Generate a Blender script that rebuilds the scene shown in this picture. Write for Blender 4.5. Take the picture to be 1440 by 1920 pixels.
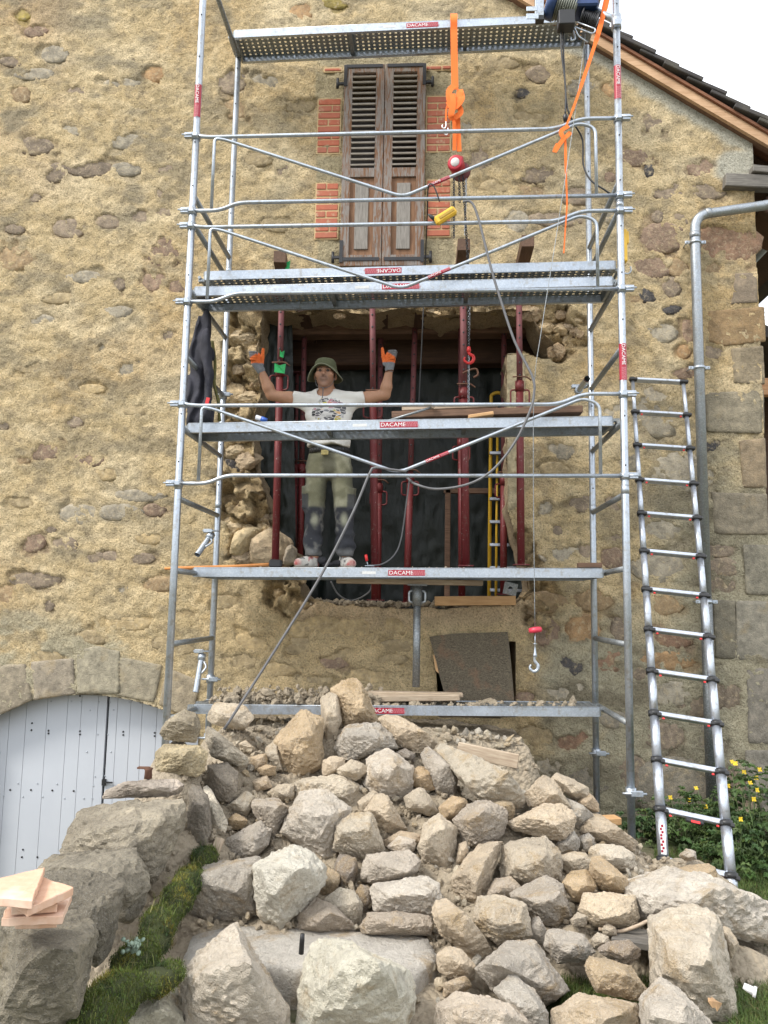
import bpy, bmesh, math, random
import numpy as np
from mathutils import Vector, Matrix

for o in list(bpy.data.objects): bpy.data.objects.remove(o, do_unlink=True)
scene = bpy.context.scene
C = scene.collection

# ------------------------------------------------------------------ camera
CAMZ = 1.6
F_PX = 1453.5                                   # focal length in photo pixels (1440 x 1920)
R_ = np.array([0.99822445, 0.05659099, 0.01858508])
U_ = np.array([-0.01163455, -0.1207597, 0.99261359])
N_ = np.array([-0.05841732, 0.99106738, 0.11988688])
cam_d = bpy.data.cameras.new('camera'); cam = bpy.data.objects.new('camera', cam_d); C.objects.link(cam)
cam_d.sensor_fit = 'VERTICAL'; cam_d.sensor_height = 36; cam_d.lens = 36 * F_PX / 1920
cam_d.clip_start = 0.05; cam_d.clip_end = 2000
cam.matrix_world = Matrix(((R_[0], U_[0], -N_[0], 0), (R_[1], U_[1], -N_[1], 0), (R_[2], U_[2], -N_[2], CAMZ), (0, 0, 0, 1)))
scene.camera = cam

# ------------------------------------------------------------------ light
SUN_EL, SUN_AZ = math.radians(46), math.radians(236)      # azimuth clockwise from +Y
world = bpy.data.worlds.new('World'); scene.world = world; world.use_nodes = True
wn = world.node_tree; wn.nodes.clear()
w_out = wn.nodes.new('ShaderNodeOutputWorld'); w_bg = wn.nodes.new('ShaderNodeBackground')
w_sky = wn.nodes.new('ShaderNodeTexSky'); w_sky.sky_type = 'NISHITA'; w_sky.sun_disc = False
w_sky.sun_elevation = SUN_EL; w_sky.sun_rotation = SUN_AZ
w_tc = wn.nodes.new('ShaderNodeTexCoord'); w_no = wn.nodes.new('ShaderNodeTexNoise')
w_no.inputs['Scale'].default_value = 2.6; w_no.inputs['Detail'].default_value = 5
w_mp = wn.nodes.new('ShaderNodeMapping'); w_mp.inputs['Scale'].default_value = (1, 1, 2.2)
w_mp.inputs['Location'].default_value = (1.3, 2.2, 0.5)
w_rp = wn.nodes.new('ShaderNodeValToRGB')
w_rp.color_ramp.elements[0].position = 0.38; w_rp.color_ramp.elements[0].color = (0.45, 0.45, 0.45, 1)
w_rp.color_ramp.elements[1].position = 0.56; w_rp.color_ramp.elements[1].color = (0.97, 0.97, 0.97, 1)
w_mx = wn.nodes.new('ShaderNodeMixRGB'); w_mx.inputs['Color2'].default_value = (10.0, 10.2, 10.5, 1)
wn.links.new(w_tc.outputs['Generated'], w_mp.inputs['Vector']); wn.links.new(w_mp.outputs['Vector'], w_no.inputs['Vector'])
wn.links.new(w_no.outputs['Fac'], w_rp.inputs['Fac']); wn.links.new(w_rp.outputs['Color'], w_mx.inputs['Fac'])
wn.links.new(w_sky.outputs['Color'], w_mx.inputs['Color1']); wn.links.new(w_mx.outputs['Color'], w_bg.inputs['Color'])
w_bg.inputs['Strength'].default_value = 0.09
wn.links.new(w_bg.outputs['Background'], w_out.inputs['Surface'])
sun_d = bpy.data.lights.new('sun', 'SUN'); sun = bpy.data.objects.new('sun', sun_d); C.objects.link(sun)
sun_d.energy = 1.5; sun_d.angle = math.radians(14); sun_d.color = (1.0, 0.955, 0.88)
sdir = Vector((math.sin(SUN_AZ) * math.cos(SUN_EL), math.cos(SUN_AZ) * math.cos(SUN_EL), math.sin(SUN_EL)))
sun.rotation_euler = sdir.to_track_quat('Z', 'Y').to_euler(); sun.location = sdir * 30
scene.view_settings.view_transform = 'Standard'; scene.view_settings.look = 'None'
scene.view_settings.exposure = 1.33; scene.view_settings.gamma = 1.0; scene.view_settings.use_curve_mapping = False
scene.render.engine = 'CYCLES'

# ------------------------------------------------------------------ helpers
rng = random.Random(7)
nrs = np.random.RandomState(11)
def W(px, py, Y):
    """point of the place at distance Y (metres along +y) that photo pixel (px,py) looks at"""
    d = N_ + R_ * (px - 720) / F_PX - U_ * (py - 960) / F_PX
    d = d * (Y / d[1])
    return Vector((d[0], d[1], d[2] + CAMZ))
def V(*a): return Vector(a)

def _hash(ix, iy, iz, seed):
    h = (ix.astype(np.uint32) * np.uint32(374761393) + iy.astype(np.uint32) * np.uint32(668265263)
         + iz.astype(np.uint32) * np.uint32(2147483647) + np.uint32(seed * 144665 + 1013))
    h = (h ^ (h >> np.uint32(13))) * np.uint32(1274126177)
    h = (h ^ (h >> np.uint32(16))) * np.uint32(2246822519)
    return ((h ^ (h >> np.uint32(15))) & np.uint32(0xFFFFFF)).astype(np.float32) / 16777215.0
def vnoise(P, seed=0):
    P = np.asarray(P, np.float64); i = np.floor(P).astype(np.int64); f = (P - i).astype(np.float32); f = f * f * (3 - 2 * f)
    x, y, z = i[:, 0], i[:, 1], i[:, 2]; r = 0
    for dx in (0, 1):
        wx = f[:, 0] if dx else 1 - f[:, 0]
        for dy in (0, 1):
            wy = f[:, 1] if dy else 1 - f[:, 1]
            for dz in (0, 1):
                wz = f[:, 2] if dz else 1 - f[:, 2]
                r = r + wx * wy * wz * _hash((x + dx) & 0xFFFFFFF, (y + dy) & 0xFFFFFFF, (z + dz) & 0xFFFFFFF, seed)
    return r * 2 - 1
def fbm(P, seed=0, octv=4, gain=0.5):
    P = np.asarray(P, np.float64) + 100.0; a = 1.0; r = 0; t = 0
    for k in range(octv):
        r = r + a * vnoise(P * (2 ** k), seed + k); t += a; a *= gain
    return r / t

def setp(o, label=None, cat=None, group=None, kind=None):
    if label: o['label'] = label
    if cat: o['category'] = cat
    if group: o['group'] = group
    if kind: o['kind'] = kind
    return o
def empty(name, loc=(0, 0, 0), label=None, cat=None, group=None):
    o = bpy.data.objects.new(name, None); C.objects.link(o); o.location = loc; o.empty_display_size = 0.1
    return setp(o, label, cat, group)
def link(name, me, material, parent=None, loc=None):
    o = bpy.data.objects.new(name, me); C.objects.link(o)
    if material is not None and len(me.materials) == 0: me.materials.append(material)
    if parent is not None:
        o.parent = parent
        if loc is None:                                   # geometry given in world coordinates
            p = parent; w = Vector((0, 0, 0))
            while p is not None: w += p.location; p = p.parent
            o.location = -w
        else: o.location = loc
    elif loc is not None: o.location = loc
    return o
def npmesh(name, verts, faces, smooth=True):
    me = bpy.data.meshes.new(name)
    verts = np.asarray(verts, np.float32); faces = np.asarray(faces, np.int32); n = faces.shape[1]
    me.vertices.add(len(verts)); me.vertices.foreach_set('co', verts.ravel())
    me.loops.add(faces.size); me.loops.foreach_set('vertex_index', faces.ravel())
    me.polygons.add(len(faces)); me.polygons.foreach_set('loop_start', np.arange(0, faces.size, n, dtype=np.int32))
    me.polygons.foreach_set('loop_total', np.full(len(faces), n, np.int32))
    me.polygons.foreach_set('use_smooth', np.full(len(faces), smooth, bool))
    me.update(calc_edges=True); me.validate()
    return me
def vcol(me, cols):
    at = me.color_attributes.new('Col', 'FLOAT_COLOR', 'POINT')
    c = np.ones((len(me.vertices), 4), np.float32); c[:, :3] = cols; at.data.foreach_set('color', c.ravel())

class MB:
    """collects boxes, tubes and prisms into one mesh"""
    def __init__(s): s.v = []; s.f = []; s.sm = []
    def add(s, vs, fs, smooth=False):
        b = len(s.v); s.v += [Vector(v) for v in vs]; s.f += [tuple(b + i for i in f) for f in fs]; s.sm += [smooth] * len(fs); return s
    def box(s, c, size, rot=None, bev=0.0):
        hx, hy, hz = (size[0] / 2, size[1] / 2, size[2] / 2); c = Vector(c)
        if bev <= 0:
            vs = [V(x, y, z) for x in (-hx, hx) for y in (-hy, hy) for z in (-hz, hz)]
            fs = [(0, 1, 3, 2), (4, 6, 7, 5), (0, 4, 5, 1), (2, 3, 7, 6), (0, 2, 6, 4), (1, 5, 7, 3)]
        else:
            bm = bmesh.new(); bmesh.ops.create_cube(bm, size=1)
            for v in bm.verts: v.co = V(v.co.x * size[0], v.co.y * size[1], v.co.z * size[2])
            bmesh.ops.bevel(bm, geom=list(bm.edges), offset=bev, segments=1, affect='EDGES')
            bm.verts.index_update(); vs = [v.co.copy() for v in bm.verts]; fs = [tuple(v.index for v in f.verts) for f in bm.faces]; bm.free()
        if rot is not None: vs = [rot @ v for v in vs]
        return s.add([c + v for v in vs], fs)
    def tube(s, pts, r, seg=10, cap=True, closed=False, smooth=True, flat=1.0, up=None):
        pts = [Vector(p) for p in pts]; n = len(pts)
        rs = r if isinstance(r, (list, tuple)) else [r] * n
        vs = []; prev = None
        for i, p in enumerate(pts):
            if closed: t = pts[(i + 1) % n] - pts[i - 1]
            else: t = pts[min(i + 1, n - 1)] - pts[max(i - 1, 0)]
            if t.length < 1e-9: t = V(0, 0, 1)
            t.normalize()
            if prev is None:
                a = up if up is not None else (V(0, 0, 1) if abs(t.z) < 0.9 else V(1, 0, 0))
                prev = (Vector(a) - t * t.dot(Vector(a))).normalized()
            else:
                q = prev - t * t.dot(prev)
                prev = q.normalized() if q.length > 1e-6 else prev
            b = t.cross(prev)
            for k in range(seg):
                an = 2 * math.pi * k / seg
                vs.append(p + prev * (math.cos(an) * rs[i] * flat) + b * (math.sin(an) * rs[i]))
        fs = []
        for i in range(n if closed else n - 1):
            j = (i + 1) % n
            for k in range(seg):
                k2 = (k + 1) % seg
                fs.append((i * seg + k, i * seg + k2, j * seg + k2, j * seg + k))
        s.add(vs, fs, smooth)
        if cap and not closed:
            b = len(s.v) - len(vs)
            s.f.append(tuple(b + k for k in reversed(range(seg)))); s.sm.append(False)
            s.f.append(tuple(b + (n - 1) * seg + k for k in range(seg))); s.sm.append(False)
        return s
    def prism(s, poly, off):
        """closed polygon (list of points) extruded by vector off"""
        poly = [Vector(p) for p in poly]; off = Vector(off); n = len(poly)
        vs = poly + [p + off for p in poly]
        fs = [tuple(range(n)), tuple(reversed(range(n, 2 * n)))] + [(i, i + n, (i + 1) % n + n, (i + 1) % n) for i in range(n)]
        return s.add(vs, fs)
    def lathe(s, c, axis, prof, seg=20):
        """prof: list of (distance along axis, radius)"""
        c = Vector(c); axis = Vector(axis).normalized()
        return s.tube([c + axis * a for a, _ in prof], [max(r, 1e-4) for _, r in prof], seg=seg)
    def mesh(s, name, fix=True):
        me = bpy.data.meshes.new(name); me.from_pydata([tuple(v) for v in s.v], [], s.f); me.update()
        me.polygons.foreach_set('use_smooth', s.sm)
        if fix:
            bm = bmesh.new(); bm.from_mesh(me); bmesh.ops.recalc_face_normals(bm, faces=bm.faces); bm.to_mesh(me); bm.free()
        return me
    def build(s, name, material, parent=None, loc=None): return link(name, s.mesh(name), material, parent, loc)

def curve(pts, n=12):
    """Catmull-Rom through points"""
    pts = [Vector(p) for p in pts]; P = [pts[0] * 2 - pts[1]] + pts + [pts[-1] * 2 - pts[-2]]; out = []
    for i in range(1, len(P) - 2):
        for k in range(n):
            t = k / n; a, b, c, d = P[i - 1], P[i], P[i + 1], P[i + 2]
            out.append(0.5 * ((2 * b) + (c - a) * t + (2 * a - 5 * b + 4 * c - d) * t * t + (3 * b - a - 3 * c + d) * t ** 3))
    out.append(pts[-1]); return out
def fillet(pts, r, n=5):
    """polyline with rounded corners"""
    pts = [Vector(p) for p in pts]; out = [pts[0]]
    for i in range(1, len(pts) - 1):
        a, b, c = pts[i - 1], pts[i], pts[i + 1]
        d1 = (a - b); d2 = (c - b); rr = min(r, d1.length * 0.45, d2.length * 0.45)
        p, q = b + d1.normalized() * rr, b + d2.normalized() * rr
        for k in range(n + 1):
            t = k / n; out.append(p * (1 - t) ** 2 + b * 2 * t * (1 - t) + q * t * t)
    out.append(pts[-1]); return out
def copy_tree(o, parent=None):
    c = o.copy(); C.objects.link(c); c.parent = parent
    for ch in list(o.children): copy_tree(ch, c)
    return c

# ------------------------------------------------------------------ materials
class NT:
    def __init__(s, name):
        s.m = bpy.data.materials.new(name); s.m.use_nodes = True; s.t = s.m.node_tree; s.t.nodes.clear()
        s.o = s.n('OutputMaterial'); s.b = s.n('BsdfPrincipled'); s.l(s.b.outputs[0], s.o.inputs['Surface'])
    def n(s, t, **k):
        x = s.t.nodes.new('ShaderNode' + t)
        for a, v in k.items(): setattr(x, a, v)
        return x
    def l(s, a, b): s.t.links.new(a, b)
    def co(s, kind='Object'):
        return s.n('TexCoord').outputs[kind]
    def noise(s, vec, scale, detail=4, rough=0.55, dist=0.0):
        x = s.n('TexNoise'); x.inputs['Scale'].default_value = scale; x.inputs['Detail'].default_value = detail
        x.inputs['Roughness'].default_value = rough; x.inputs['Distortion'].default_value = dist
        s.l(vec, x.inputs['Vector']); return x.outputs['Fac']
    def ramp(s, fac, stops):
        x = s.n('ValToRGB'); e = x.color_ramp.elements
        while len(e) < len(stops): e.new(0.5)
        for k, (p, c) in enumerate(stops):
            e[k].position = p; e[k].color = (*(c if isinstance(c, (tuple, list)) else (c, c, c)), 1)
        s.l(fac, x.inputs['Fac']); return x.outputs['Color']
    def mix(s, fac, a, b, mode='MIX'):
        x = s.n('MixRGB', blend_type=mode)
        for i, q in ((0, fac), (1, a), (2, b)):
            if isinstance(q, (int, float)): x.inputs[i].default_value = q if i == 0 else (q, q, q, 1)
            elif isinstance(q, (tuple, list)): x.inputs[i].default_value = (*q, 1)
            else: s.l(q, x.inputs[i])
        return x.outputs[0]
    def math(s, op, a, b=0.5):
        x = s.n('Math', operation=op)
        for i, q in ((0, a), (1, b)):
            if isinstance(q, (int, float)): x.inputs[i].default_value = q
            else: s.l(q, x.inputs[i])
        return x.outputs[0]
    def mapping(s, vec, scale=(1, 1, 1), rot=(0, 0, 0), loc=(0, 0, 0)):
        x = s.n('Mapping'); x.inputs['Scale'].default_value = scale; x.inputs['Rotation'].default_value = rot; x.inputs['Location'].default_value = loc
        s.l(vec, x.inputs['Vector']); return x.outputs[0]
    def bump(s, h, strength=0.3, dist=0.01, nrm=None):
        x = s.n('Bump'); x.inputs['Strength'].default_value = strength; x.inputs['Distance'].default_value = dist
        s.l(h, x.inputs['Height'])
        if nrm is not None: s.l(nrm, x.inputs['Normal'])
        return x.outputs[0]
    def fin(s, col=None, rough=None, metal=None, nrm=None):
        for k, q in (('Base Color', col), ('Roughness', rough), ('Metallic', metal), ('Normal', nrm)):
            if q is None: continue
            if isinstance(q, (int, float)): s.b.inputs[k].default_value = q
            elif isinstance(q, (tuple, list)): s.b.inputs[k].default_value = (*q, 1)
            else: s.l(q, s.b.inputs[k])
        return s.m

def m_plain(name, col, rough=0.6, metal=0.0, var=0.25, scale=30, bump=0.15, bdist=0.002):
    t = NT(name); v = t.co(); n = t.noise(v, scale, 5)
    c = t.mix(n, tuple(x * (1 - var) for x in col), tuple(min(1, x * (1 + var)) for x in col))
    return t.fin(c, rough, metal, t.bump(n, bump, bdist))
def m_galv(name, col=(0.56, 0.58, 0.6), rough=0.42):
    t = NT(name); v = t.co('Object')
    n1 = t.noise(t.mapping(v, (1, 1, 1)), 90, 3); n2 = t.noise(v, 5, 5, 0.6); n3 = t.noise(v, 28, 4)
    c = t.mix(n2, tuple(x * 0.72 for x in col), tuple(x * 1.18 for x in col))
    c = t.mix(t.ramp(n1, [(0.45, 0.0), (0.7, 0.3)]), c, (0.72, 0.76, 0.8))
    c = t.mix(t.ramp(n3, [(0.54, 0.0), (0.68, 0.6)]), c, (0.30, 0.285, 0.25))
    c = t.mix(t.ramp(t.noise(v, 33, 5, 0.7), [(0.64, 0.0), (0.70, 0.75)]), c, (0.46, 0.42, 0.36))
    r = t.ramp(n2, [(0.3, rough - 0.08), (0.7, rough + 0.16)])
    return t.fin(c, r, 0.82, t.bump(n1, 0.06, 0.002))
def m_wood(name, c1, c2, scale=8.0, axis=(1, 12, 12), rough=0.75, bump=0.35):
    t = NT(name); v = t.mapping(t.co(), axis); n = t.noise(v, scale, 6, 0.6, 0.6); n2 = t.noise(t.co(), 3, 4)
    c = t.mix(t.ramp(n, [(0.3, 0.0), (0.7, 1.0)]), c1, c2); c = t.mix(t.ramp(n2, [(0.4, 0.0), (0.75, 0.5)]), c, tuple(x * 0.6 for x in c1))
    return t.fin(c, rough, 0, t.bump(n, bump, 0.003))
def m_attr(name, rough=0.9, bump=0.25, bscale=60, bdist=0.004, var=0.2, metal=0.0):
    """colour from the mesh's own colour attribute, with fine grain"""
    t = NT(name); a = t.n('Attribute', attribute_name='Col'); n = t.noise(t.co(), bscale, 5, 0.6)
    c = t.mix(1.0, a.outputs['Color'], t.ramp(n, [(0.25, 1 - var), (0.75, 1 + var)]), 'MULTIPLY')
    return t.fin(c, rough, metal, t.bump(n, bump, bdist))

M = {}
M['galv'] = m_galv('galvanised_steel', (0.43, 0.475, 0.53), 0.38)
M['galv_dark'] = m_galv('weathered_galvanised', (0.25, 0.27, 0.28), 0.5)
M['alu'] = m_galv('brushed_aluminium', (0.52, 0.56, 0.63), 0.36)
M['zinc'] = m_galv('zinc_pipe', (0.34, 0.37, 0.4), 0.42)
M['steel_black'] = m_plain('black_metal', (0.03, 0.03, 0.032), 0.45, 0.4)
M['rust'] = m_plain('rusty_iron', (0.14, 0.07, 0.045), 0.85, 0.2, 0.5)
M['plastic_black'] = m_plain('black_plastic', (0.02, 0.02, 0.021), 0.45)
M['rubber_grey'] = m_plain('grey_cable', (0.12, 0.12, 0.125), 0.5)
M['sticker'] = m_plain('sticker_red', (0.36, 0.015, 0.035), 0.35, 0, 0.12, 60, 0.02)
M['sticker_pale'] = m_plain('sticker_pale', (0.62, 0.63, 0.62), 0.4, 0, 0.2, 90, 0.02)
M['letter'] = m_plain('lettering_white', (0.8, 0.78, 0.78), 0.4, 0, 0.05, 60, 0.0)
M['letter_dark'] = m_plain('lettering_dark', (0.03, 0.03, 0.03), 0.5, 0, 0.05, 60, 0.0)
M['orange'] = m_plain('orange_webbing', (0.88, 0.17, 0.02), 0.75, 0, 0.18, 140, 0.3)
M['red_paint'] = m_plain('red_paint', (0.42, 0.02, 0.035), 0.35, 0.1, 0.25, 30)
M['red_bright'] = m_plain('bright_red_paint', (0.65, 0.03, 0.03), 0.4, 0, 0.2, 30)
M['yellow'] = m_plain('yellow_plastic', (0.72, 0.44, 0.04), 0.45, 0, 0.15, 40)
M['white_metal'] = m_plain('bare_hook_steel', (0.75, 0.75, 0.76), 0.35, 0.7, 0.1)
M['wood_old'] = m_wood('old_brown_timber', (0.085, 0.045, 0.026), (0.20, 0.115, 0.07))
M['wood_dark'] = m_wood('dark_beam', (0.05, 0.026, 0.016), (0.115, 0.06, 0.035), 5)
M['wood_fresh'] = m_wood('fresh_timber', (0.40, 0.20, 0.095), (0.62, 0.37, 0.2), 6)
M['wood_plank'] = m_wood('dusty_plank', (0.30, 0.22, 0.15), (0.52, 0.43, 0.32), 8)
M['wood_grey'] = m_wood('weathered_grey_timber', (0.09, 0.082, 0.072), (0.24, 0.22, 0.19), 9)
M['wood_orange'] = m_wood('new_pine', (0.50, 0.28, 0.12), (0.68, 0.43, 0.22), 7)
M['handle'] = m_wood('hammer_handle', (0.5, 0.19, 0.05), (0.66, 0.3, 0.1), 7)

def m_prop():
    t = NT('prop_red_oxide'); v = t.co(); n = t.noise(v, 14, 6, 0.65); n2 = t.noise(t.mapping(v, (1, 1, 0.2)), 60, 3)
    c = t.mix(n2, (0.10, 0.011, 0.012), (0.185, 0.024, 0.025))
    c = t.mix(t.ramp(n, [(0.56, 0.0), (0.68, 0.75)]), c, (0.17, 0.095, 0.08))
    c = t.mix(t.ramp(t.noise(v, 45, 3), [(0.66, 0.0), (0.74, 0.8)]), c, (0.42, 0.37, 0.33))
    return t.fin(c, 0.55, 0.1, t.bump(n, 0.2, 0.002))
M['prop'] = m_prop()
def m_prop_in():
    t = NT('prop_inner_rusty'); v = t.co(); n = t.noise(v, 20, 6, 0.65)
    c = t.mix(n, (0.09, 0.022, 0.026), (0.21, 0.07, 0.07)); return t.fin(c, 0.65, 0.15, t.bump(n, 0.2, 0.002))
M['prop_in'] = m_prop_in()

def m_rock():
    t = NT('granite_rubble'); oi = t.n('ObjectInfo'); g = t.n('NewGeometry')
    co = t.n('VectorMath', operation='ADD'); t.l(g.outputs['Position'], co.inputs[0])
    rv = t.n('CombineXYZ'); sc = t.math('MULTIPLY', oi.outputs['Random'], 37.0)
    for i in range(3): t.l(sc, rv.inputs[i])
    t.l(rv.outputs[0], co.inputs[1]); v = co.outputs[0]
    base = oi.outputs['Color']
    n1 = t.noise(v, 7, 6, 0.68, 0.6); n2 = t.noise(v, 60, 5, 0.72); n3 = t.noise(v, 170, 3, 0.7); n4 = t.noise(v, 4.2, 6, 0.68, 0.9); n5 = t.noise(v, 22, 5, 0.7, 0.4)
    c = t.mix(1.0, base, t.ramp(n1, [(0.3, (0.78, 0.77, 0.76)), (0.5, (1.0, 0.99, 0.97)), (0.7, (1.18, 1.18, 1.17))]), 'MULTIPLY')
    c = t.mix(t.ramp(n4, [(0.54, 0.0), (0.66, 0.62)]), c, (0.44, 0.30, 0.14))
    c = t.mix(t.ramp(n5, [(0.28, 0.35), (0.42, 0.0)]), c, (0.26, 0.225, 0.18))
    c = t.mix(t.ramp(n2, [(0.32, 0.35), (0.45, 0.0)]), c, (0.2, 0.175, 0.145))
    c = t.mix(t.ramp(n3, [(0.55, 0.0), (0.68, 0.5)]), c, (0.82, 0.79, 0.72))
    c = t.mix(t.ramp(n3, [(0.3, 0.4), (0.41, 0.0)]), c, (0.16, 0.145, 0.125))
    h = t.math('ADD', t.math('MULTIPLY', n2, 0.8), t.math('MULTIPLY', n3, 0.35)); h = t.math('ADD', h, t.math('MULTIPLY', n5, 1.2))
    return t.fin(c, 0.95, 0, t.bump(h, 1.0, 0.03))
M['rock'] = m_rock()
def m_rock_dark():
    t = NT('lichened_granite'); oi = t.n('ObjectInfo'); g = t.n('NewGeometry'); v = g.outputs['Position']
    n1 = t.noise(v, 6, 6, 0.65, 0.5); n2 = t.noise(v, 70, 5, 0.7); n3 = t.noise(v, 210, 3); n4 = t.noise(v, 4, 5, 0.6)
    c = t.mix(1.0, oi.outputs['Color'], t.ramp(n1, [(0.3, (0.5, 0.49, 0.47)), (0.55, (1, 1, 1)), (0.75, (1.7, 1.67, 1.6))]), 'MULTIPLY')
    c = t.mix(t.ramp(n4, [(0.58, 0.0), (0.72, 0.55)]), c, (0.20, 0.145, 0.06))
    c = t.mix(t.ramp(n3, [(0.56, 0.0), (0.7, 0.5)]), c, (0.48, 0.46, 0.42)); c = t.mix(t.ramp(n2, [(0.3, 0.55), (0.5, 0.0)]), c, (0.045, 0.042, 0.037))
    h = t.math('ADD', t.math('MULTIPLY', n2, 0.8), t.math('MULTIPLY', n3, 0.3))
    return t.fin(c, 0.95, 0, t.bump(h, 1.0, 0.03))
M['rock_dark'] = m_rock_dark()

# ------------------------------------------------------------------ rock builder
_ico = {}
def ico(sub):
    if sub not in _ico:
        bm = bmesh.new(); bmesh.ops.create_icosphere(bm, subdivisions=sub, radius=1.0); bm.verts.ensure_lookup_table()
        v = np.array([x.co[:] for x in bm.verts]); f = np.array([[q.index for q in x.verts] for x in bm.faces]); bm.free(); _ico[sub] = (v, f)
    return _ico[sub]
def hull_planes(P):
    bm = bmesh.new()
    for p in P: bm.verts.new(tuple(p))
    r = bmesh.ops.convex_hull(bm, input=bm.verts); bm.normal_update()
    c = np.mean(P, axis=0); out = []
    for f in bm.faces:
        n = np.array(f.normal[:]); o = float(np.dot(np.array(f.verts[0].co[:]) - c, n))
        if o < 0: n, o = -n, -o
        if o > 1e-4 and np.linalg.norm(n) > 0.5: out.append((n, o))
    bm.free(); return c, np.array([a for a, _ in out]), np.array([b for _, b in out])
def hull_rock(P, sub=4, p=18, rough=0.05, seed=0, fine=0.35, chips=9):
    """stone with soft-edged facets: convex hull of P sampled on a sphere, then roughened"""
    P = np.asarray(P, float); c, n, o = hull_planes(P); ext = (P.max(0) - P.min(0)) / 2
    u, f = ico(sub); d = u * ext
    q = np.maximum(d @ n.T / o, 1e-6); r = (q ** p).sum(1) ** (-1 / p)
    v = d * r[:, None]; s = float(np.mean(ext))
    if rough > .045:                                       # knock random chips off the corners: broken, flat faces
        rc = np.random.RandomState(seed)
        for _ in range(chips):
            m = rc.normal(size=3); m /= np.linalg.norm(m); t = v @ m; lim = t.max() * rc.uniform(.82, .97)
            v = v - np.maximum(t - lim, 0)[:, None] * m
    nn = v / (np.linalg.norm(v, axis=1, keepdims=True) + 1e-9)
    w = (v + c) / s
    k = fbm(w * 1.1, seed, 4, 0.55) * 1.3 + fine * (np.abs(fbm(w * 2.6 + 7, seed + 9, 4, 0.6)) * -1.6 + 0.4) + fine * .55 * fbm(w * 8 + 3, seed + 17, 3, 0.65)
    if rough > .045:                                       # stepped ledges along one bedding direction, and grain
        rc = np.random.RandomState(seed + 5); b = rc.normal(size=3); b /= np.linalg.norm(b)
        led = (w @ b) * 3.2 + 1.2 * fbm(w * 1.5, seed + 3, 3); led = led - np.floor(led); k = k * .8 + .55 * (sstep0(.0, .16, led) - led) + .5 * vnoise(w * 17 + 50, seed + 21)
    v = v + nn * (k * rough * s)[:, None]
    return c, v, f
def sstep0(a, b, x): t = np.clip((x - a) / (b - a), 0, 1); return t * t * (3 - 2 * t)
def simplify(poly):
    """drop the least important outline points so the stone keeps straight broken edges"""
    P = [np.array(p_, float) for p_ in poly]; size = max(np.ptp(np.array(P), axis=0))
    while len(P) > 6:
        imp = []
        for i in range(len(P)):
            a, b, c = P[i - 1], P[i], P[(i + 1) % len(P)]; d = c - a; imp.append(abs(d[0] * (b - a)[1] - d[1] * (b - a)[0]) / (np.linalg.norm(d) + 1e-6))
        k = int(np.argmin(imp))
        if imp[k] > size * .085: break
        P.pop(k)
    return P
def px_rock_pts(poly, Y, front, back, tilt, rnd, sf=0.62, sb=0.8, brow=0.12, nfront=None):
    """points of a stone whose silhouette, seen from the photograph's spot, is poly; it stands at distance Y with its own depth"""
    if nfront == 'ridge' and len(poly) > 6: poly = simplify(poly)
    poly = np.array(poly, float); c = poly.mean(0); h = (poly[:, 1].max() - poly[:, 1].min())
    mpp = Y / F_PX; P = []
    for x, y in poly:
        up = (c[1] - y) * mpp
        P.append(W(x, y, Y + (tilt * up if up > 0 else 0.25 * tilt * up) + rnd.uniform(-.08, .08) * front)[:])
    off = np.array([rnd.uniform(-.12, .12) * (poly[:, 0].max() - poly[:, 0].min()), -brow * h])
    if nfront == 'ridge':                                  # a few large facets meeting in a broken ridge
        wpx = poly[:, 0].max() - poly[:, 0].min(); a = rnd.uniform(-.5, .5); k = rnd.choice([2, 3, 3, 4])
        pts = [(-.30, -brow), (.28, -brow + a * .3), (rnd.uniform(-.2, .2), .22), (rnd.uniform(-.1, .3), .02)][:k]
        for u, v_ in pts: P.append(W(c[0] + u * wpx * rnd.uniform(.6, 1.15) * .8, c[1] + v_ * h * .8 + a * u * h * .5, Y - front * rnd.uniform(.7, 1.15))[:])
    else:
        for x, y in poly:
            if nfront and rnd.random() > nfront: continue
            q = c + off + (np.array([x, y]) - c) * sf
            P.append(W(q[0], q[1], Y - front * rnd.uniform(.75, 1.1))[:])
    for x, y in poly:
        q = c + (np.array([x, y]) - c) * sb
        P.append(W(q[0], q[1], Y + back * rnd.uniform(.8, 1.1))[:])
    return P
_seed = [100]
def px_rock(name, poly, Y, material, parent=None, front=0.1, back=0.15, tilt=0.6, sub=4, p=18, rough=0.05, sf=0.62, brow=0.12, col=(.5, .44, .36), nfront=0.7, fine=0.35, chips=9):
    _seed[0] += 1; rnd = random.Random(_seed[0])
    c, v, f = hull_rock(px_rock_pts(poly, Y, front, back, tilt, rnd, sf, 0.8, brow, nfront), sub, p, rough, _seed[0], fine, chips)
    me = npmesh(name, v, f, rough < .045)
    o = bpy.data.objects.new(name, me); C.objects.link(o); me.materials.append(material)
    o.color = (*col, 1)
    if parent is not None:
        w = Vector((0, 0, 0)); q = parent
        while q is not None: w += q.location; q = q.parent
        o.parent = parent; o.location = Vector(c) - w
    else: o.location = Vector(c)
    return o
def ell(px, py, rx, ry, rnd, n=9, wob=0.22):
    a0 = rnd.uniform(0, 6.28)
    return [(px + rx * math.cos(a0 + 6.283 * k / n) * rnd.uniform(1 - wob, 1 + wob * .6), py + ry * math.sin(a0 + 6.283 * k / n) * rnd.uniform(1 - wob, 1 + wob * .6)) for k in range(n)]

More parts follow.
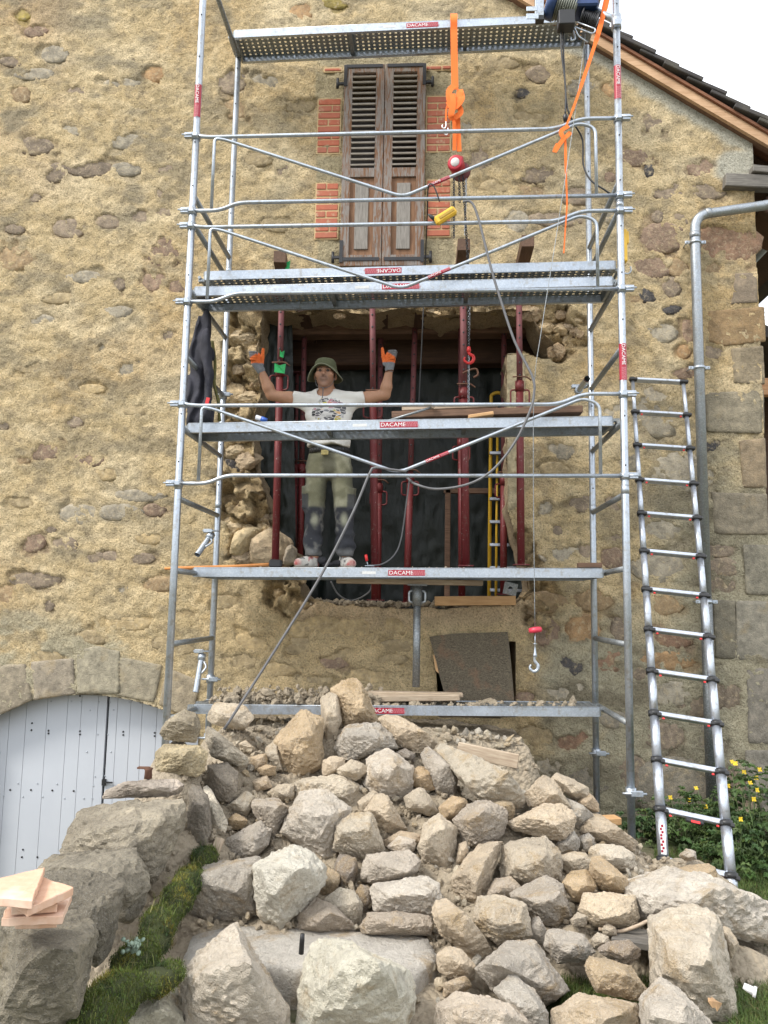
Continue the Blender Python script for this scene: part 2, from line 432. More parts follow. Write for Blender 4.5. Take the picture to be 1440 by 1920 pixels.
# ------------------------------------------------------------------ ground
YW = 6.41                                       # face of the gable wall
def ground_h(x, y):
    """terrain height: sunken entry in front of the cellar door on the left, level yard elsewhere"""
    t = np.clip((-1.75 - x) / 0.5, 0, 1); t = t * t * (3 - 2 * t)
    q = np.clip((y - 2.0) / 1.2, 0, 1); q = q * q * (3 - 2 * q)
    g = -1.25 * t * q
    g = g - 0.02 + 0.05 * np.clip((3.5 - y) / 3, 0, 1)
    far = np.clip((np.hypot(x, y - 3) - 8) / 30, 0, 1)
    return g * (1 - far) - 0.1 * far
def axis_pts(a, b, fine, lim):
    core = np.arange(a, b + 1e-6, fine); o1 = b + np.geomspace(.3, lim, 26); o0 = a - np.geomspace(.3, lim, 26)[::-1]
    return np.concatenate([o0, core, o1])
gx = axis_pts(-4.5, 4.0, 0.05, 600); gy = axis_pts(0.0, 6.6, 0.05, 600)
GX, GY = np.meshgrid(gx, gy, indexing='ij'); gz = ground_h(GX, GY)
gp = np.stack([GX.ravel(), GY.ravel(), np.zeros(GX.size)], 1)
near = (np.hypot(GX, GY - 3) < 9).ravel()
gzf = gz.ravel() + np.where(near, 0.03 * fbm(gp * 1.7, 3, 4) + 0.012 * fbm(gp * 9, 5, 3), 0)
gv = np.stack([GX.ravel(), GY.ravel(), gzf], 1)
ni, nj = GX.shape; idx = np.arange(ni * nj).reshape(ni, nj)
gf = np.stack([idx[:-1, :-1], idx[1:, :-1], idx[1:, 1:], idx[:-1, 1:]], -1).reshape(-1, 4)
def m_ground():
    t = NT('yard_soil_and_turf'); v = t.n('NewGeometry').outputs['Position']; n1 = t.noise(v, 1.6, 6, 0.6); n2 = t.noise(v, 25, 6, 0.7)
    soil = t.mix(n2, (0.10, 0.075, 0.05), (0.27, 0.22, 0.16)); grass = t.mix(n2, (0.03, 0.045, 0.014), (0.085, 0.11, 0.04))
    c = t.mix(t.ramp(n1, [(0.42, 0.0), (0.58, 1.0)]), soil, grass)
    return t.fin(c, 0.95, 0, t.bump(n2, 0.7, 0.03))
setp(link('ground', npmesh('ground', gv, gf), m_ground()), kind='structure')

# ------------------------------------------------------------------ house: gable wall
house = empty('stone_house', (0, YW, 0), 'old stone house with rough yellow render and a broken opening behind the scaffold', 'house')
def wp(px, py): w = W(px, py, YW); return (w.x, w.z)
HOLE = [wp(*q) for q in [(495, 580), (480, 660), (487, 740), (470, 800), (478, 870), (500, 930), (505, 985), (552, 1035), (556, 1070), (563, 1118), (620, 1132), (720, 1137), (830, 1141), (965, 1133), (990, 1105), (983, 1060), (966, 1010), (951, 960), (950, 664), (985, 660), (1020, 672), (1043, 668), (1035, 640), (1008, 615), (992, 580), (900, 584), (840, 592), (760, 580), (690, 588), (600, 578), (540, 586)]]
acx, acz, aR = W(165, 1303, YW).x, W(165, 1303, YW).z - 1.97, 1.97
DOOR = [(acx + aR * math.sin(t), acz + aR * math.cos(t)) for t in np.linspace(-.5, .5, 25)] + [(acx + aR * math.sin(.5), -1.4), (acx - aR * math.sin(.5), -1.4)]
SMALL = [wp(*q) for q in [(815, 1196), (966, 1203), (968, 1345), (822, 1345)]]
wx0, wx1, wz0, wz1 = -0.79, -0.12, 4.55, 6.34
WIN = [(wx0, wz0), (wx1, wz0), (wx1, wz1), (wx0, wz1)]
def inpoly(x, z, poly):
    r = np.zeros(x.shape, bool); n = len(poly)
    for i in range(n):
        (x0, z0), (x1, z1) = poly[i], poly[(i + 1) % n]
        if z0 == z1: continue
        c = ((z0 > z) != (z1 > z)) & (x < (x1 - x0) * (z - z0) / (z1 - z0) + x0); r ^= c
    return r
def nearest(x, z, poly):
    bd = np.full(x.shape, 1e9); bx = x.copy(); bz = z.copy(); n = len(poly)
    for i in range(n):
        (x0, z0), (x1, z1) = poly[i], poly[(i + 1) % n]; dx, dz = x1 - x0, z1 - z0; L = dx * dx + dz * dz + 1e-12
        t = np.clip(((x - x0) * dx + (z - z0) * dz) / L, 0, 1); qx, qz = x0 + t * dx, z0 + t * dz
        d = np.hypot(x - qx, z - qz); m = d < bd; bd = np.where(m, d, bd); bx = np.where(m, qx, bx); bz = np.where(m, qz, bz)
    return bd, bx, bz
def densify(poly, step, jit=0.0, seed=1):
    rnd = random.Random(seed); out = []; n = len(poly)
    for i in range(n):
        (x0, z0), (x1, z1) = poly[i], poly[(i + 1) % n]; k = max(1, int(math.hypot(x1 - x0, z1 - z0) / step))
        for j in range(k):
            t = j / k; out.append((x0 + (x1 - x0) * t + rnd.uniform(-jit, jit), z0 + (z1 - z0) * t + rnd.uniform(-jit, jit)))
    return out
HOLE = densify(HOLE, 0.06, 0.014, 4)
COR = 2.735                                     # right-hand corner of the house
ROOF = lambda x: 7.02 + 0.06 - 0.683 * (x - 0.64)
APEX = -2.3
def roofz(x): return np.minimum(ROOF(x), ROOF(APEX) - 0.683 * (APEX - x))
xs = np.concatenate([np.linspace(-5.9, -4.4, 8)[:-1], np.arange(-4.4, COR + .001, 0.0175)]); xs[-1] = COR
zs = np.concatenate([np.arange(-1.45, 7.35, 0.0175), np.linspace(7.4, 8.8, 24)])
X, Z = np.meshgrid(xs, zs, indexing='ij'); X = X.ravel().copy(); Z = Z.ravel().copy()
top = roofz(X); above = Z > top; Zc = np.where(above, top, Z)
keep = np.ones(X.size, bool)
inside_any = np.zeros(X.size, bool)
nx, nz = len(xs), len(zs); I = np.arange(nx * nz).reshape(nx, nz)
Fq = np.stack([I[:-1, :-1], I[:-1, 1:], I[1:, 1:], I[1:, :-1]], -1).reshape(-1, 4)[:, ::-1]
ok = ~above[Fq].all(1)
Vx, Vz = X.copy(), Zc.copy(); hole_d = np.full(X.size, 9.0)
for poly in (HOLE, DOOR, SMALL, WIN):
    ins = inpoly(X, Z, poly); cx = X[Fq].mean(1); cz = Z[Fq].mean(1); ok &= ~inpoly(cx, cz, poly)
    bd, bx, bz = nearest(X, Z, poly); m = ins & (bd < 0.05); Vx = np.where(m, bx, Vx); Vz = np.where(m, bz, Vz)
    if poly is HOLE: hole_d = np.where(ins, 0, bd)
Fq = Fq[ok]
P3 = np.stack([X, np.zeros_like(X), Z], 1)
n_big = fbm(P3 * 1.1, 21, 3); n_mid = fbm(P3 * np.array([4.2, 1, 6.5]), 22, 4, 0.55); n_fine = fbm(P3 * 24, 23, 3, 0.6); n_st = fbm(P3 * np.array([1.5, 1, 2.6]), 24, 4, 0.6)
n_gr = fbm(P3 * np.array([2.6, 1, 5.5]) + 11, 31, 5, 0.6); n_lum = fbm(P3 * np.array([5.5, 1, 8]) + 3, 37, 3)
Yd = -0.012 * n_big - 0.008 * n_mid - 0.014 * n_fine
# pixel coordinates of every wall vertex, to describe where the render is stained, patched or missing
def to_px(x, z, y=YW):
    q = np.stack([x, np.full_like(x, y), z - CAMZ], 1); d = q @ N_
    return 720 + F_PX * (q @ R_) / d, 960 - F_PX * (q @ U_) / d
PX, PY = to_px(X, Zc)
def sstep(a, b, v): t = np.clip((v - a) / (b - a), 0, 1); return t * t * (3 - 2 * t)
col = np.empty((X.size, 3), np.float32)
base = np.array([0.545, 0.435, 0.26]); pale = np.array([0.66, 0.555, 0.375]); grey = np.array([0.25, 0.22, 0.16]); ochre = np.array([0.46, 0.31, 0.14])
cem = np.array([0.40, 0.375, 0.285]); dirt = np.array([0.19, 0.165, 0.115]); mort = np.array([0.50, 0.37, 0.20])
def mixc(c, b, f): return c + (np.asarray(b) - c) * f[:, None]
col[:] = base
col = mixc(col, pale, sstep(-.1, .5, n_st)); col = mixc(col, ochre, 0.45 * sstep(.1, .55, n_big)); n_m2 = fbm(P3 * np.array([9, 1, 13]) + 5, 91, 4, .6); col = mixc(col, np.array([.30, .25, .17]), .6 * sstep(.08, .42, n_m2)); col = mixc(col, pale * 1.05, .4 * sstep(.05, .4, -n_m2))
leftw = sstep(520, 120, PX) * sstep(760, 350, PY)
col = mixc(col, grey, sstep(-.02, .42, n_gr) * (0.55 + 0.3 * leftw))
col = mixc(col, np.array([.62, .44, .26]), 0.5 * sstep(180, 40, PX) * sstep(560, 120, PY) * sstep(-.2, .4, n_st))
# bare, greyer masonry at the lower right and around the cellar door; cement repairs
lr = np.maximum(sstep(1120, 1230, PY + 55 * n_gr) * sstep(990, 1050, PX + 30 * n_mid), sstep(700, 1050, PY + 160 * n_gr) * sstep(1185, 1300, PX + 60 * n_mid))
col = mixc(col, cem, 0.92 * lr); col = mixc(col, dirt, lr * sstep(-.05, .4, n_gr) * 0.8)
low = sstep(1120, 1210, PY + 40 * n_gr) * sstep(330, 200, PX) * sstep(-.15, .15, n_mid + .05)
col = mixc(col, cem, low * 0.85)
yl = sstep(1130, 1180, PY) * sstep(1000, 950, PX) * sstep(390, 430, PX); col = mixc(col, np.array([.56, .445, .265]), 0.6 * yl); Yd = Yd - yl * 0.02 * n_lum
# fresh grey cement strip under the verge
dr = (top - Zc) ; cf = sstep(.24, .14, dr + 0.07 * n_mid + 0.05 * n_gr) * (X > 0.9); cf2 = sstep(0.30, .2, np.hypot((PX - 1390) / 200, (PY - 312) / 130) + 0.05 * n_mid)
cf = np.maximum(cf, cf2); col = mixc(col, np.array([0.46, 0.455, 0.40]), cf); Yd = Yd * (1 - 0.7 * cf) - 0.012 * cf
# grey-green weathering round the shutters' stone bands
for (a, b, ra, rb) in [(622, 160, 30, 26), (622, 318, 30, 25), (820, 155, 24, 24), (820, 310, 26, 24), (700, 112, 110, 14), (620, 475, 26, 26), (822, 475, 30, 26)]:
    e = np.maximum(np.abs(PX - a) / ra, np.abs(PY - b) / rb) + 0.25 * n_mid; col = mixc(col, np.array([.33, .295, .2]), 0.8 * sstep(1.1, .85, e))
# stones showing where the render has come away
CK = dict(d=(.25, .195, .14), g=(.33, .29, .22), r=(.26, .18, .125), R=(.27, .165, .105), o=(.32, .225, .125), O=(.43, .27, .135), y=(.36, .28, .08), k=(.075, .07, .07), m=(.47, .355, .19), n=(.36, .28, .16))
STONES = [(42, 25, 13, 11, 'y'), (67, 60, 17, 8, 'r'), (100, 103, 20, 12, 'g'), (25, 115, 20, 9, 'd'), (62, 140, 28, 9, 'g'), (38, 178, 14, 12, 'o'), (152, 172, 18, 7, 'd'), (288, 136, 14, 14, 'O'), (250, 112, 9, 5, 'd'), (232, 156, 28, 7, 'g'), (135, 245, 22, 9, 'g'), (68, 275, 25, 13, 'd'), (105, 325, 18, 14, 'd'), (172, 318, 30, 12, 'd'), (235, 266, 28, 11, 'g'), (237, 318, 22, 10, 'g'), (205, 415, 22, 11, 'd'), (130, 430, 24, 13, 'd'), (260, 408, 14, 9, 'd'), (30, 430, 15, 7, 'd'), (25, 484, 30, 17, 'o'), (306, 474, 25, 22, 'r'), (225, 530, 12, 12, 'd'), (287, 528, 17, 14, 'r'), (333, 538, 13, 11, 'r'), (312, 397, 13, 9, 'd'), (300, 361, 7, 8, 'd'), (65, 372, 9, 7, 'd'), (308, 316, 20, 7, 'd'), (218, 585, 22, 9, 'g'), (312, 628, 14, 11, 'd'), (190, 650, 10, 6, 'g'), (80, 848, 25, 12, 'r'), (43, 859, 14, 9, 'o'), (165, 862, 22, 11, 'r'), (288, 956, 17, 9, 'r'), (60, 1018, 19, 13, 'r'), (120, 1023, 20, 14, 'd'), (95, 993, 8, 5, 'd'), (177, 1046, 15, 8, 'd'), (206, 1044, 13, 8, 'd'), (266, 1047, 19, 8, 'd'), (65, 1088, 38, 11, 'd'), (18, 1116, 21, 14, 'o'), (296, 1095, 24, 11, 'o'), (228, 1107, 11, 13, 'g'), (91, 1136, 9, 9, 'd'), (8, 800, 8, 6, 'd'), (140, 791, 12, 8, 'd'),
 (430, 155, 24, 16, 'd'), (447, 205, 28, 14, 'o'), (560, 25, 18, 14, 'O'), (627, 5, 20, 9, 'y'), (500, 155, 22, 12, 'g'), (537, 320, 12, 15, 'd'), (980, 175, 13, 7, 'k'), (1015, 140, 18, 12, 'd'), (1085, 165, 26, 12, 'g'), (900, 294, 18, 20, 'd'), (1002, 326, 29, 13, 'd'), (1078, 366, 28, 14, 'd'), (992, 366, 22, 12, 'o'), (1082, 232, 15, 12, 'd'), (880, 240, 12, 14, 'g'), (1050, 410, 44, 12, 'd'), (965, 415, 18, 17, 'g'), (1143, 170, 10, 12, 'O'), (1140, 334, 12, 8, 'r'), (1140, 392, 10, 20, 'g'),  # one dark entry either side of the shutters stands in for a shaded hole
 (1225, 228, 18, 16, 'd'), (1193, 297, 28, 12, 'r'), (1216, 320, 7, 10, 'k'), (1313, 314, 19, 16, 'r'), (1252, 360, 22, 13, 'd'), (1328, 357, 27, 13, 'd'), (1232, 407, 8, 9, 'd'), (1294, 404, 24, 15, 'd'), (1240, 447, 31, 22, 'r'), (1366, 455, 48, 27, 'R'), (1220, 503, 31, 15, 'r'), (1273, 503, 15, 12, 'o'), (1340, 505, 20, 9, 'o'), (1258, 540, 13, 14, 'd'), (1213, 553, 16, 11, 'k'), (1190, 560, 14, 8, 'o'), (1259, 580, 17, 7, 'k'), (1230, 625, 30, 14, 'g'), (1290, 615, 10, 20, 'r'), (1340, 660, 17, 11, 'd'), (1280, 660, 10, 10, 'O'), (1285, 700, 20, 9, 'r'),
 (1238, 768, 38, 36, 'g'), (1335, 834, 16, 9, 'k'), (1275, 888, 46, 28, 'g'), (1180, 870, 14, 14, 'g'), (1140, 770, 22, 14, 'g'), (1017, 950, 13, 13, 'g'), (1092, 946, 19, 12, 'd'), (1150, 945, 13, 12, 'd'), (1053, 1040, 28, 13, 'g'), (1100, 1036, 12, 11, 'd'), (1148, 1046, 18, 15, 'r'), (1045, 995, 9, 7, 'd'), (1060, 845, 24, 12, 'g'), (1022, 1130, 32, 14, 'o'), (1110, 1125, 30, 16, 'o'), (1240, 990, 30, 18, 'g'), (1150, 1010, 12, 8, 'd'),
 (1093, 1182, 24, 22, 'O'), (1063, 1243, 28, 17, 'k'), (1142, 1240, 22, 16, 'R'), (985, 1309, 16, 8, 'r'), (1058, 1300, 40, 17, 'g'), (1076, 1392, 34, 18, 'R'), (1025, 1185, 20, 20, 'r'), (1262, 1198, 30, 13, 'R'), (1250, 1238, 40, 13, 'O'), (1232, 1065, 36, 22, 'g'), (1352, 1033, 22, 9, 'd'), (1357, 1064, 25, 13, 'd'), (1355, 1098, 22, 12, 'd'), (1310, 1318, 28, 18, 'd'), (1356, 1302, 24, 20, 'd'), (1262, 1475, 60, 42, 'g'), (1385, 1470, 34, 34, 'd'), (1240, 1130, 34, 18, 'o'), (1160, 1180, 12, 16, 'd'), (1262, 1300, 34, 18, 'g'), (1245, 1380, 30, 18, 'd'), (1100, 1460, 34, 22, 'g'), (1030, 1440, 26, 16, 'g'), (1188, 1450, 20, 24, 'd'), (1195, 1260, 14, 12, 'd'), (1330, 1390, 24, 24, 'g'),
 (605, 1172, 28, 17, 'm'), (668, 1176, 27, 16, 'm'), (738, 1172, 30, 15, 'm'), (560, 1212, 26, 12, 'n'), (560, 1180, 20, 12, 'm'), (640, 1226, 34, 10, 'n'), (745, 1212, 24, 10, 'n'), (730, 1236, 28, 8, 'n'), (625, 1243, 22, 9, 'r'), (475, 1205, 34, 14, 'm'), (450, 1240, 30, 12, 'n'), (520, 1255, 28, 10, 'm'), (690, 1268, 34, 11, 'm'), (590, 1275, 26, 9, 'n'), (240, 1170, 34, 10, 'm'), (300, 1205, 26, 9, 'n'), (170, 1195, 30, 10, 'n'), (340, 1150, 26, 9, 'm'), (345, 1215, 22, 9, 'n'), (90, 1230, 24, 9, 'n'), (420, 1130, 22, 10, 'n'), (280, 1010, 22, 8, 'm'), (220, 960, 34, 12, 'g'), (150, 965, 30, 14, 'g'), (260, 930, 36, 9, 'g'), (40, 940, 20, 10, 'n'), (200, 890, 22, 8, 'm'), (250, 770, 20, 8, 'n'), (60, 690, 24, 8, 'n'), (170, 730, 22, 7, 'm'), (110, 560, 26, 8, 'n'), (160, 520, 24, 9, 'g'), (70, 600, 24, 8, 'g'), (240, 690, 26, 12, 'g'), (1010, 1380, 30, 14, 'n'), (1150, 1350, 22, 12, 'g'), (1000, 220, 26, 9, 'n'), (930, 350, 24, 10, 'n'), (560, 200, 24, 10, 'n'), (520, 420, 26, 12, 'n'), (480, 300, 22, 10, 'n'), (940, 120, 26, 10, 'n'), (700, 60, 30, 10, 'n'), (880, 455, 20, 10, 'n'), (1040, 880, 26, 11, 'n'), (1090, 800, 24, 10, 'n'), (1020, 760, 22, 10, 'm')]
mpp = YW * 1.02 / F_PX
n_edge = fbm(P3 * 13, 41, 3, 0.6); n_edge2 = fbm(P3 * 5.5, 43, 3, 0.55)
for k, (a, b, ra, rb, c) in enumerate(STONES):
    m = (np.abs(PX - a) < ra * 2) & (np.abs(PY - b) < rb * 2.2); j = np.nonzero(m)[0]
    th = random.Random(k).uniform(-.5, .5); ux = (PX[j] - a) * math.cos(th) + (PY[j] - b) * math.sin(th); uy = (PY[j] - b) * math.cos(th) - (PX[j] - a) * math.sin(th)
    e = (np.abs(ux / ra) ** 2.6 + np.abs(uy / rb) ** 2.6) ** (1 / 2.6) + 0.9 * n_edge[j] + 1.5 * n_edge2[j]
    w = sstep(1.06, .92, e); Yd[j] = Yd[j] * (1 - .6 * w) + w * 0.016; col[j] = mixc(col[j], np.array(CK[c]), w * 0.5)
    halo = sstep(1.5, 1.0, e) * (1 - w); col[j] = mixc(col[j], ochre if c in 'oOyrR' else grey, halo * 0.22)
# masonry broken open round the hole
BAND_L = [(500, 580), (438, 585), (428, 640), (430, 700), (417, 760), (420, 830), (415, 900), (420, 960), (440, 1010), (432, 1050), (470, 1062), (560, 1062), (556, 1035), (505, 985), (500, 930), (478, 870), (470, 800), (487, 740), (480, 660)]
BAND_UR = [(995, 583), (1060, 578), (1090, 600), (1098, 648), (1070, 662), (1043, 668), (1035, 640), (1010, 615)]
BAND_LR = [(985, 1060), (966, 1005), (985, 1000), (1010, 1060), (1040, 1120), (1030, 1190), (1000, 1200), (985, 1160), (990, 1105)]
BAND_LL = [(505, 1072), (560, 1072), (575, 1135), (540, 1148), (505, 1128)]
BAND_T = [(500, 560), (990, 560), (985, 592), (500, 592)]
def facets(U, Wv, freq, seed):
    """broken-stone relief: every cell its own tilted plane, darker joints between"""
    a, b = U * freq, Wv * freq; i, j = np.floor(a).astype(np.int64), np.floor(b).astype(np.int64); best = np.full(U.shape, 9.); h = np.zeros(U.shape); sec = np.full(U.shape, 9.); cid = np.zeros(U.shape)
    for di in (-1, 0, 1):
        for dj in (-1, 0, 1):
            ci, cj = i + di, j + dj; z0 = np.zeros_like(ci); r = [_hash((ci + 5000), (cj + 5000), z0 + q_, seed) for q_ in range(5)]
            dx, dy = a - (ci + .15 + .7 * r[0]), b - (cj + .15 + .7 * r[1]); d = np.hypot(dx, dy); m = d < best; sec = np.where(m, best, np.minimum(sec, d))
            h = np.where(m, r[2] + (r[3] - .5) * 1.3 * dx + (r[4] - .5) * 1.3 * dy, h); cid = np.where(m, r[2], cid); best = np.where(m, d, best)
    return h, sec - best, cid
fj = .35 * n_edge2; f1, e1, c1 = facets(X + .05 * n_edge, Zc + .05 * n_mid, 6.0, 5); f2, e2, c2 = facets(X + .04 * n_mid, Zc + .03 * n_edge, 13.0, 8)
brk = np.zeros(X.size)
for Bp in (BAND_L, BAND_UR, BAND_LR, BAND_LL, BAND_T):
    ins = inpoly(PX, PY, Bp); bd, _, _ = nearest(PX, PY, Bp); brk = np.maximum(brk, np.where(ins, 1, sstep(14, 0, bd + 14 * n_edge)))
Yd = Yd * (1 - brk) + brk * (0.055 - 0.15 * (f1 - .5) - .07 * (f2 - .5) - .03 * n_edge + .02 * sstep(.14, .0, e1)); col = mixc(col, mort * 0.8, brk * 0.85); col = mixc(col, np.array([.60, .48, .30]), brk * .6 * sstep(.4, .8, c1)); col = mixc(col, np.array([.30, .22, .13]), brk * .6 * sstep(.5, .2, c2)); col = mixc(col, dirt, brk * sstep(.1, .0, e1) * .6)
sill = sstep(46, 12, np.abs(PY - 1146 + 8 * n_edge)) * (PX > 560) * (PX < 1000); col = mixc(col, np.array([.55, .43, .30]), sill * 0.7)
Yd = np.where(hole_d < 0.03, np.maximum(Yd, 0.0), Yd)
wv = np.stack([Vx, YW + Yd, Vz], 1)
used = np.zeros(X.size, bool); used[Fq.ravel()] = True; remap = np.cumsum(used) - 1
wme = npmesh('wall', wv[used], remap[Fq], True); vcol(wme, np.clip(col[used] * np.array([1.03, 1.0, .93]), 0.02, 0.8))
def m_wall():
    t = NT('rough_lime_render'); v = t.n('NewGeometry').outputs['Position']; a = t.n('Attribute', attribute_name='Col')
    n1 = t.noise(v, 75, 4, 0.65, 0.4); n2 = t.noise(v, 28, 5, 0.6, 0.6); n3 = t.noise(v, 240, 2, 0.6); n5 = t.noise(v, 9, 5, 0.65)
    c = t.mix(1.0, a.outputs['Color'], t.ramp(n1, [(0.3, (0.5, 0.48, 0.44)), (0.48, (1.0, 1.0, 1.0)), (0.7, (1.28, 1.27, 1.26))]), 'MULTIPLY')
    c = t.mix(1.0, c, t.ramp(n5, [(0.3, (0.82, 0.83, 0.84)), (0.7, (1.14, 1.13, 1.12))]), 'MULTIPLY')
    c = t.mix(t.ramp(n2, [(0.26, 0.55), (0.42, 0.0)]), c, (0.17, 0.135, 0.085))
    h = t.math('ADD', t.math('MULTIPLY', n1, 0.65), t.math('MULTIPLY', n2, 0.9)); h = t.math('ADD', h, t.math('MULTIPLY', n3, 0.25))
    return t.fin(c, 0.95, 0, t.bump(h, 1.0, 0.032))
M['wall'] = m_wall()
wall = link('wall', wme, M['wall'], house)
def m_stone(smear=True):
    t = NT('wall_stone' if smear else 'dressed_stone'); oi = t.n('ObjectInfo'); v = t.n('NewGeometry').outputs['Position']
    n1 = t.noise(v, 16, 6, 0.65); n2 = t.noise(v, 90, 4, 0.65); n3 = t.noise(v, 6, 4)
    c = t.mix(1.0, oi.outputs['Color'], t.ramp(n1, [(0.3, (0.55, 0.55, 0.55)), (0.55, (1, 1, 1)), (0.75, (1.45, 1.42, 1.38))]), 'MULTIPLY')
    c = t.mix(t.ramp(n2, [(0.56, 0.0), (0.74, 0.45)]), c, (0.42, 0.38, 0.32)); c = t.mix(t.ramp(n2, [(0.28, 0.5), (0.44, 0.0)]), c, (0.06, 0.052, 0.045))
    c = t.mix(t.ramp(n3, [(0.6, 0.0), (0.75, 0.45)]), c, (0.36, 0.27, 0.14)); c = t.mix(t.ramp(t.noise(v, 24, 5, 0.7, 0.5), [(0.53, 0.0), (0.66, 0.7)]), c, (0.50, 0.405, 0.26)) if smear else c
    return t.fin(c, 0.95, 0, t.bump(t.math('ADD', n1, n2), 0.8, 0.012))
M['stone'] = m_stone(); M['block'] = m_stone(False)
for k, (a, b, ra, rb, c) in enumerate(STONES):
    rnd = random.Random(500 + k); cc = CK[c]; j = rnd.uniform(.85, 1.2)
    px_rock('stone', ell(a, b, ra * 1.5, rb * 1.6, rnd, 9, .12), YW + 0.024, M['stone'], wall, front=0.018, back=0.04, tilt=0.0, sub=3, p=60, rough=0.022, sf=.95, brow=0, col=tuple(x * j for x in cc), nfront=1)
# dressed corner stones, jamb and door arch
QU = [([(1376, 512), (1417, 510), (1420, 568), (1368, 572)], (.33, .26, .185)), ([(1316, 582), (1424, 574), (1427, 642), (1350, 650), (1320, 642)], (.38, .255, .13)), ([(1366, 652), (1427, 648), (1431, 722), (1372, 720)], (.36, .29, .19)), ([(1322, 735), (1432, 730), (1434, 815), (1325, 811)], (.33, .285, .20)), ([(1386, 825), (1435, 820), (1438, 916), (1393, 916)], (.34, .26, .165)), ([(1332, 922), (1438, 925), (1441, 1004), (1336, 1002)], (.31, .265, .19)), ([(1392, 1020), (1442, 1020), (1445, 1118), (1398, 1116)], (.31, .28, .21)), ([(1386, 1125), (1445, 1126), (1449, 1240), (1386, 1240)], (.33, .30, .235)), ([(1402, 1250), (1449, 1250), (1455, 1398), (1404, 1396)], (.29, .26, .21)), ([(1336, 1122), (1381, 1125), (1383, 1238), (1342, 1236)], (.23, .205, .15)), ([(1400, 1405), (1455, 1405), (1460, 1500), (1402, 1500)], (.28, .255, .205))]
for poly, c in QU:
    c = tuple(q_ * .82 for q_ in c); px_rock('corner_stone', poly, YW + .02, M['block'], wall, front=0.034, back=0.2, tilt=0, sub=5, p=140, rough=0.02, sf=.96, brow=0, col=c, nfront=1, fine=.8)
px_rock('jamb_stone', [(950, 662), (986, 659), (986, 960), (952, 962)], YW + .03, M['block'], wall, front=0.045, back=0.2, tilt=0, sub=5, p=120, rough=0.012, sf=.96, brow=0, col=(.46, .39, .25), nfront=1)
VO = [([(-70, 1275), (0, 1245), (40, 1243), (54, 1313), (0, 1336), (-70, 1370)], (.30, .255, .185)), ([(48, 1240), (132, 1233), (134, 1302), (58, 1314)], (.31, .265, .20)), ([(136, 1216), (176, 1210), (218, 1220), (217, 1303), (138, 1302)], (.33, .295, .215)), ([(221, 1230), (309, 1246), (293, 1319), (220, 1304)], (.32, .28, .20)), ([(313, 1250), (378, 1276), (366, 1335), (350, 1346), (297, 1321)], (.35, .29, .20))]
arch = empty('door_arch', (0, 0, 0)); arch.parent = house; arch.location = (0, 0, 0)
for poly, c in VO: px_rock('arch_stone', poly, YW + .03, M['block'], arch, front=0.042, back=0.2, tilt=0, sub=5, p=140, rough=0.014, sf=.97, brow=0, col=c, nfront=1, fine=.8)
# rubble core left sticking out round the hole
def scatter(poly, n, rmin, rmax, seed):
    rnd = random.Random(seed); xs_ = [p[0] for p in poly]; ys_ = [p[1] for p in poly]; out = []; tries = 0
    while len(out) < n and tries < 6000:
        tries += 1; x, y = rnd.uniform(min(xs_), max(xs_)), rnd.uniform(min(ys_), max(ys_))
        if not inpoly(np.array([x]), np.array([y]), poly)[0]: continue
        r = rnd.uniform(rmin, rmax)
        if any(math.hypot(x - a, y - b) < (r + q) * 0.5 for a, b, q in out): continue
        out.append((x, y, r))
    return out
for Bp, n, r0, r1, sd in ((BAND_L, 26, 12, 30, 1), (BAND_UR, 10, 12, 26, 2), (BAND_LR, 7, 10, 18, 3), (BAND_LL, 6, 9, 18, 4), (BAND_T, 9, 8, 15, 5)):
    for x, y, r in scatter(Bp, n, r0, r1, sd):
        rnd = random.Random(int(x * 31 + y)); j = rnd.uniform(.8, 1.15)
        c = rnd.choice([(.52, .39, .225), (.48, .36, .21), (.42, .32, .21), (.54, .42, .26), (.38, .27, .16)])
        px_rock('core_stone', ell(x, y, r * rnd.uniform(.9, 1.3), r * rnd.uniform(.75, 1.05), rnd, 6, .3), YW + rnd.uniform(.05, .1), M['stone'], wall, front=r * mpp * rnd.uniform(.45, .8), back=.12, tilt=.3, sub=4, p=90, rough=.12, sf=.5, nfront='ridge', col=tuple(q * j for q in c), fine=.6)
px_rock('core_stone', [(415, 858), (440, 862), (452, 880), (445, 895), (420, 885)], YW + .05, M['stone'], wall, front=.03, back=.05, sub=3, col=(.05, .045, .045))  # near-black colour stands in for the shade of a gap in the masonry
px_rock('core_stone', [(455, 1050), (470, 1010), (510, 985), (550, 1010), (556, 1062), (500, 1068)], YW - .02, M['stone'], wall, front=.14, back=.15, sub=4, rough=.06, col=(.47, .36, .23))
px_rock('core_stone', [(440, 1000), (468, 985), (500, 990), (470, 1030), (450, 1045), (428, 1040)], YW + .0, M['stone'], wall, front=.1, back=.1, sub=4, rough=.06, col=(.55, .43, .25))
px_rock('core_stone', [(525, 1030), (548, 1020), (558, 1030), (556, 1060), (530, 1062)], YW - .05, M['stone'], wall, front=.1, back=.1, sub=4, rough=.05, col=(.42, .35, .26))
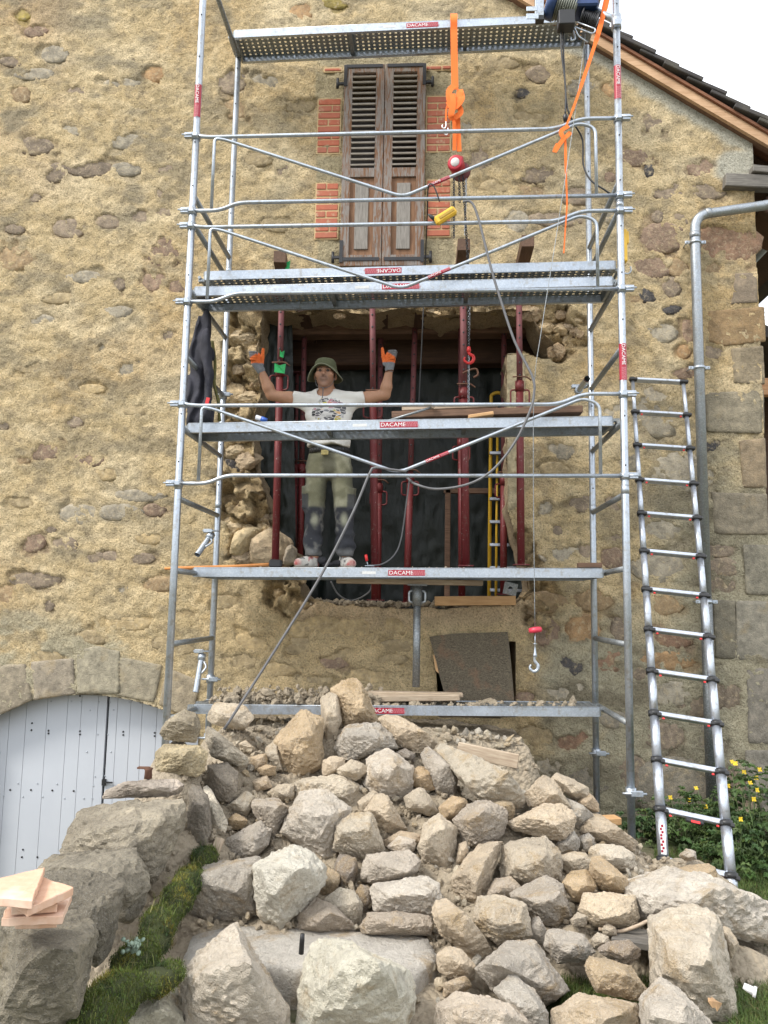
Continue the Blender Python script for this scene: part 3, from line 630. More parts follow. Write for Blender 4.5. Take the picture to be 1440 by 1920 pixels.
# thickness of the wall inside its openings
def reveal(poly, depth, amp, material, name, cells=9, colr=(.42, .32, .2)):
    poly = densify(poly, .05); n = len(poly); cx_, cz_ = np.mean(poly, axis=0); vs = []
    for k in range(cells + 1):
        y = YW - .002 + depth * k / cells
        for x, z in poly:
            d = 0 if k == 0 else amp * float(fbm(np.array([[x * 6, y * 6, z * 6]]), 55, 3)[0])
            dd = math.hypot(x - cx_, z - cz_); vs.append((x + (x - cx_) / dd * abs(d), y, z + (z - cz_) / dd * abs(d)))
    fs = [(k * n + i, k * n + (i + 1) % n, (k + 1) * n + (i + 1) % n, (k + 1) * n + i) for k in range(cells) for i in range(n)]
    me = npmesh(name, vs, fs, True); vcol(me, np.tile(np.array(colr), (len(vs), 1)) * (1 + .25 * fbm(np.array(vs) * 7, 5, 3))[:, None]); return link(name, me, material, house)
reveal(HOLE, .55, .06, M['wall'], 'opening_reveal'); reveal(DOOR, .5, .008, M['wall'], 'door_reveal', 5, (.33, .28, .2)); reveal(SMALL, .4, .01, M['wall'], 'hatch_reveal', 4); reveal(WIN, .4, .0, M['wall'], 'window_reveal', 4)

# brick window surround
def m_brick():
    t = NT('red_brick'); oi = t.n('ObjectInfo'); v = t.n('NewGeometry').outputs['Position']; n = t.noise(v, 40, 5, .6); n2 = t.noise(v, 9, 3)
    c = t.mix(n, (0.34, 0.085, 0.045), (0.52, 0.17, 0.095)); c = t.mix(t.ramp(n2, [(.4, 0.0), (.75, .4)]), c, (.3, .1, .07))
    c = t.mix(t.math('MULTIPLY', oi.outputs['Random'], .6), c, (.33, .13, .085)); c = t.mix(t.ramp(t.noise(v, 17, 5, .7), [(.55, 0.0), (.66, .75)]), c, (.46, .34, .22)); return t.fin(c, .9, 0, t.bump(n, .4, .004))
M['brick'] = m_brick(); M['mortar'] = m_plain('brick_mortar', (.50, .37, .2), .95, 0, .25, 60, .4, .004)
bs = empty('brick_surround'); bs.parent = house; bs.location = (0, 0, 0)
def brick_col(x0, x1, y0, y1, rows, ph):
    a, b = W(x0, y1, YW), W(x1, y0, YW); mb = MB(); mb.box(((a.x + b.x) / 2, YW + .012, (a.z + b.z) / 2), (b.x - a.x + .01, .04, b.z - a.z + .01)); mb.build('mortar_bed', M['mortar'], bs)
    hh = (b.z - a.z) / rows; w = b.x - a.x
    for r in range(rows):
        z = a.z + hh * (r + .5); seg = [(0, 1)] if (r + ph) % 2 else [(0, .46), (.46, 1)]
        if rng.random() < .25 and len(seg) == 2: seg = [(0, .62), (.62, 1)]
        for s0, s1 in seg:
            mb = MB(); mb.box((0, 0, 0), (w * (s1 - s0) - .011, .05, hh - .012), Matrix.Rotation(rng.uniform(-.012, .012), 3, 'Y'), .004)
            mb.build('brick', M['brick'], bs, (a.x + w * (s0 + s1) / 2, .010 + rng.uniform(-.003, .003), z))
brick_col(594, 640, 186, 289, 8, 0); brick_col(590, 636, 344, 449, 8, 1); brick_col(608, 641, 128, 136, 1, 1)
brick_col(799, 845, 181, 286, 8, 0); brick_col(799, 845, 338, 445, 8, 1); brick_col(799, 840, 497, 506, 1, 1); brick_col(799, 846, 124, 133, 1, 0)

# shutters
def m_shutter():
    t = NT('flaking_brown_paint'); v = t.n('NewGeometry').outputs['Position']; n = t.noise(t.mapping(v, (30, 30, 3)), 2.2, 6, .7, .8); n2 = t.noise(v, 7, 5, .6); n3 = t.noise(t.mapping(v, (90, 90, 6)), 2, 4, .6)
    c = t.mix(n3, (.14, .12, .105), (.30, .27, .245)); c = t.mix(t.ramp(n, [(.47, 0.0), (.56, 1.0)]), c, (.175, .085, .04)); c = t.mix(t.ramp(n2, [(.55, 0.0), (.7, .6)]), c, (.10, .055, .03))
    return t.fin(c, .85, 0, t.bump(n, .5, .004))
M['shutter'] = m_shutter()
def m_panel():
    t = NT('bare_grey_panel'); v = t.n('NewGeometry').outputs['Position']; n = t.noise(t.mapping(v, (60, 60, 4)), 2, 6, .7)
    return t.fin(t.mix(t.ramp(n, [(.3, 0.0), (.7, 1.0)]), (.13, .115, .10), (.33, .305, .27)), .9, 0, t.bump(n, .5, .004))
M['panel'] = m_panel(); M['slat'] = m_wood('pale_slat_wood', (.26, .225, .185), (.47, .42, .36), 3, (2, 12, 12)); M['brown_panel'] = m_wood('brown_panel_wood', (.13, .06, .028), (.30, .16, .08), 4, (12, 12, 1))
sx0, sx1 = W(642, 315, YW).x, W(797, 315, YW).x; sz0, sz1 = W(720, 503, YW).z, W(720, 127, YW).z
sw = (sx1 - sx0) / 2
for k in range(2):
    x0 = sx0 + k * sw + .003; x1 = x0 + sw - .006; cx = (x0 + x1) / 2; wd = x1 - x0; yc = YW - .035
    sh = empty('shutter'); sh.parent = house; sh.location = (0, 0, 0)
    def part(nm, c, s, m=M['shutter'], rot=None, bev=.003):
        q = MB(); q.box((0, 0, 0), s, rot, bev); return q.build(nm, m, sh, (c[0], c[1] - YW, c[2]))
    st = .075; H = sz1 - sz0
    part('stile', (x0 + st / 2, yc, (sz0 + sz1) / 2), (st, .035, H)); part('stile', (x1 - st / 2, yc, (sz0 + sz1) / 2), (st, .035, H))
    zr = sz0 + H * .455
    part('rail', (cx, yc, sz1 - .04), (wd - 2 * st, .034, .08)); part('rail', (cx, yc, zr), (wd - 2 * st, .034, .085)); part('rail', (cx, yc, sz0 + .05), (wd - 2 * st, .034, .10))
    nl = 17; za, zb = zr + .05, sz1 - .09
    for i in range(nl): part('louvre_slat', (cx, yc - .004, za + (zb - za) * (i + .5) / nl), (wd - 2 * st, .040, .014), M['slat'], rot=Matrix.Rotation(math.radians(20), 3, 'X'), bev=.001)
    part('door_panel', (cx, yc + .010, (sz0 + .1 + zr - .04) / 2), (wd - 2 * st, .012, zr - .04 - sz0 - .1), M['brown_panel'], bev=0)
    part('raised_panel', (cx, yc - .001, (sz0 + .1 + zr - .04) / 2), (wd - 2 * st - .09, .016, zr - .04 - sz0 - .21), M['panel'], bev=.004)
    s = -1 if k == 0 else 1; xe = x0 if k == 0 else x1
    for zz in (sz1 - .02, sz0 + .06):
        q = MB(); q.box((cx, yc - .021, zz), (wd * .9, .006, .03)); q.box((xe - s * .012, yc - .022, zz - (.09 if zz > 5 else -.07)), (.03, .007, .2)); q.box((xe + s * .035, yc - .01, zz - (.16 if zz > 5 else -.02)), (.07, .02, .022)); q.tube([V(xe + s * .06, yc - .01, zz - .2 if zz > 5 else zz - .03), V(xe + s * .06, yc - .01, zz - .11 if zz > 5 else zz + .07)], .013, 8)
        q.build('hinge', M['steel_black'], sh)

# cellar door
def m_door():
    t = NT('white_painted_boards'); v = t.n('NewGeometry').outputs['Position']; n = t.noise(v, 4, 4); n2 = t.noise(t.mapping(v, (30, 30, 1.5)), 3, 4)
    c = t.mix(n, (.45, .475, .52), (.51, .535, .575)); c = t.mix(t.ramp(n2, [(.62, 0), (.8, .25)]), c, (.45, .46, .48)); return t.fin(c, .45, 0, t.bump(n2, .08, .002))
M['door'] = m_door()
door = empty('cellar_door'); door.parent = house; door.location = (0, 0, 0)
yd = YW + .17; edges = [W(q, 1400, yd).x for q in (-110, -78, -48, -18, 14, 45, 84, 122, 148, 179, 196)]
edges2 = [W(q, 1400, yd).x for q in (200, 216, 241, 263, 291, 318, 345, 372)]
for E in (edges, edges2):
    for a, b in zip(E[:-1], E[1:]):
        zt = lambda x: acz + math.sqrt(max(aR ** 2 - (x - acx) ** 2, 0)) + .05
        q = MB(); q.prism([(a + .0016, yd, -1.4), (b - .0016, yd, -1.4), (b - .0016, yd, zt(b)), (a + .0016, yd, zt(a))], (0, .03, 0)); q.build('board', M['door'], door)
q = MB(); q.box(((edges[0] + edges2[-1]) / 2, yd + .045, 0), (edges2[-1] - edges[0], .02, 2.6)); q.build('backing_board', M['plastic_black'], door)
BO = [(60, 176), (59, 189), (91, 190), (91, 195), (150, 191), (150, 197), (231, 192), (231, 198), (290, 194), (290, 200), (19, 301), (58, 301), (98, 302), (138, 303), (43, 413), (41, 427), (70, 427), (150, 125)]
BO2 = [(96, 135), (134, 135), (151, 136), (186, 136), (206, 137), (213, 151), (169, 152), (242, 137), (263, 138), (34, 289), (70, 289), (107, 290), (7, 313), (43, 314), (80, 314), (121, 317), (157, 317), (173, 317), (175, 293), (178, 276), (163, 230), (208, 230), (183, 197), (202, 197), (0, 231), (197, 275)]
for nm, L, mt, r in (('bolt_hole', BO, M['plastic_black'], .0085), ('screw_head', BO2, M['galv'], .006)):
    for (a, b) in L:
        w = W(a, 1180 + b, yd - .002); q = MB(); q.lathe((0, 0, 0), (0, -1, 0), [(0, r), (.003, r * .9), (.0032, 0)], 10); q.build(nm, mt, door, (w.x, w.y - YW, w.z))
q = MB(); w = W(196, 1466, yd); q.box((w.x, yd - .012, w.z), (.03, .022, .05)); q.box((w.x + .04, yd - .02, w.z), (.07, .012, .012)); q.build('latch', M['steel_black'], door)

# roof over the right-hand slope
roof = empty('roof'); roof.parent = house; roof.location = (0, 0, 0)
sl = Vector((1, 0, -.683)).normalized(); up = Vector((.683, 0, 1)).normalized()
pA = Vector((.3, 0, float(ROOF(.3)) - .055)); Ls = 3.9
rotS = Matrix((sl, (0, 1, 0), up)).transposed()
def slab(nm, s0, s1, y0, y1, u0, u1, m, par=roof, bev=0.0, jit=0):
    q = MB(); q.box((0, 0, 0), (s1 - s0, y1 - y0, u1 - u0), rotS, bev); c = pA + sl * ((s0 + s1) / 2) + up * ((u0 + u1) / 2) + Vector((0, (y0 + y1) / 2, 0)); return q.build(nm, m, par, (c.x, c.y - YW, c.z))
M['verge'] = m_wood('verge_board_wood', (.44, .26, .14), (.66, .44, .27), 6, (1, 12, 12))
slab('verge_board', -4, Ls, 6.315, 6.35, .0, .075, M['verge']); slab('soffit_board', -4, Ls, 6.35, 6.42, .002, .03, m_wood('soffit_wood', (.12, .06, .035), (.24, .13, .075), 6))
M['batten'] = m_wood('batten_wood', (.15, .06, .03), (.28, .12, .06), 7)
slab('batten', -4, Ls, 6.29, 6.60, .077, .10, M['batten'])
slab('sarking', -4, Ls, 6.60, 12.0, .06, .13, M['wood_dark'])
def m_tile():
    t = NT('dark_roof_tile'); oi = t.n('ObjectInfo'); v = t.n('NewGeometry').outputs['Position']; n = t.noise(v, 18, 5, .65); n2 = t.noise(v, 5, 4)
    c = t.mix(n, (.022, .02, .02), (.07, .062, .058)); c = t.mix(t.ramp(n2, [(.5, 0), (.7, .5)]), c, (.10, .09, .06)); return t.fin(c, .8, 0, t.bump(n, .5, .008))
M['tile'] = m_tile()
nt = 16; tl = .262
for r in range(nt):
    for cidx in range(2):
        s0 = .1 + r * .235; q = MB(); tilt_ = Matrix.Rotation(-.13 + rng.uniform(-.03, .03), 3, 'Y'); q.box((0, 0, 0), (tl + .1, .26, .03 + rng.uniform(0, .012)), rotS @ tilt_, .006)
        c = pA + sl * (s0 + tl / 2) + up * (.146 + rng.uniform(-.006, .006)) + Vector((0, 6.385 + .27 * cidx + rng.uniform(-.012, .012), 0)); q.build('roof_tile', M['tile'], roof, (c.x, c.y - YW, c.z))
slab('tile_field', -4, Ls + .15, 6.70, 12.0, .15, .22, M['tile'])
q = MB(); q.box((0, 0, 0), (5.2, 5.8, .12), Matrix((Vector((1, 0, .683)).normalized(), (0, 1, 0), Vector((-.683, 0, 1)).normalized())).transposed()); q.build('far_slope', M['tile'], roof, (-4.55, 2.85, ROOF(APEX) - .683 * 2.25 + .12))
# dark wooden eave timbers
q = MB(); w = W(1358, 345, YW - .03); q.box((0, 0, 0), (.55, .1, .115), Matrix.Rotation(.06, 3, 'Y'), .006); q.build('wall_plate', M['wood_grey'], house, (w.x + .27, w.y - YW, w.z))
q = MB(); w = W(1410, 325, YW - .05); q.box((0, 0, 0), (.4, .1, .06), Matrix.Rotation(.12, 3, 'Y'), .005); q.build('eave_block', M['wood_grey'], house, (w.x + .19, w.y - YW, w.z))
q = MB(); w = W(1428, 395, YW + .05); q.box((0, 0, 0), (.3, .5, .2), Matrix.Rotation(.5, 3, 'Y'), .01); q.build('rafter_foot', M['wood_dark'], house, (w.x + .15, w.y - YW + .2, w.z))
q = MB(); q.box((COR - .26, 9.2, 2.0), (.505, 5.5, 6.9)); q.box((-5.6, 9.2, 2.2), (.4, 5.5, 6.0)); q.box((-1.6, 12.0, 3.4), (8.5, .3, 9.4)); q.build('rear_walls', M['mortar'], house)
# room behind the opening
q = MB(); q.box((-1.4, 8.9, 1.45), (7.2, 3.9, .1)); q.build('room_floor', M['wood_dark'], house)
q = MB(); q.box((-1.4, 9.0, 4.35), (7.2, 4.0, .1)); q.build('room_ceiling', M['wood_dark'], house)

# ------------------------------------------------------------------ scaffold
XL, XR, YF, YB = -1.712, 1.288, 5.143, 6.16
DZ = 0.06                                       # the right-hand frame stands a little higher
_txt = {}
def text_mesh(s, size):
    if (s, size) not in _txt:
        cu = bpy.data.curves.new('lettering', 'FONT'); cu.body = s; cu.size = size; cu.align_x = 'LEFT'; cu.align_y = 'CENTER'; cu.extrude = 0.0004; cu.resolution_u = 3
        ob = bpy.data.objects.new('tmp', cu); C.objects.link(ob); dg = bpy.context.evaluated_depsgraph_get(); dg.update()
        me = bpy.data.meshes.new_from_object(ob.evaluated_get(dg)); me.name = 'lettering'; bpy.data.objects.remove(ob); me.materials.clear(); me.materials.append(M['letter']); _txt[(s, size)] = me
    return _txt[(s, size)]
def small_print(name='small_print'):
    if 'sp' not in _txt:
        q = MB(); r = random.Random(3)
        for i in range(4):
            x = 0
            while x < .075:
                w = r.uniform(.006, .016); q.box((x + w / 2, 0, .010 - i * .0066), (w, .0008, .0026)); x += w + .003
        _txt['sp'] = q.mesh(name); _txt['sp'].materials.append(m_plain('small_print', (.62, .25, .28), .5, 0, .05))
    return _txt['sp']
def sticker(parent, rot, loc, h=.042, tube_r=None):
    """red maker's label reading DACAME; local x along the text, local z up, faces -y"""
    L = h * 6.3; q = MB()
    if tube_r:
        n = 9; vs = []; 
        for i in range(n):
            a = math.radians(-75 + 150 * i / (n - 1)); vs += [V(0, -math.cos(a) * (tube_r + .0012), math.sin(a) * (tube_r + .0012)), V(L, -math.cos(a) * (tube_r + .0012), math.sin(a) * (tube_r + .0012))]
        q.add(vs, [(2 * i, 2 * i + 1, 2 * i + 3, 2 * i + 2) for i in range(n - 1)], True); yy = -(tube_r + .0022)
    else: q.box((L / 2, -.0005, 0), (L, .001, h)); yy = -.0018
    o = q.build('sticker', M['sticker'], parent, Vector(loc)); o.rotation_euler = rot.to_euler()
    t = link('lettering', text_mesh('DACAME', h * (.92 if not tube_r else .8)), None, o, (h * .12, yy, -h * .02)); t.rotation_euler = (math.pi / 2, 0, 0); t.scale = (1.12, 1, 1)
    s = link('small_print', small_print(), None, o, (L * .655, yy, 0)); s.scale = (h / .036,) * 3
    return o
scaf = empty('scaffold', (0, YF, 0), 'galvanised steel tube scaffold tower standing in front of the gable wall', 'scaffold')
TRZ = [.82, 1.32, 1.81, 2.30, 2.79, 3.30, 3.79, 4.29, 4.49, 6.33]      # ladder rungs of the end frames
for side, X0, dz in (('l', XL, 0.0), ('r', XR, DZ)):
    fr = empty('end_frame'); fr.parent = scaf; fr.location = (0, 0, 0)
    for Y0 in (YF, YB):
        zb = .1 if Y0 == YF else .06
        if side == 'l': zb = -.05
        ztop = 7.6 if Y0 == YF else 6.36
        q = MB(); q.tube([V(X0, Y0, zb), V(X0, Y0, 2.38), V(X0, Y0, 2.381), V(X0, Y0, ztop)], [.0245, .0245, .0242, .0242], 16)
        q.tube([V(X0, Y0, 2.36), V(X0, Y0, 2.42)], .0262, 14); q.tube([V(X0, Y0, 4.36), V(X0, Y0, 4.40)], .0262, 14); q.build('standard', M['galv'], fr)
        q = MB()
        for i in range(12):
            z = 2.55 + i * .333; q.lathe(V(X0, Y0 - .0235, z), (0, -1, 0), [(0, .006), (.0016, .006), (.0018, 0)], 8)
        q.build('pin_holes', M['plastic_black'], fr)
        q = MB(); q.tube([V(X0, Y0, zb - .06), V(X0, Y0, zb + .01)], .017, 10); q.box((X0 + (.02 if side == 'r' else 0), Y0, zb - .065), (.15, .15, .008)); q.build('base_plate', M['galv'], fr)
    for z in TRZ:
        q = MB(); q.tube([V(X0, YF + .02, z + dz), V(X0, YB - .02, z + dz)], .0195, 12); q.build('transom', M['galv_dark'], fr)
        for Y0 in (YF, YB):
            pass
    for z in (3.30, 1.0, .55) if side == 'l' else (.46, .52):
        q = MB(); yy = YB if side == 'l' else (YF if z < .5 else YB); q.tube([V(X0, yy, z - .03), V(X0, yy, z + .03)], .034, 12); q.box((X0 + .03, yy - .03, z), (.075, .03, .035), None, .004); q.tube([V(X0 - .06, yy - .035, z), V(X0 + .09, yy - .035, z)], .008, 8); q.build('coupler', M['galv'], fr)
# front guard-rails with their V braces
GR = [(4.934, 4.363), (4.251, 3.690), (2.956, 2.401)]
for ztop, zbot in GR:
    g = empty('guardrail'); g.parent = scaf; g.location = (0, 0, 0); y = YF - .012; J = .058
    def zz(x, z): return z + DZ * 0.35 * (x - XL) / 3
    q = MB(); q.tube(fillet([V(XL, y, ztop), V(XL + .1, y, ztop - .012), V(XR - .43, y, zz(XR - .43, ztop - .012)), V(XR - .27, y, zz(XR, ztop) + J), V(XR, y, zz(XR, ztop) + J)], .08), .0135, 12); q.build('top_rail', M['galv'], g)
    q = MB(); q.tube(fillet([V(XL, y, zbot), V(XL + .2, y, zbot), V(XL + .33, y, zbot + J), V(XR, y, zz(XR, zbot + J))], .08), .0135, 12); q.build('bottom_rail', M['galv'], g)
    xm = XL + 1.5
    q = MB(); q.tube(fillet([V(XL + .14, y + .0, zbot + .02), V(XL + .14, y, ztop - .02), V(XL + .22, y, ztop - .035), V(xm, y, zbot + J + .028), V(XR - .27, y, zz(XR, ztop) + J - .03), V(XR - .16, y, zz(XR, ztop) + J - .07), V(XR - .16, y, zz(XR, zbot) + J)], .07), .0115, 12); q.build('v_brace', M['galv'], g)
    for X0, zt, zb in ((XL, ztop, zbot), (XR, zz(XR, ztop) + J, zz(XR, zbot) + J)):
        for z in (zt, zb):
            q = MB(); q.tube([V(X0, YF, z - .024), V(X0, YF, z + .024)], .0325, 14); s = -1 if X0 == XL else 1
            q.box((X0 + s * .05, y - .004, z), (.06, .03, .042), None, .004); q.tube([V(X0 + s * .02, y - .02, z), V(X0 + s * .095, y - .02, z)], .006, 8); q.box((X0, y - .022, z), (.035, .012, .03), None, .003); q.build('coupler', M['galv'], g)
    a = V(xm, y, zbot + J + .028); b = V(XR - .27, y, zz(XR, ztop) + J - .03); d = (b - a).normalized(); ang = math.atan2(d.z, d.x)
    sticker(g, Matrix.Rotation(-ang, 3, 'Y'), a + d * (.19 if ztop > 4.8 else .2 if ztop < 3 else .2) - Vector((0, YF, 0)), .026, .0118)
for X0, px, py in ((XL, 371, 190), (XR, 1161, 155), (XR, 1163, 678)):
    w = W(px, py, YF); sticker(scaf, Matrix.Rotation(math.pi / 2, 3, 'Y'), (X0, 0, w.z + .12), .04, .0245)

# ------------------------------------------------------------------ scaffold planks
PL = 2.955; PWD = .32
def deck_mesh():
    vs = []; fs = []; nxh = 62; nyh = 7; cw = PL / nxh; cd = (PWD - .012) / nyh; r = min(cw, cd) * .23
    for i in range(nxh):
        for j in range(nyh):
            cx = (i + .5) * cw; cy = (j + .5 + (0.0)) * cd - (PWD - .012) / 2; b = len(vs)
            for k in range(8):
                a = math.pi / 4 * k; ox, oy = (1, 1, 0, -1, -1, -1, 0, 1)[k], (0, 1, 1, 1, 0, -1, -1, -1)[k]
                vs.append((cx + ox * cw / 2, cy + oy * cd / 2, 0)); vs.append((cx + r * math.cos(a), cy + r * math.sin(a), .004))
            for k in range(8):
                k2 = (k + 1) % 8; fs.append((b + 2 * k, b + 2 * k2, b + 2 * k2 + 1, b + 2 * k + 1))
    me = npmesh('deck', vs, fs, False); me.materials.append(M['galv_dark']); return me
DECK = deck_mesh()
def beam_mesh(s):
    q = MB(); hb = .062; y0 = s * PWD / 2
    q.add([V(0, y0, .003), V(0, y0, -hb), V(0, y0 - s * .028, -hb), V(0, y0 - s * .028, -hb + .003), V(0, y0 - s * .003, -hb + .003), V(0, y0 - s * .003, .003)] + [V(PL, y0, .003), V(PL, y0, -hb), V(PL, y0 - s * .028, -hb), V(PL, y0 - s * .028, -hb + .003), V(PL, y0 - s * .003, -hb + .003), V(PL, y0 - s * .003, .003)],
          [(i, (i + 1) % 6, (i + 1) % 6 + 6, i + 6) for i in range(6)] + [(0, 1, 2, 3, 4, 5), (11, 10, 9, 8, 7, 6)])
    q.tube([V(0, y0 - s * .004, .003), V(PL, y0 - s * .004, .003)], .005, 6); me = q.mesh('side_beam'); me.materials.append(M['galv']); return me
BEAM = (beam_mesh(-1), beam_mesh(1))
q = MB(); q.box((0, 0, -.03), (.02, PWD - .01, .06)); q.box((-.03, -.1, -.012), (.06, .04, .02)); q.box((-.03, .1, -.012), (.06, .04, .02)); q.tube([V(-.05, -.13, -.03), V(-.05, .13, -.03)], .012, 8); CAP = q.mesh('end_hook'); CAP.materials.append(M['galv_dark'])
q = MB(); q.box((0, 0, -.022), (.03, PWD - .012, .03)); RIB = q.mesh('stiffener'); RIB.materials.append(M['galv_dark'])
def plank(x0, z0, z1, y, label, sx=None, flip=False, half=False):
    """galvanised scaffold plank: perforated deck, two side beams, end hooks, maker's sticker"""
    e = empty('scaffold_plank', (x0, y + PWD / 2, z0), label, 'scaffold plank', 'galvanised scaffold planks')
    rr = math.atan2(z1 - z0, PL); e.rotation_euler = (math.pi if flip else 0, -rr, 0)
    link('deck', DECK, None, e, (0, 0, 0)); link('side_beam', BEAM[0], None, e, (0, 0, 0)); link('side_beam', BEAM[1], None, e, (0, 0, 0))
    a = link('end_hook', CAP, None, e, (0, 0, 0)); b = link('end_hook', CAP, None, e, (PL, 0, 0)); b.scale = (-1, 1, 1)
    for t in (.33, .66): link('stiffener', RIB, None, e, (PL * t, 0, 0))
    if sx is not None:
        if flip: sticker(e, Matrix.Rotation(math.pi, 3, 'X') @ Matrix.Rotation(math.pi, 3, 'Y'), (sx, PWD / 2 + .001, -.03))
        else: sticker(e, Matrix.Identity(3), (sx, -PWD / 2 - .001, -.03))
        if not flip:
            q = MB(); q.box((0, 0, 0), (.1, .001, .02)); q.build('inspection_label', M['sticker_pale'], e, (sx - .14, -PWD / 2 - .0006, -.03))
    return e
def sxof(px, py, y, x0): return W(px, py, y).x - x0
xb = -1.69
plank(xb - .03, CAMZ - .757, CAMZ - .70, 5.77, 'bottom scaffold plank, half buried under the top of the rubble pile', sxof(690, 1335, 5.77, xb - .03))
plank(xb - .03, CAMZ + .247, CAMZ + .287, 5.61, 'scaffold plank the man stands on, at its front edge', sxof(728, 1074, 5.61, xb - .03))
plank(xb - .03, CAMZ + .247, CAMZ + .287, 5.61 + PWD + .012, 'rear plank under the man\'s feet, behind the front one')
plank(xb - .02, CAMZ + 1.25, CAMZ + 1.315, 5.28, 'scaffold plank at the man\'s waist, with timber lying on it', sxof(712, 797, 5.28, xb - .02))
plank(xb - .01, CAMZ + 2.245, CAMZ + 2.305, 5.25, 'lower of the two scaffold planks stacked under the shutters', sxof(716, 536, 5.25, xb - .01))
plank(xb + .03, CAMZ + 2.345, CAMZ + 2.405, 5.34, 'upper, upside-down plank of the pair stacked under the shutters', 1.02 + .42, flip=True)
plank(xb, CAMZ + 4.79, CAMZ + 4.865, 5.92, 'topmost scaffold plank, carrying the orange sling', sxof(762, 43, 5.92, xb))

# ------------------------------------------------------------------ steel props
def prop(px0, py0, px1, py1, Y, label, collar=None, inner_top=True, r=.03, seed=0, Y2=None):
    a = W(px1, py1, Y); b = W(px0, py0, Y2 or Y); d = b - a; L = d.length; dn = d.normalized(); cz = collar if collar is not None else .6
    e = empty('steel_prop', a, label, 'prop', 'red steel props holding up the wall')
    c = dn * (L * cz)
    q = MB(); q.tube([V(0, 0, .008), c], r, 16); q.build('outer_tube', M['prop'], e, (0, 0, 0))
    q = MB(); q.tube([c, dn * L], r * .82, 14); q.build('inner_tube', M['prop_in'], e, (0, 0, 0))
    q = MB()
    k = L * cz + .08
    while k < L - .05:
        q.lathe(dn * k + V(0, -r * .80, 0), (0, -1, 0), [(0, .0085), (.002, .0085), (.0022, 0)], 8); k += .105
    if q.v: q.build('pin_holes', M['plastic_black'], e, (0, 0, 0))
    q = MB(); q.tube([c - dn * .05, c + dn * .035], r * 1.22, 14)
    for s in (-1, 1): q.tube(fillet([c + V(s * r, -.01, -.04), c + V(s * (r + .045), -.02, -.045), c + V(s * (r + .045), -.02, -.16), c + V(s * r, -.01, -.165)], .02), .007, 8)
    q.build('collar_nut', M['prop'], e, (0, 0, 0))
    q = MB(); q.tube(fillet([c + V(-.06, -r - .012, .06), c + V(.05, -r - .012, .062), c + V(.09, -r - .01, .03)], .02), .0065, 8); q.build('pin', M['rust'], e, (0, 0, 0))
    q = MB(); q.box(V(0, 0, .004), (.12, .12, .008)); q.build('foot_plate', M['prop'], e, (0, 0, 0))
    q = MB(); q.box(dn * L, (.13, .13, .008)); q.build('head_plate', M['prop_in'], e, (0, 0, 0))
    return e
prop(528, 560, 516, 1060, 6.17, 'leftmost red prop, with green tape, above the sledgehammer head', .72)
prop(698, 545, 703, 1126, 6.20, 'red prop nearest the man, just right of him, in front of the opening', .64)
prop(868, 545, 873, 1062, 6.18, 'thick red prop beside the chain hoist hook', .62, r=.033)
prop(973, 545, 977, 1060, 6.19, 'rightmost red prop, in front of the pale jamb stone', .645)
prop(571, 612, 562, 1062, 6.95, 'red prop inside the opening, partly hidden behind the man', .40)
prop(714, 632, 708, 1126, 7.0, 'inner red prop directly behind the prop nearest the man', .42)
prop(779, 585, 762, 1130, 6.85, 'slanting inner red prop in the middle of the opening', .42)
prop(864, 600, 866, 1122, 6.8, 'inner red prop directly behind the thick one by the hook', .55)
prop(945, 590, 944, 1115, 6.9, 'inner red prop beside the yellow ladder', .40)
q0 = prop(557, 700, 551, 1060, 7.2, 'dark red prop farthest back in the opening, near the left edge', .5, r=.022)
# tape on the leftmost prop
def m_tape(): return m_plain('green_tape', (.02, .36, .10), .4, 0, .2, 40)
M['tape'] = m_tape()
for k, (a, b, w_, h_) in enumerate([(524, 690, .085, .07), (528, 663, .03, .05)]):
    c = W(a, b, 6.12); q = MB(); q.add([V(-w_ / 2, 0, -h_ / 2), V(w_ / 2, .004, -h_ / 2 - .01), V(w_ / 2 + .01, -.004, h_ / 2), V(0, -.008, h_ / 2 - .015), V(-w_ / 2, .003, h_ / 2 + .008)], [(0, 1, 2, 3, 4)]); o = q.build('tape_strip', M['tape'], None, c)
    m_ = o.modifiers.new('thick', 'SOLIDIFY'); m_.thickness = .002
    setp(o, ['green tape strip wrapped round the leftmost red prop', 'small upper scrap of green tape on the leftmost red prop'][k], 'tape')
# grey prop under the man's platform
a = W(780, 1288, 6.0); e = empty('steel_prop', a, 'grey steel prop holding the man\'s platform from below', 'prop'); top_ = W(777, 1098, 6.0).z - a.z
q = MB(); q.tube([V(0, 0, 0), V(0, 0, top_ * .82)], .028, 14); q.build('inner_tube', M['galv_dark'], e, (0, 0, 0))
q = MB(); q.tube([V(0, 0, top_ * .80), V(0, 0, top_)], .038, 14); q.build('sleeve', M['galv_dark'], e, (0, 0, 0))
q = MB()
for s in (-1, 1): q.tube(fillet([V(s * .035, -.01, top_ * .95), V(s * .062, -.015, top_ * .94), V(s * .062, -.015, top_ * .84), V(s * .035, -.01, top_ * .83)], .02), .009, 8)
q.build('collar_handle', M['galv'], e, (0, 0, 0)); q = MB(); q.box((0, 0, top_ + .004), (.15, .15, .008)); q.build('head_plate', M['galv_dark'], e, (0, 0, 0))
def bar(nm, p0, p1, w_, h_, mat_, label, cat, group=None, bev=.004):
    """straight timber of section w_ (sideways) x h_ (thickness) between two points"""
    p0, p1 = Vector(p0), Vector(p1); d = p1 - p0; c = (p0 + p1) / 2; x = d.normalized(); u = V(0, 0, 1) if abs(x.z) < .9 else V(0, 1, 0); y = u.cross(x).normalized(); z = x.cross(y)
    q = MB(); q.box((0, 0, 0), (d.length, w_, h_), None, bev); o = q.build(nm, mat_, None, c); o.rotation_euler = Matrix((x, y, z)).transposed().to_euler(); return setp(o, label, cat, group)
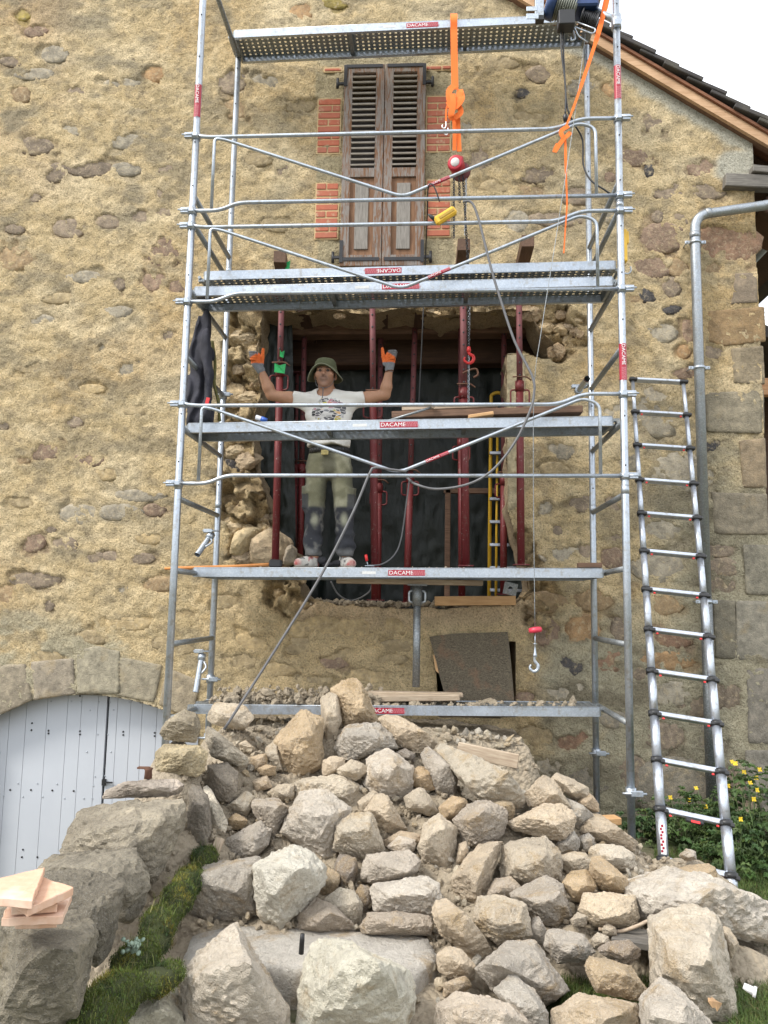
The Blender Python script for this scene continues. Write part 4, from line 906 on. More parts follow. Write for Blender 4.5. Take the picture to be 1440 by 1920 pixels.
zb_ = W(777, 1094, 6.0).z
bar('timber_beam', (W(632, 1094, 6.0).x, 6.0, zb_ + .012), (W(905, 1095, 6.0).x, 6.0, zb_ + .012), .12, .04, M['wood_plank'], 'dirty board clamped under the man\'s platform on the grey prop', 'board')
# timber needles through the wall
for px, pyn, label in ((523, 470, 'short timber needle with green tape, left of the shutters'), (868, 447, 'upright-looking timber needle end right of the shutters, by the chain'), (984, 440, 'timber needle end with a steel plate, farthest right')):
    w = W(px, 500, YW); n_ = W(px + (2 if px < 900 else 6), pyn, 5.95); bar('timber_needle', (w.x - .02, YW + .6, n_.z - .05), (n_.x, 5.95, n_.z - .05), .1, .1, M['wood_old'], label, 'timber')
w = W(538, 500, 6.05); q = MB(); q.add([V(-.02, 0, -.06), V(.02, .0, -.055), V(.03, -.01, .05), V(-.01, -.005, .03)], [(0, 1, 2, 3)]); o = q.build('tape_strip', M['tape'], None, w); m_ = o.modifiers.new('t', 'SOLIDIFY'); m_.thickness = .002; setp(o, 'green tape tag beside the left timber needle', 'tape')
for px, lab in ((568, 'dark needle timber seen inside the opening above the man\'s left'), (714, 'dark needle timber inside the opening above the two props'), (785, 'dark needle timber inside, at the middle prop head')):
    w = W(px, 600, 6.6); bar('timber_needle', (w.x + .02, 6.5, w.z + .07), (w.x - .05, 7.6, w.z + .07), .1, .12, M['wood_dark'], lab, 'timber')
for (x0, y0, x1, y1, Y, hh, lab) in ((500, 612, 1000, 608, 6.95, .22, 'old brown lintel beam across the top of the opening'), (490, 668, 1000, 660, 7.35, .26, 'second dark beam behind the lintel, lower down')):
    a, b = W(x0, y0, Y), W(x1, y1, Y); bar('lintel_beam', a, b, .2, hh, M['wood_dark'] if Y > 7 else M['wood_old'], lab, 'beam', None, .02)
# black tarpaulin hung behind, and a crumpled strip at the left edge
def sheet(nm, c0, c1, c2, c3, nu, nv, amp, sc, mat_, label, cat, seed, curl=0):
    c0, c1, c2, c3 = map(lambda v: np.array(v[:]), (c0, c1, c2, c3)); U, T = np.meshgrid(np.linspace(0, 1, nu), np.linspace(0, 1, nv), indexing='ij'); U = U.ravel()[:, None]; T = T.ravel()[:, None]
    P = c0 * (1 - U) * (1 - T) + c1 * U * (1 - T) + c2 * U * T + c3 * (1 - U) * T
    n = np.cross(c1 - c0, c3 - c0); n /= np.linalg.norm(n)
    k = amp * (fbm(P * np.array([sc, sc, sc * .45]), seed, 5, .6) - .8 * np.abs(fbm(P * np.array([sc * 2.5, 1, sc * .8]) + 5, seed + 4, 4, .6)))
    P = P + n * k[:, None]; i = np.arange(nu * nv).reshape(nu, nv); f = np.stack([i[:-1, :-1], i[1:, :-1], i[1:, 1:], i[:-1, 1:]], -1).reshape(-1, 4)
    o = link(nm, npmesh(nm, P, f), mat_); setp(o, label, cat); return o
def m_tarp():
    t = NT('black_tarpaulin'); v = t.n('NewGeometry').outputs['Position']; n = t.noise(t.mapping(v, (14, 3, 5)), 3, 6, .7, 1.0); c = t.mix(n, (.005, .008, .006), (.022, .031, .026)); return t.fin(c, .42, 0, t.bump(n, .5, .015))
M['tarp'] = m_tarp()
sheet('tarpaulin', W(470, 1160, 7.5), W(1000, 1160, 7.5), W(1000, 670, 7.5), W(470, 670, 7.5), 90, 80, .06, 5, M['tarp'], 'large crinkled black tarpaulin hung behind the props and the man', 'tarpaulin', 61)
sheet('plastic_sheet', W(470, 1100, 6.75), W(556, 1100, 6.8), W(548, 600, 6.8), W(480, 600, 6.75), 30, 90, .06, 7, M['tarp'], 'narrow crumpled black plastic strip along the opening\'s left edge', 'plastic sheet', 71)
# door frame and yellow ladder inside
e = empty('door_frame_stand', W(840, 1120, 7.2), 'bare reddish timber door frame standing behind the props', 'doorway')
for nm, a, b in (('post', W(839, 1130, 7.2), W(839, 918, 7.2)), ('head', W(832, 921, 7.2), W(960, 921, 7.2))):
    d = (b - a); q = MB(); c = (a + b) / 2; q.box(c, (.05, .06, d.length) if nm == 'post' else (d.length, .06, .05), None, .003); q.build(nm, M['wood_old'], e)
e = empty('ladder', W(925, 1110, 7.05), 'yellow sided ladder standing inside the opening behind the right props', 'ladder')
for sft in (0, 85):
    q = MB(); q.tube([W(917 + sft, 1118, 7.05), W(922 + sft, 745, 7.15)] if sft else fillet([W(917, 1118, 7.05), W(921, 740, 7.15), W(932, 736, 7.15), W(942, 738, 7.15)], .04), .017, 10); q.build('side_rail', M['yellow'], e)
q = MB(); q.tube([W(930, 1118, 7.03), W(933, 800, 7.1)], .012, 8); q.build('side_rail', M['yellow'], e)
for py in (850, 893, 936, 979, 1022, 1065, 1107): q = MB(); a, b = W(918, py, 7.06), W(1004, py, 7.06); q.box((a + b) / 2, ((b - a).length, .05, .028), None, .003); q.build('rung', M['alu'], e)

# ------------------------------------------------------------------ rubble pile
ZF = dict(Z=(0, 1180, 3.), A=(0, 1440, 3.), B=(360, 1240, 2.88), C=(780, 1240, 2.88), D=(300, 1420, 2.88), E=(760, 1420, 2.88), F=(940, 1420, 2.88), P=(0, 0, 1.))
def unz(z, pts): ox, oy, s = ZF[z]; return [(ox + x / s, oy + y / s) for x, y in pts]
_dy = np.array([1240, 1290, 1330, 1400, 1500, 1600, 1700, 1800, 1930.]); _dd = np.array([5.62, 5.42, 5.25, 4.92, 4.56, 4.2, 3.8, 3.4, 2.95])
def depth_at(px, py, half=0.1):
    """distance of the pile's surface: it climbs from the grass towards the bottom plank"""
    Y = float(np.interp(py, _dy, _dd)) + (0.22 if px > 1010 and py < 1640 else 0) * min(1, (px - 1010) / 120 if px > 1010 else 0)
    for _ in range(40):
        if W(px, py, Y).z < half * .55 + .0: Y -= .05
        else: break
    return Y
RC = dict(b=(.60, .525, .40), t=(.58, .485, .35), g=(.50, .455, .38), w=(.68, .615, .51), o=(.53, .42, .27), n=(.33, .29, .24))
ROCKS = [
 ('B', 'o', None, [(450, 430), (490, 380), (590, 270), (650, 270), (700, 320), (720, 430), (700, 560), (640, 620), (560, 635), (480, 570), (460, 500)], 'tall beige boulder with an orange lower face near the top left of the pile'),
 ('B', 'b', None, [(695, 210), (740, 185), (780, 200), (800, 320), (790, 390), (755, 470), (725, 440), (715, 330), (690, 260)], 'narrow upright stone wedged beside the topmost pointed rock'),
 ('B', 'o', None, [(760, 155), (870, 98), (905, 120), (920, 180), (940, 270), (1000, 320), (960, 345), (830, 350), (790, 220)], 'topmost pointed rock of the pile, standing before the bottom plank'),
 ('B', 'g', None, [(780, 440), (830, 360), (900, 340), (1000, 345), (1060, 400), (1085, 465), (1000, 480), (950, 515), (840, 535), (790, 480)], 'grey rounded boulder with a dark left side just below the topmost rock'),
 ('B', 't', None, [(1000, 290), (1120, 300), (1250, 370), (1320, 440), (1300, 475), (1200, 480), (1090, 440), (1020, 355)], 'smooth dusty slab sloping down right under the bottom plank'),
 ('B', 'w', None, [(945, 600), (955, 510), (1000, 475), (1080, 480), (1200, 570), (1185, 680), (1120, 760), (1020, 740), (945, 660)], 'pale greenish-grey boulder below the grey one, middle top of pile'),
 ('B', 'g', None, [(1235, 500), (1280, 470), (1340, 510), (1400, 570), (1430, 650), (1415, 720), (1320, 700), (1290, 600)], 'rock with a black stained left corner in the upper pile'),
 ('B', 'o', .04, [(1180, 600), (1240, 560), (1290, 610), (1310, 690), (1240, 690), (1180, 660)], 'small ochre stone squeezed left of the black-stained rock'),
 ('B', 'b', None, [(715, 540), (760, 515), (820, 525), (820, 570), (750, 620), (705, 620)], 'small pale block right of the tall orange-faced boulder'),
 ('B', 'b', -.03, [(775, 595), (860, 535), (940, 570), (930, 610), (885, 640), (830, 625)], 'flat broken chip lying below the grey rounded boulder'),
 ('B', 'b', .1, [(545, 680), (570, 640), (820, 620), (910, 690), (920, 750), (900, 830), (780, 750), (620, 720), (550, 770)], 'broad dusty slab behind the largest central boulder'),
 ('B', 'w', None, [(490, 920), (530, 820), (590, 720), (720, 710), (850, 800), (830, 880), (780, 990), (770, 1080), (730, 1115), (650, 1020), (560, 970)], 'largest pale flat-faced boulder in the centre left of the pile'),
 ('B', 'b', -.05, [(770, 1010), (790, 890), (870, 830), (960, 835), (1020, 930), (1030, 1010), (930, 1065), (850, 1035)], 'squarish beige block right of the largest central boulder'),
 ('B', 't', None, [(940, 810), (1005, 730), (1050, 740), (1100, 820), (1150, 900), (1050, 925), (1010, 890), (960, 850)], 'tan triangular rock with a flat top in the centre'),
 ('B', 'b', None, [(1150, 740), (1240, 680), (1290, 750), (1325, 810), (1280, 830), (1170, 790)], 'smooth egg-like beige stone below the black-stained rock'),
 ('C', 'o', -.02, [(130, 790), (200, 735), (270, 750), (290, 800), (240, 850), (150, 850)], 'small tan lump right of the egg-like stone'),
 ('B', 'g', None, [(320, 780), (350, 755), (450, 755), (520, 800), (520, 850), (490, 930), (450, 985), (400, 900), (350, 830)], 'grey leaning slab left of the largest central boulder'),
 ('B', 'g', None, [(200, 960), (260, 920), (370, 870), (410, 920), (400, 990), (330, 1060), (250, 1085), (190, 1070)], 'rounded grey rock beside the thin wood offcut'),
 ('B', 'b', None, [(180, 790), (290, 705), (350, 740), (330, 790), (280, 845), (200, 810)], 'pale wedge right of the dark dusty boulder'),
 ('B', 't', .03, [(425, 700), (470, 670), (545, 665), (545, 740), (430, 750)], 'small flat tan stone left of the broad dusty slab'),
 ('B', 'o', None, [(200, 850), (240, 820), (300, 860), (270, 900), (210, 905)], 'small reddish chip below the pale wedge'),
 ('B', 'g', -.04, [(880, 1150), (950, 1050), (1040, 1010), (1170, 1020), (1225, 1070), (1210, 1130), (1110, 1190), (960, 1190), (890, 1205)], 'oval grey-tan boulder in the middle of the pile'),
 ('C', 'b', None, [(10, 1010), (50, 880), (110, 820), (150, 840), (215, 910), (225, 1060), (190, 1160), (130, 1150), (40, 1080)], 'kite-shaped beige boulder right of the oval boulder'),
 ('B', 'w', -.05, [(955, 1210), (980, 1195), (1100, 1180), (1250, 1165), (1320, 1200), (1335, 1280), (1290, 1390), (1190, 1370), (990, 1345), (960, 1270)], 'pale block with a split front below the oval boulder'),
 ('P', 'g', .0, [(675, 1729), (696, 1712), (800, 1716), (812, 1735), (802, 1752), (680, 1750)], 'low flat stone under the split pale block'),
 ('B', 'b', None, [(720, 1290), (800, 1235), (870, 1250), (910, 1310), (900, 1400), (870, 1430), (780, 1350)], 'rounded beige rock left of the split pale block'),
 ('B', 'g', .05, [(580, 1340), (670, 1290), (760, 1320), (850, 1390), (890, 1450), (720, 1470), (580, 1450)], 'grey-brown sloping rock behind the long dressed block'),
 ('B', 'o', .05, [(700, 1180), (740, 1120), (790, 1150), (795, 1200), (740, 1260), (690, 1240)], 'small ochre rock peeking out right of the tilted square boulder'),
 ('B', 'n', .05, [(770, 1110), (800, 1050), (880, 1070), (890, 1130), (860, 1230), (810, 1230), (790, 1160)], 'dark narrow stone in the gap left of the oval boulder'),
 ('B', 'n', .05, [(880, 1260), (910, 1210), (960, 1230), (970, 1300), (920, 1370), (890, 1290)], 'dark sliver of stone left of the split pale block'),
 ('B', 't', .05, [(1040, 970), (1130, 920), (1230, 940), (1240, 990), (1150, 1000), (1050, 1000)], 'flat tan stone above the oval boulder'),
 ('B', 'w', .0, [(1055, 1005), (1120, 950), (1200, 965), (1205, 1020), (1120, 1030)], 'small pale stone resting behind the oval boulder'),
 ('B', 'b', None, [(85, 310), (130, 225), (270, 240), (330, 300), (270, 370), (100, 330)], 'smooth sandy slab at the upper left where the leaning rod ends'),
 ('B', 't', None, [(320, 520), (400, 500), (400, 550), (330, 595)], 'small square tan stone right of the dark overhanging slab'),
 ('B', 'o', None, [(350, 580), (400, 560), (450, 570), (440, 610), (380, 620)], 'little reddish-brown stone left of the tall orange-faced boulder'),
 ('B', 't', None, [(330, 650), (400, 615), (430, 680), (350, 700)], 'small rough stone above the pale wedge'),
 ('B', 'b', .03, [(400, 470), (450, 430), (470, 520), (490, 590), (430, 560), (400, 520)], 'dusty stone leaning on the left of the tall orange-faced boulder'),
 ('B', 'b', .05, [(250, 450), (290, 430), (340, 470), (300, 490)], 'small pale stone just below the sandy slab'),
 ('B', 'b', .05, [(900, 760), (980, 700), (1010, 730), (960, 820), (920, 830)], 'small stone between the broad dusty slab and the pale greenish boulder'),
 ('B', 'n', .08, [(1090, 500), (1150, 475), (1200, 500), (1200, 545), (1140, 520)], 'dark charred-looking stone between the pale boulder and black-stained rock'),
 ('C', 'b', None, [(100, 480), (150, 445), (300, 540), (470, 640), (620, 795), (560, 825), (500, 745), (360, 720), (320, 640), (170, 560)], 'long beige slab with brown lower edge sloping down right'),
 ('C', 'b', None, [(590, 720), (600, 690), (690, 625), (740, 650), (820, 780), (800, 800), (680, 770), (620, 775)], 'pointed beige rock right of the long sloping slab'),
 ('C', 'b', None, [(740, 640), (760, 605), (850, 640), (920, 680), (925, 740), (870, 740), (790, 700)], 'dusty rock nearest the back right scaffold leg'),
 ('C', 't', None, [(900, 730), (940, 715), (980, 770), (985, 810), (930, 800), (880, 760)], 'small tan rock touching the foot of the back right leg'),
 ('C', 'g', .04, [(800, 740), (870, 770), (950, 830), (900, 890), (870, 895), (850, 830)], 'grey slab edge between the rounded boulder and the leg'),
 ('C', 'b', None, [(505, 870), (560, 840), (700, 770), (780, 775), (855, 840), (850, 910), (810, 970), (740, 980), (650, 930), (530, 910)], 'rounded tan boulder in the upper right of the pile'),
 ('C', 'b', .05, [(870, 920), (920, 830), (1000, 840), (1100, 900), (1190, 975), (1170, 1020), (1080, 1000), (960, 980)], 'light long rock lying against the front right scaffold leg'),
 ('C', 'b', None, [(450, 1130), (480, 980), (560, 950), (700, 950), (790, 1060), (810, 1140), (790, 1190), (680, 1180), (570, 1225), (470, 1190)], 'large flat-topped boulder right of centre, below the rounded tan one'),
 ('C', 'g', -.05, [(210, 860), (290, 780), (380, 760), (480, 810), (485, 870), (460, 930), (330, 1010), (290, 1000), (250, 920)], 'grey faceted rock perched on the tall leaning block'),
 ('C', 'b', None, [(185, 1180), (280, 1080), (340, 1000), (480, 920), (470, 1000), (430, 1130), (370, 1270), (330, 1325), (260, 1290), (210, 1240)], 'tall leaning rectangular block in the middle right'),
 ('C', 'o', .05, [(380, 755), (460, 745), (525, 770), (530, 820), (490, 880), (480, 810)], 'ochre-edged stone behind the perched grey rock'),
 ('C', 'b', None, [(220, 1090), (235, 990), (270, 980), (282, 1040), (265, 1080)], 'small upright chip left of the tall leaning block'),
 ('C', 'w', None, [(945, 1020), (980, 990), (1100, 1000), (1170, 1050), (1170, 1130), (1060, 1130), (950, 1060)], 'pale flat stone below the rock against the front right leg'),
 ('C', 'b', None, [(780, 1060), (830, 1030), (910, 1040), (945, 1090), (930, 1140), (820, 1150)], 'round beige rock right of the large flat-topped boulder'),
 ('C', 'o', -.04, [(795, 1200), (840, 1140), (940, 1130), (965, 1220), (890, 1295), (850, 1280)], 'brown rounded cobble below the round beige rock'),
 ('C', 'o', -.05, [(945, 1070), (1000, 1060), (1080, 1110), (1130, 1170), (1150, 1260), (1080, 1250), (1000, 1220), (950, 1150)], 'orange-tinted jagged rock beside the big long boulder'),
 ('C', 'g', None, [(880, 950), (930, 930), (960, 960), (950, 1020), (910, 1030)], 'small grey stone above the round beige rock'),
 ('C', 'g', .03, [(760, 990), (840, 910), (880, 970), (870, 1020), (790, 1035)], 'grey stone tucked under the rounded tan boulder'),
 ('C', 'g', .0, [(390, 1250), (430, 1180), (510, 1170), (565, 1230), (500, 1270), (390, 1270)], 'low grey stone right of the tall leaning block'),
 ('C', 'g', None, [(500, 1260), (600, 1200), (690, 1170), (790, 1210), (825, 1290), (830, 1370), (770, 1420), (680, 1410), (610, 1330)], 'grey-beige boulder below the large flat-topped one'),
 ('E', 'b', -.08, [(385, 890), (410, 770), (500, 755), (640, 800), (680, 880), (670, 960), (500, 1000), (430, 950)], 'rounded boulder with a rusty front, lower middle of the pile'),
 ('C', 'b', -.03, [(890, 1290), (920, 1255), (1060, 1250), (1170, 1270), (1185, 1380), (1150, 1430), (960, 1420), (890, 1340)], 'blocky beige rock above the curved strip of wood'),
 ('E', 'b', -.03, [(155, 850), (170, 785), (230, 780), (300, 830), (380, 910), (470, 1030), (380, 1110), (340, 1090), (240, 1000), (190, 940)], 'elongated beige rock lying diagonally right of the long dressed block'),
 ('E', 'b', None, [(180, 1070), (230, 1030), (300, 1050), (370, 1130), (360, 1190), (270, 1200), (190, 1150)], 'medium beige rock below the diagonal elongated one'),
 ('E', 't', .05, [(205, 1290), (215, 1220), (330, 1180), (350, 1240), (290, 1280)], 'thin flat stone behind the front dark-flecked boulder'),
 ('E', 'g', None, [(380, 1200), (375, 1140), (420, 1080), (560, 990), (700, 990), (830, 1110), (900, 1240), (905, 1290), (830, 1330), (770, 1370), (690, 1250), (560, 1180), (470, 1260)], 'very large grey-pink slab with a dark-stained right end, bottom centre'),
 ('E', 'w', -.1, [(150, 1400), (155, 1340), (300, 1250), (420, 1260), (560, 1320), (680, 1440), (660, 1560), (150, 1560)], 'white and grey dark-flecked boulder at the bottom edge, centre'),
 ('E', 'g', -.03, [(480, 1260), (590, 1190), (690, 1270), (760, 1380), (760, 1500), (680, 1520), (560, 1330)], 'grey-pink stone squeezed right of the dark-flecked boulder'),
 ('E', 't', -.05, [(760, 1470), (780, 1370), (860, 1300), (940, 1280), (1100, 1300), (1270, 1330), (1290, 1440), (1200, 1540), (800, 1540)], 'broad low pinkish boulder at the bottom edge, right of centre'),
 ('F', 'w', -.12, [(755, 1440), (765, 1300), (860, 1200), (960, 1260), (1060, 1350), (1140, 1450), (1100, 1560), (760, 1560)], 'pale peaked rock at the bottom edge in front of the upright slab'),
 ('E', 'g', None, [(755, 1010), (760, 925), (870, 930), (960, 960), (1015, 1050), (960, 1090), (830, 1100)], 'cool grey angular block on the grass, right of the slab'),
 ('E', 'g', .04, [(660, 980), (690, 870), (720, 865), (755, 930), (745, 1010)], 'narrow grey stone left of the cool grey block'),
 ('E', 'n', None, [(1040, 1040), (1110, 1000), (1200, 990), (1260, 1040), (1260, 1070), (1180, 1120), (1090, 1060)], 'grey stone with a black broken end lying on the grass'),
 ('E', 'o', -.04, [(985, 1140), (1010, 1085), (1090, 1075), (1190, 1120), (1290, 1250), (1240, 1300), (1150, 1300), (1040, 1260)], 'rusty brown wedge of stone lying on the grass'),
 ('E', 'b', None, [(1000, 990), (1040, 950), (1090, 970), (1100, 1020), (1020, 1030)], 'lumpy chunk of old mortar on the grass'),
 ('E', 'b', None, [(890, 880), (930, 840), (980, 860), (970, 910), (910, 905)], 'small knobbly mortar lump left of the blocky beige rock'),
 ('E', 'b', .05, [(1060, 930), (1090, 895), (1130, 920), (1140, 960), (1080, 960)], 'small crumbly mortar lump below the blocky beige rock'),
 ('F', 'w', .05, [(650, 630), (760, 595), (900, 600), (1100, 650), (1300, 720), (1500, 790), (1500, 1010), (1300, 980), (1180, 880), (1080, 840), (860, 840), (800, 860), (730, 870), (720, 780)], 'longest pale boulder, stretching to the right edge below the ladder'),
 ('F', 'w', .0, [(785, 850), (840, 790), (940, 770), (1090, 775), (1170, 850), (1190, 960), (1240, 1110), (1290, 1300), (1295, 1470), (1130, 1500), (860, 1300), (810, 1240), (780, 1130), (800, 1000)], 'big pale upright slab at lower right with a dry leaf on it'),
 ('F', 'o', None, [(930, 615), (1010, 590), (1110, 580), (1150, 600), (1165, 690), (1050, 680)], 'brown stone behind the long boulder at the ladder\'s foot'),
 ('F', 't', .08, [(1190, 910), (1230, 930), (1275, 1000), (1260, 1060), (1240, 1080), (1200, 960)], 'small rounded stone right of the big upright slab'),
 ('F', 'g', None, [(960, 530), (1000, 497), (1045, 510), (1050, 550), (1000, 560)], 'dark little stone among the plants under the ladder'),
 ('D', 'g', -.04, [(80, 740), (100, 690), (200, 590), (340, 550), (480, 560), (560, 530), (530, 640), (510, 760), (545, 830), (540, 880), (250, 905), (210, 890), (80, 890)], 'big grey boulder with a split along its base beside the moss'),
 ('D', 'w', -.22, [(495, 660), (510, 590), (700, 480), (760, 465), (830, 530), (890, 600), (880, 690), (800, 770), (650, 920), (610, 920), (545, 850), (510, 760)], 'tilted square yellowish boulder leaning over the long dressed block'),
 ('D', 'w', -.2, [(130, 1230), (190, 1080), (395, 880), (440, 900), (520, 1040), (610, 1200), (700, 1360), (720, 1520), (160, 1520)], 'tall pyramid-shaped white boulder at the bottom, left of centre'),
 ('D', 'w', -.18, [(720, 1380), (770, 1140), (850, 1000), (1000, 990), (1200, 1060), (1340, 1150), (1385, 1250), (1390, 1480), (730, 1500)], 'large white squared block at the bottom with brown earth on top'),
 ('A', 'w', -.1, [(550, 1480), (660, 1300), (790, 1140), (840, 1135), (960, 1210), (1035, 1270), (1080, 1480), (1000, 1560), (600, 1560)], 'pale smooth boulder at the bottom edge beside the moss'),
]
rock_xyz = []
def add_rock(z, ck, dd, poly, label, col=None, material=None, group='stones of the rubble pile', sub=None, p=None):
    P = unz(z, poly); c_ = np.array(P).mean(0); big_ = max(np.ptp(np.array(P), axis=0)); P = [tuple(c_ + (np.array(p_) - c_) * (1.13 if big_ < 110 else 1.07 if big_ < 160 else 1.0)) for p_ in P]; a = np.array(P); w_ = a[:, 0].max() - a[:, 0].min(); h_ = a[:, 1].max() - a[:, 1].min(); c = a.mean(0)
    s = math.sqrt(w_ * h_); Y0 = depth_at(c[0], c[1]); half = s * Y0 / F_PX / 2; Y = depth_at(c[0], min(c[1], 1880), half) + (dd or 0)
    rnd = random.Random(int(c[0] * 7 + c[1] * 3)); cc = col or RC[ck]; j = rnd.uniform(.9, 1.12)
    hu = rnd.uniform(-.02, .07); cc = (min(.7, cc[0] * j * (1 + hu)), min(.66, cc[1] * j * .985), min(.6, cc[2] * j * (1 - hu)))
    o = px_rock('rock', P, Y, material or M['rock'], None, front=half * rnd.uniform(.7, 1.1), back=half * 1.2, tilt=rnd.uniform(.3, .9), sub=sub or (5 if s > 75 else 4 if s > 26 else 3), p=p or rnd.choice([120, 180, 260]), rough=rnd.uniform(.06, .095), sf=.5, brow=rnd.uniform(.0, .24), col=cc, nfront='ridge', fine=.75, chips=2 if 'pyramid' in label or 'peaked' in label or 'topmost' in label else 7)
    setp(o, label, 'rock', group); rock_xyz.append((o.location.x, o.location.y, o.location.z, half)); return o
for z, ck, dd, poly, label in ROCKS: add_rock(z, ck, dd, poly, label)
# long dressed block with a pale dusty top
def dressed_block(nm, corners_top, height, mat_, col_, label, seed, rough=.03):
    P = []
    for c in corners_top: P.append(c[:]); P.append((c[0] + .01, c[1] - .01, c[2] - height))
    c, v, f = hull_rock(P, 5, 120, rough, seed, .6); me = npmesh(nm, v, f); me.materials.append(mat_); o = bpy.data.objects.new(nm, me); C.objects.link(o); o.location = Vector(c); o.color = (*col_, 1)
    return setp(o, label, 'stone block')
zt = W(570, 1745, 3.75).z
b0 = dressed_block('stone_block', [W(338, 1800, 3.32), W(775, 1835, 3.28), W(822, 1790, 3.45), W(800, 1752, 3.7), W(440, 1733, 3.78), W(362, 1750, 3.66)], .3, M['rock'], (.60, .56, .50), 'long dressed block with a dusty white top and a dark peg', 77)
rock_xyz.append((b0.location.x, b0.location.y, b0.location.z, .2))
q = MB(); w = W(565, 1776, 3.36) + V(0, 0, .015); q.lathe(w + V(0, 0, -.04), (0.05, -.05, 1), [(0, .011), (.05, .0105), (.078, .009), (.08, 0)], 10); setp(q.build('peg', M['steel_black']), 'short dark peg sticking up from the long dressed block', 'peg')
# dark lichened boulders of the old retaining wall on the left
DARK = [
 ('Z', 4.42, (.235, .205, .155), [(890, 590), (925, 520), (975, 475), (1040, 445), (1120, 470), (1148, 530), (1140, 600), (1105, 640), (1010, 640), (920, 625)], 'top stone of the two-stone cairn beside the scaffold leg'),
 ('Z', 4.35, (.235, .20, .135), [(868, 690), (920, 640), (1000, 625), (1120, 650), (1170, 690), (1165, 780), (1150, 840), (1110, 860), (960, 830), (870, 800)], 'lower yellowish stone of the two-stone cairn'),
 ('Z', 3.95, (.30, .265, .235), [(555, 958), (580, 905), (700, 852), (1000, 838), (1052, 875), (1062, 935), (985, 930), (720, 960)], 'grooved dressed slab with a rusty iron stub, under the cairn'),
 ('Z', 3.75, (.20, .18, .145), [(320, 1190), (345, 1110), (450, 990), (560, 955), (985, 925), (1050, 940), (1080, 1050), (1050, 1200), (990, 1330), (930, 1400), (890, 1440), (400, 1400), (320, 1250)], 'biggest dark lichened boulder, under the grooved slab by the white door'),
 ('Z', 4.1, (.15, .135, .115), [(1050, 860), (1130, 880), (1180, 940), (1200, 1040), (1190, 1150), (1150, 1240), (1060, 1260), (1070, 1050)], 'dark upright boulder above the top end of the moss'),
 ('Z', 4.3, (.42, .39, .335), [(1130, 860), (1180, 880), (1240, 960), (1285, 1090), (1270, 1150), (1200, 1170), (1190, 1040)], 'pale curved slab wedged right of the dark upright boulder'),
 ('Z', 4.5, (.17, .15, .125), [(1160, 760), (1220, 730), (1290, 740), (1345, 800), (1340, 930), (1290, 985), (1220, 960), (1160, 850)], 'dark dusty boulder right of the cairn\'s lower stone'),
 ('Z', 4.65, (.27, .245, .205), [(1130, 570), (1170, 530), (1230, 560), (1300, 640), (1400, 720), (1410, 760), (1350, 780), (1190, 720), (1160, 660)], 'dark overhanging slab right of the cairn\'s top stone'),
 ('A', 3.3, (.17, .155, .125), [(140, 570), (230, 490), (390, 450), (560, 455), (700, 422), (840, 430), (885, 490), (885, 650), (850, 800), (720, 890), (500, 850), (200, 700)], 'dark wide boulder with a yellow mossy right side'),
 ('A', 2.85, (.165, .15, .12), [(230, 570), (400, 555), (570, 570), (710, 640), (725, 720), (690, 830), (640, 950), (620, 1090), (540, 1130), (300, 1000), (200, 750)], 'dark boulder behind the stack of terracotta tiles'),
 ('A', 2.42, (.165, .15, .118), [(-60, 745), (60, 725), (400, 790), (575, 880), (540, 960), (530, 1060), (545, 1150), (510, 1260), (430, 1440), (200, 1560), (-60, 1560)], 'huge dark boulder at the bottom left carrying the terracotta tiles'),
]
for z, Y, cc, poly, label in DARK:
    P = unz(z, poly); c_ = np.array(P).mean(0); P = [tuple(c_ + (np.array(p_) - c_) * .95) for p_ in P]; a = np.array(P); s = math.sqrt((a[:, 0].max() - a[:, 0].min()) * (a[:, 1].max() - a[:, 1].min())); half = s * Y / F_PX / 2
    o = px_rock('boulder', P, Y, M['rock_dark'], None, front=half * .75, back=half * 1.3, tilt=.75, sub=5, p=90, rough=.075, sf=.6, brow=.2, col=tuple(random.Random(int(Y * 1000)).uniform(1.4, 2.3) * q_ * w_c for q_, w_c in zip(cc, (1.04, 1.0, .93))), nfront='ridge', fine=.7)
    setp(o, label, 'rock', 'dark boulders of the old retaining wall')
    if a[:, 0].max() > 330: rock_xyz.append((o.location.x, o.location.y, o.location.z, half))
q = MB(); w = W(278, 1452, 4.0); q.lathe(w, (0, 0, 1), [(-.02, .02), (.02, .018), (.03, .024), (.035, .0)], 12); q.box(w + V(-.025, 0, .032), (.06, .03, .008)); setp(q.build('iron_stub', M['rust']), 'rusty iron stub standing on the grooved dressed slab', 'iron stub')

# ------------------------------------------------------------------ dusty mound of small rubble under the stones
RX = np.array(rock_xyz)
def mound_h(x, y):
    x = np.asarray(x, float); y = np.asarray(y, float); sh = x.shape; x = x.ravel(); y = y.ravel()
    d2 = (x[:, None] - RX[None, :, 0]) ** 2 + (y[:, None] - RX[None, :, 1]) ** 2 + .006
    w = 1 / d2 ** 2; h = (w * (RX[None, :, 2] - RX[None, :, 3] * .55 - .02)).sum(1) / w.sum(1)
    dm = np.sqrt(d2.min(1)); g = ground_h(x, y)
    back = 0.70 - .1 * np.clip((x - .2) / 1.0, 0, 1); bk = np.clip((y - 5.15) / .4, 0, 1)
    h = h * (1 - bk) + back * bk
    f = np.clip((.55 - dm) / .4, 0, 1) * (1 - bk) + bk * np.clip((1.0 - x) / .3, 0, 1) * np.clip((x + 1.75) / .25, 0, 1)
    grass = np.clip((x - .32) / .2, 0, 1) * np.clip((3.75 - y) / .25, 0, 1)
    return (np.maximum(h, g - .05) * f + (g - .06) * (1 - f) - .25 * grass * (1 - bk)).reshape(sh)
mx = np.arange(-1.75, 2.6, .03); my = np.arange(2.5, 6.42, .03); MX, MY = np.meshgrid(mx, my, indexing='ij')
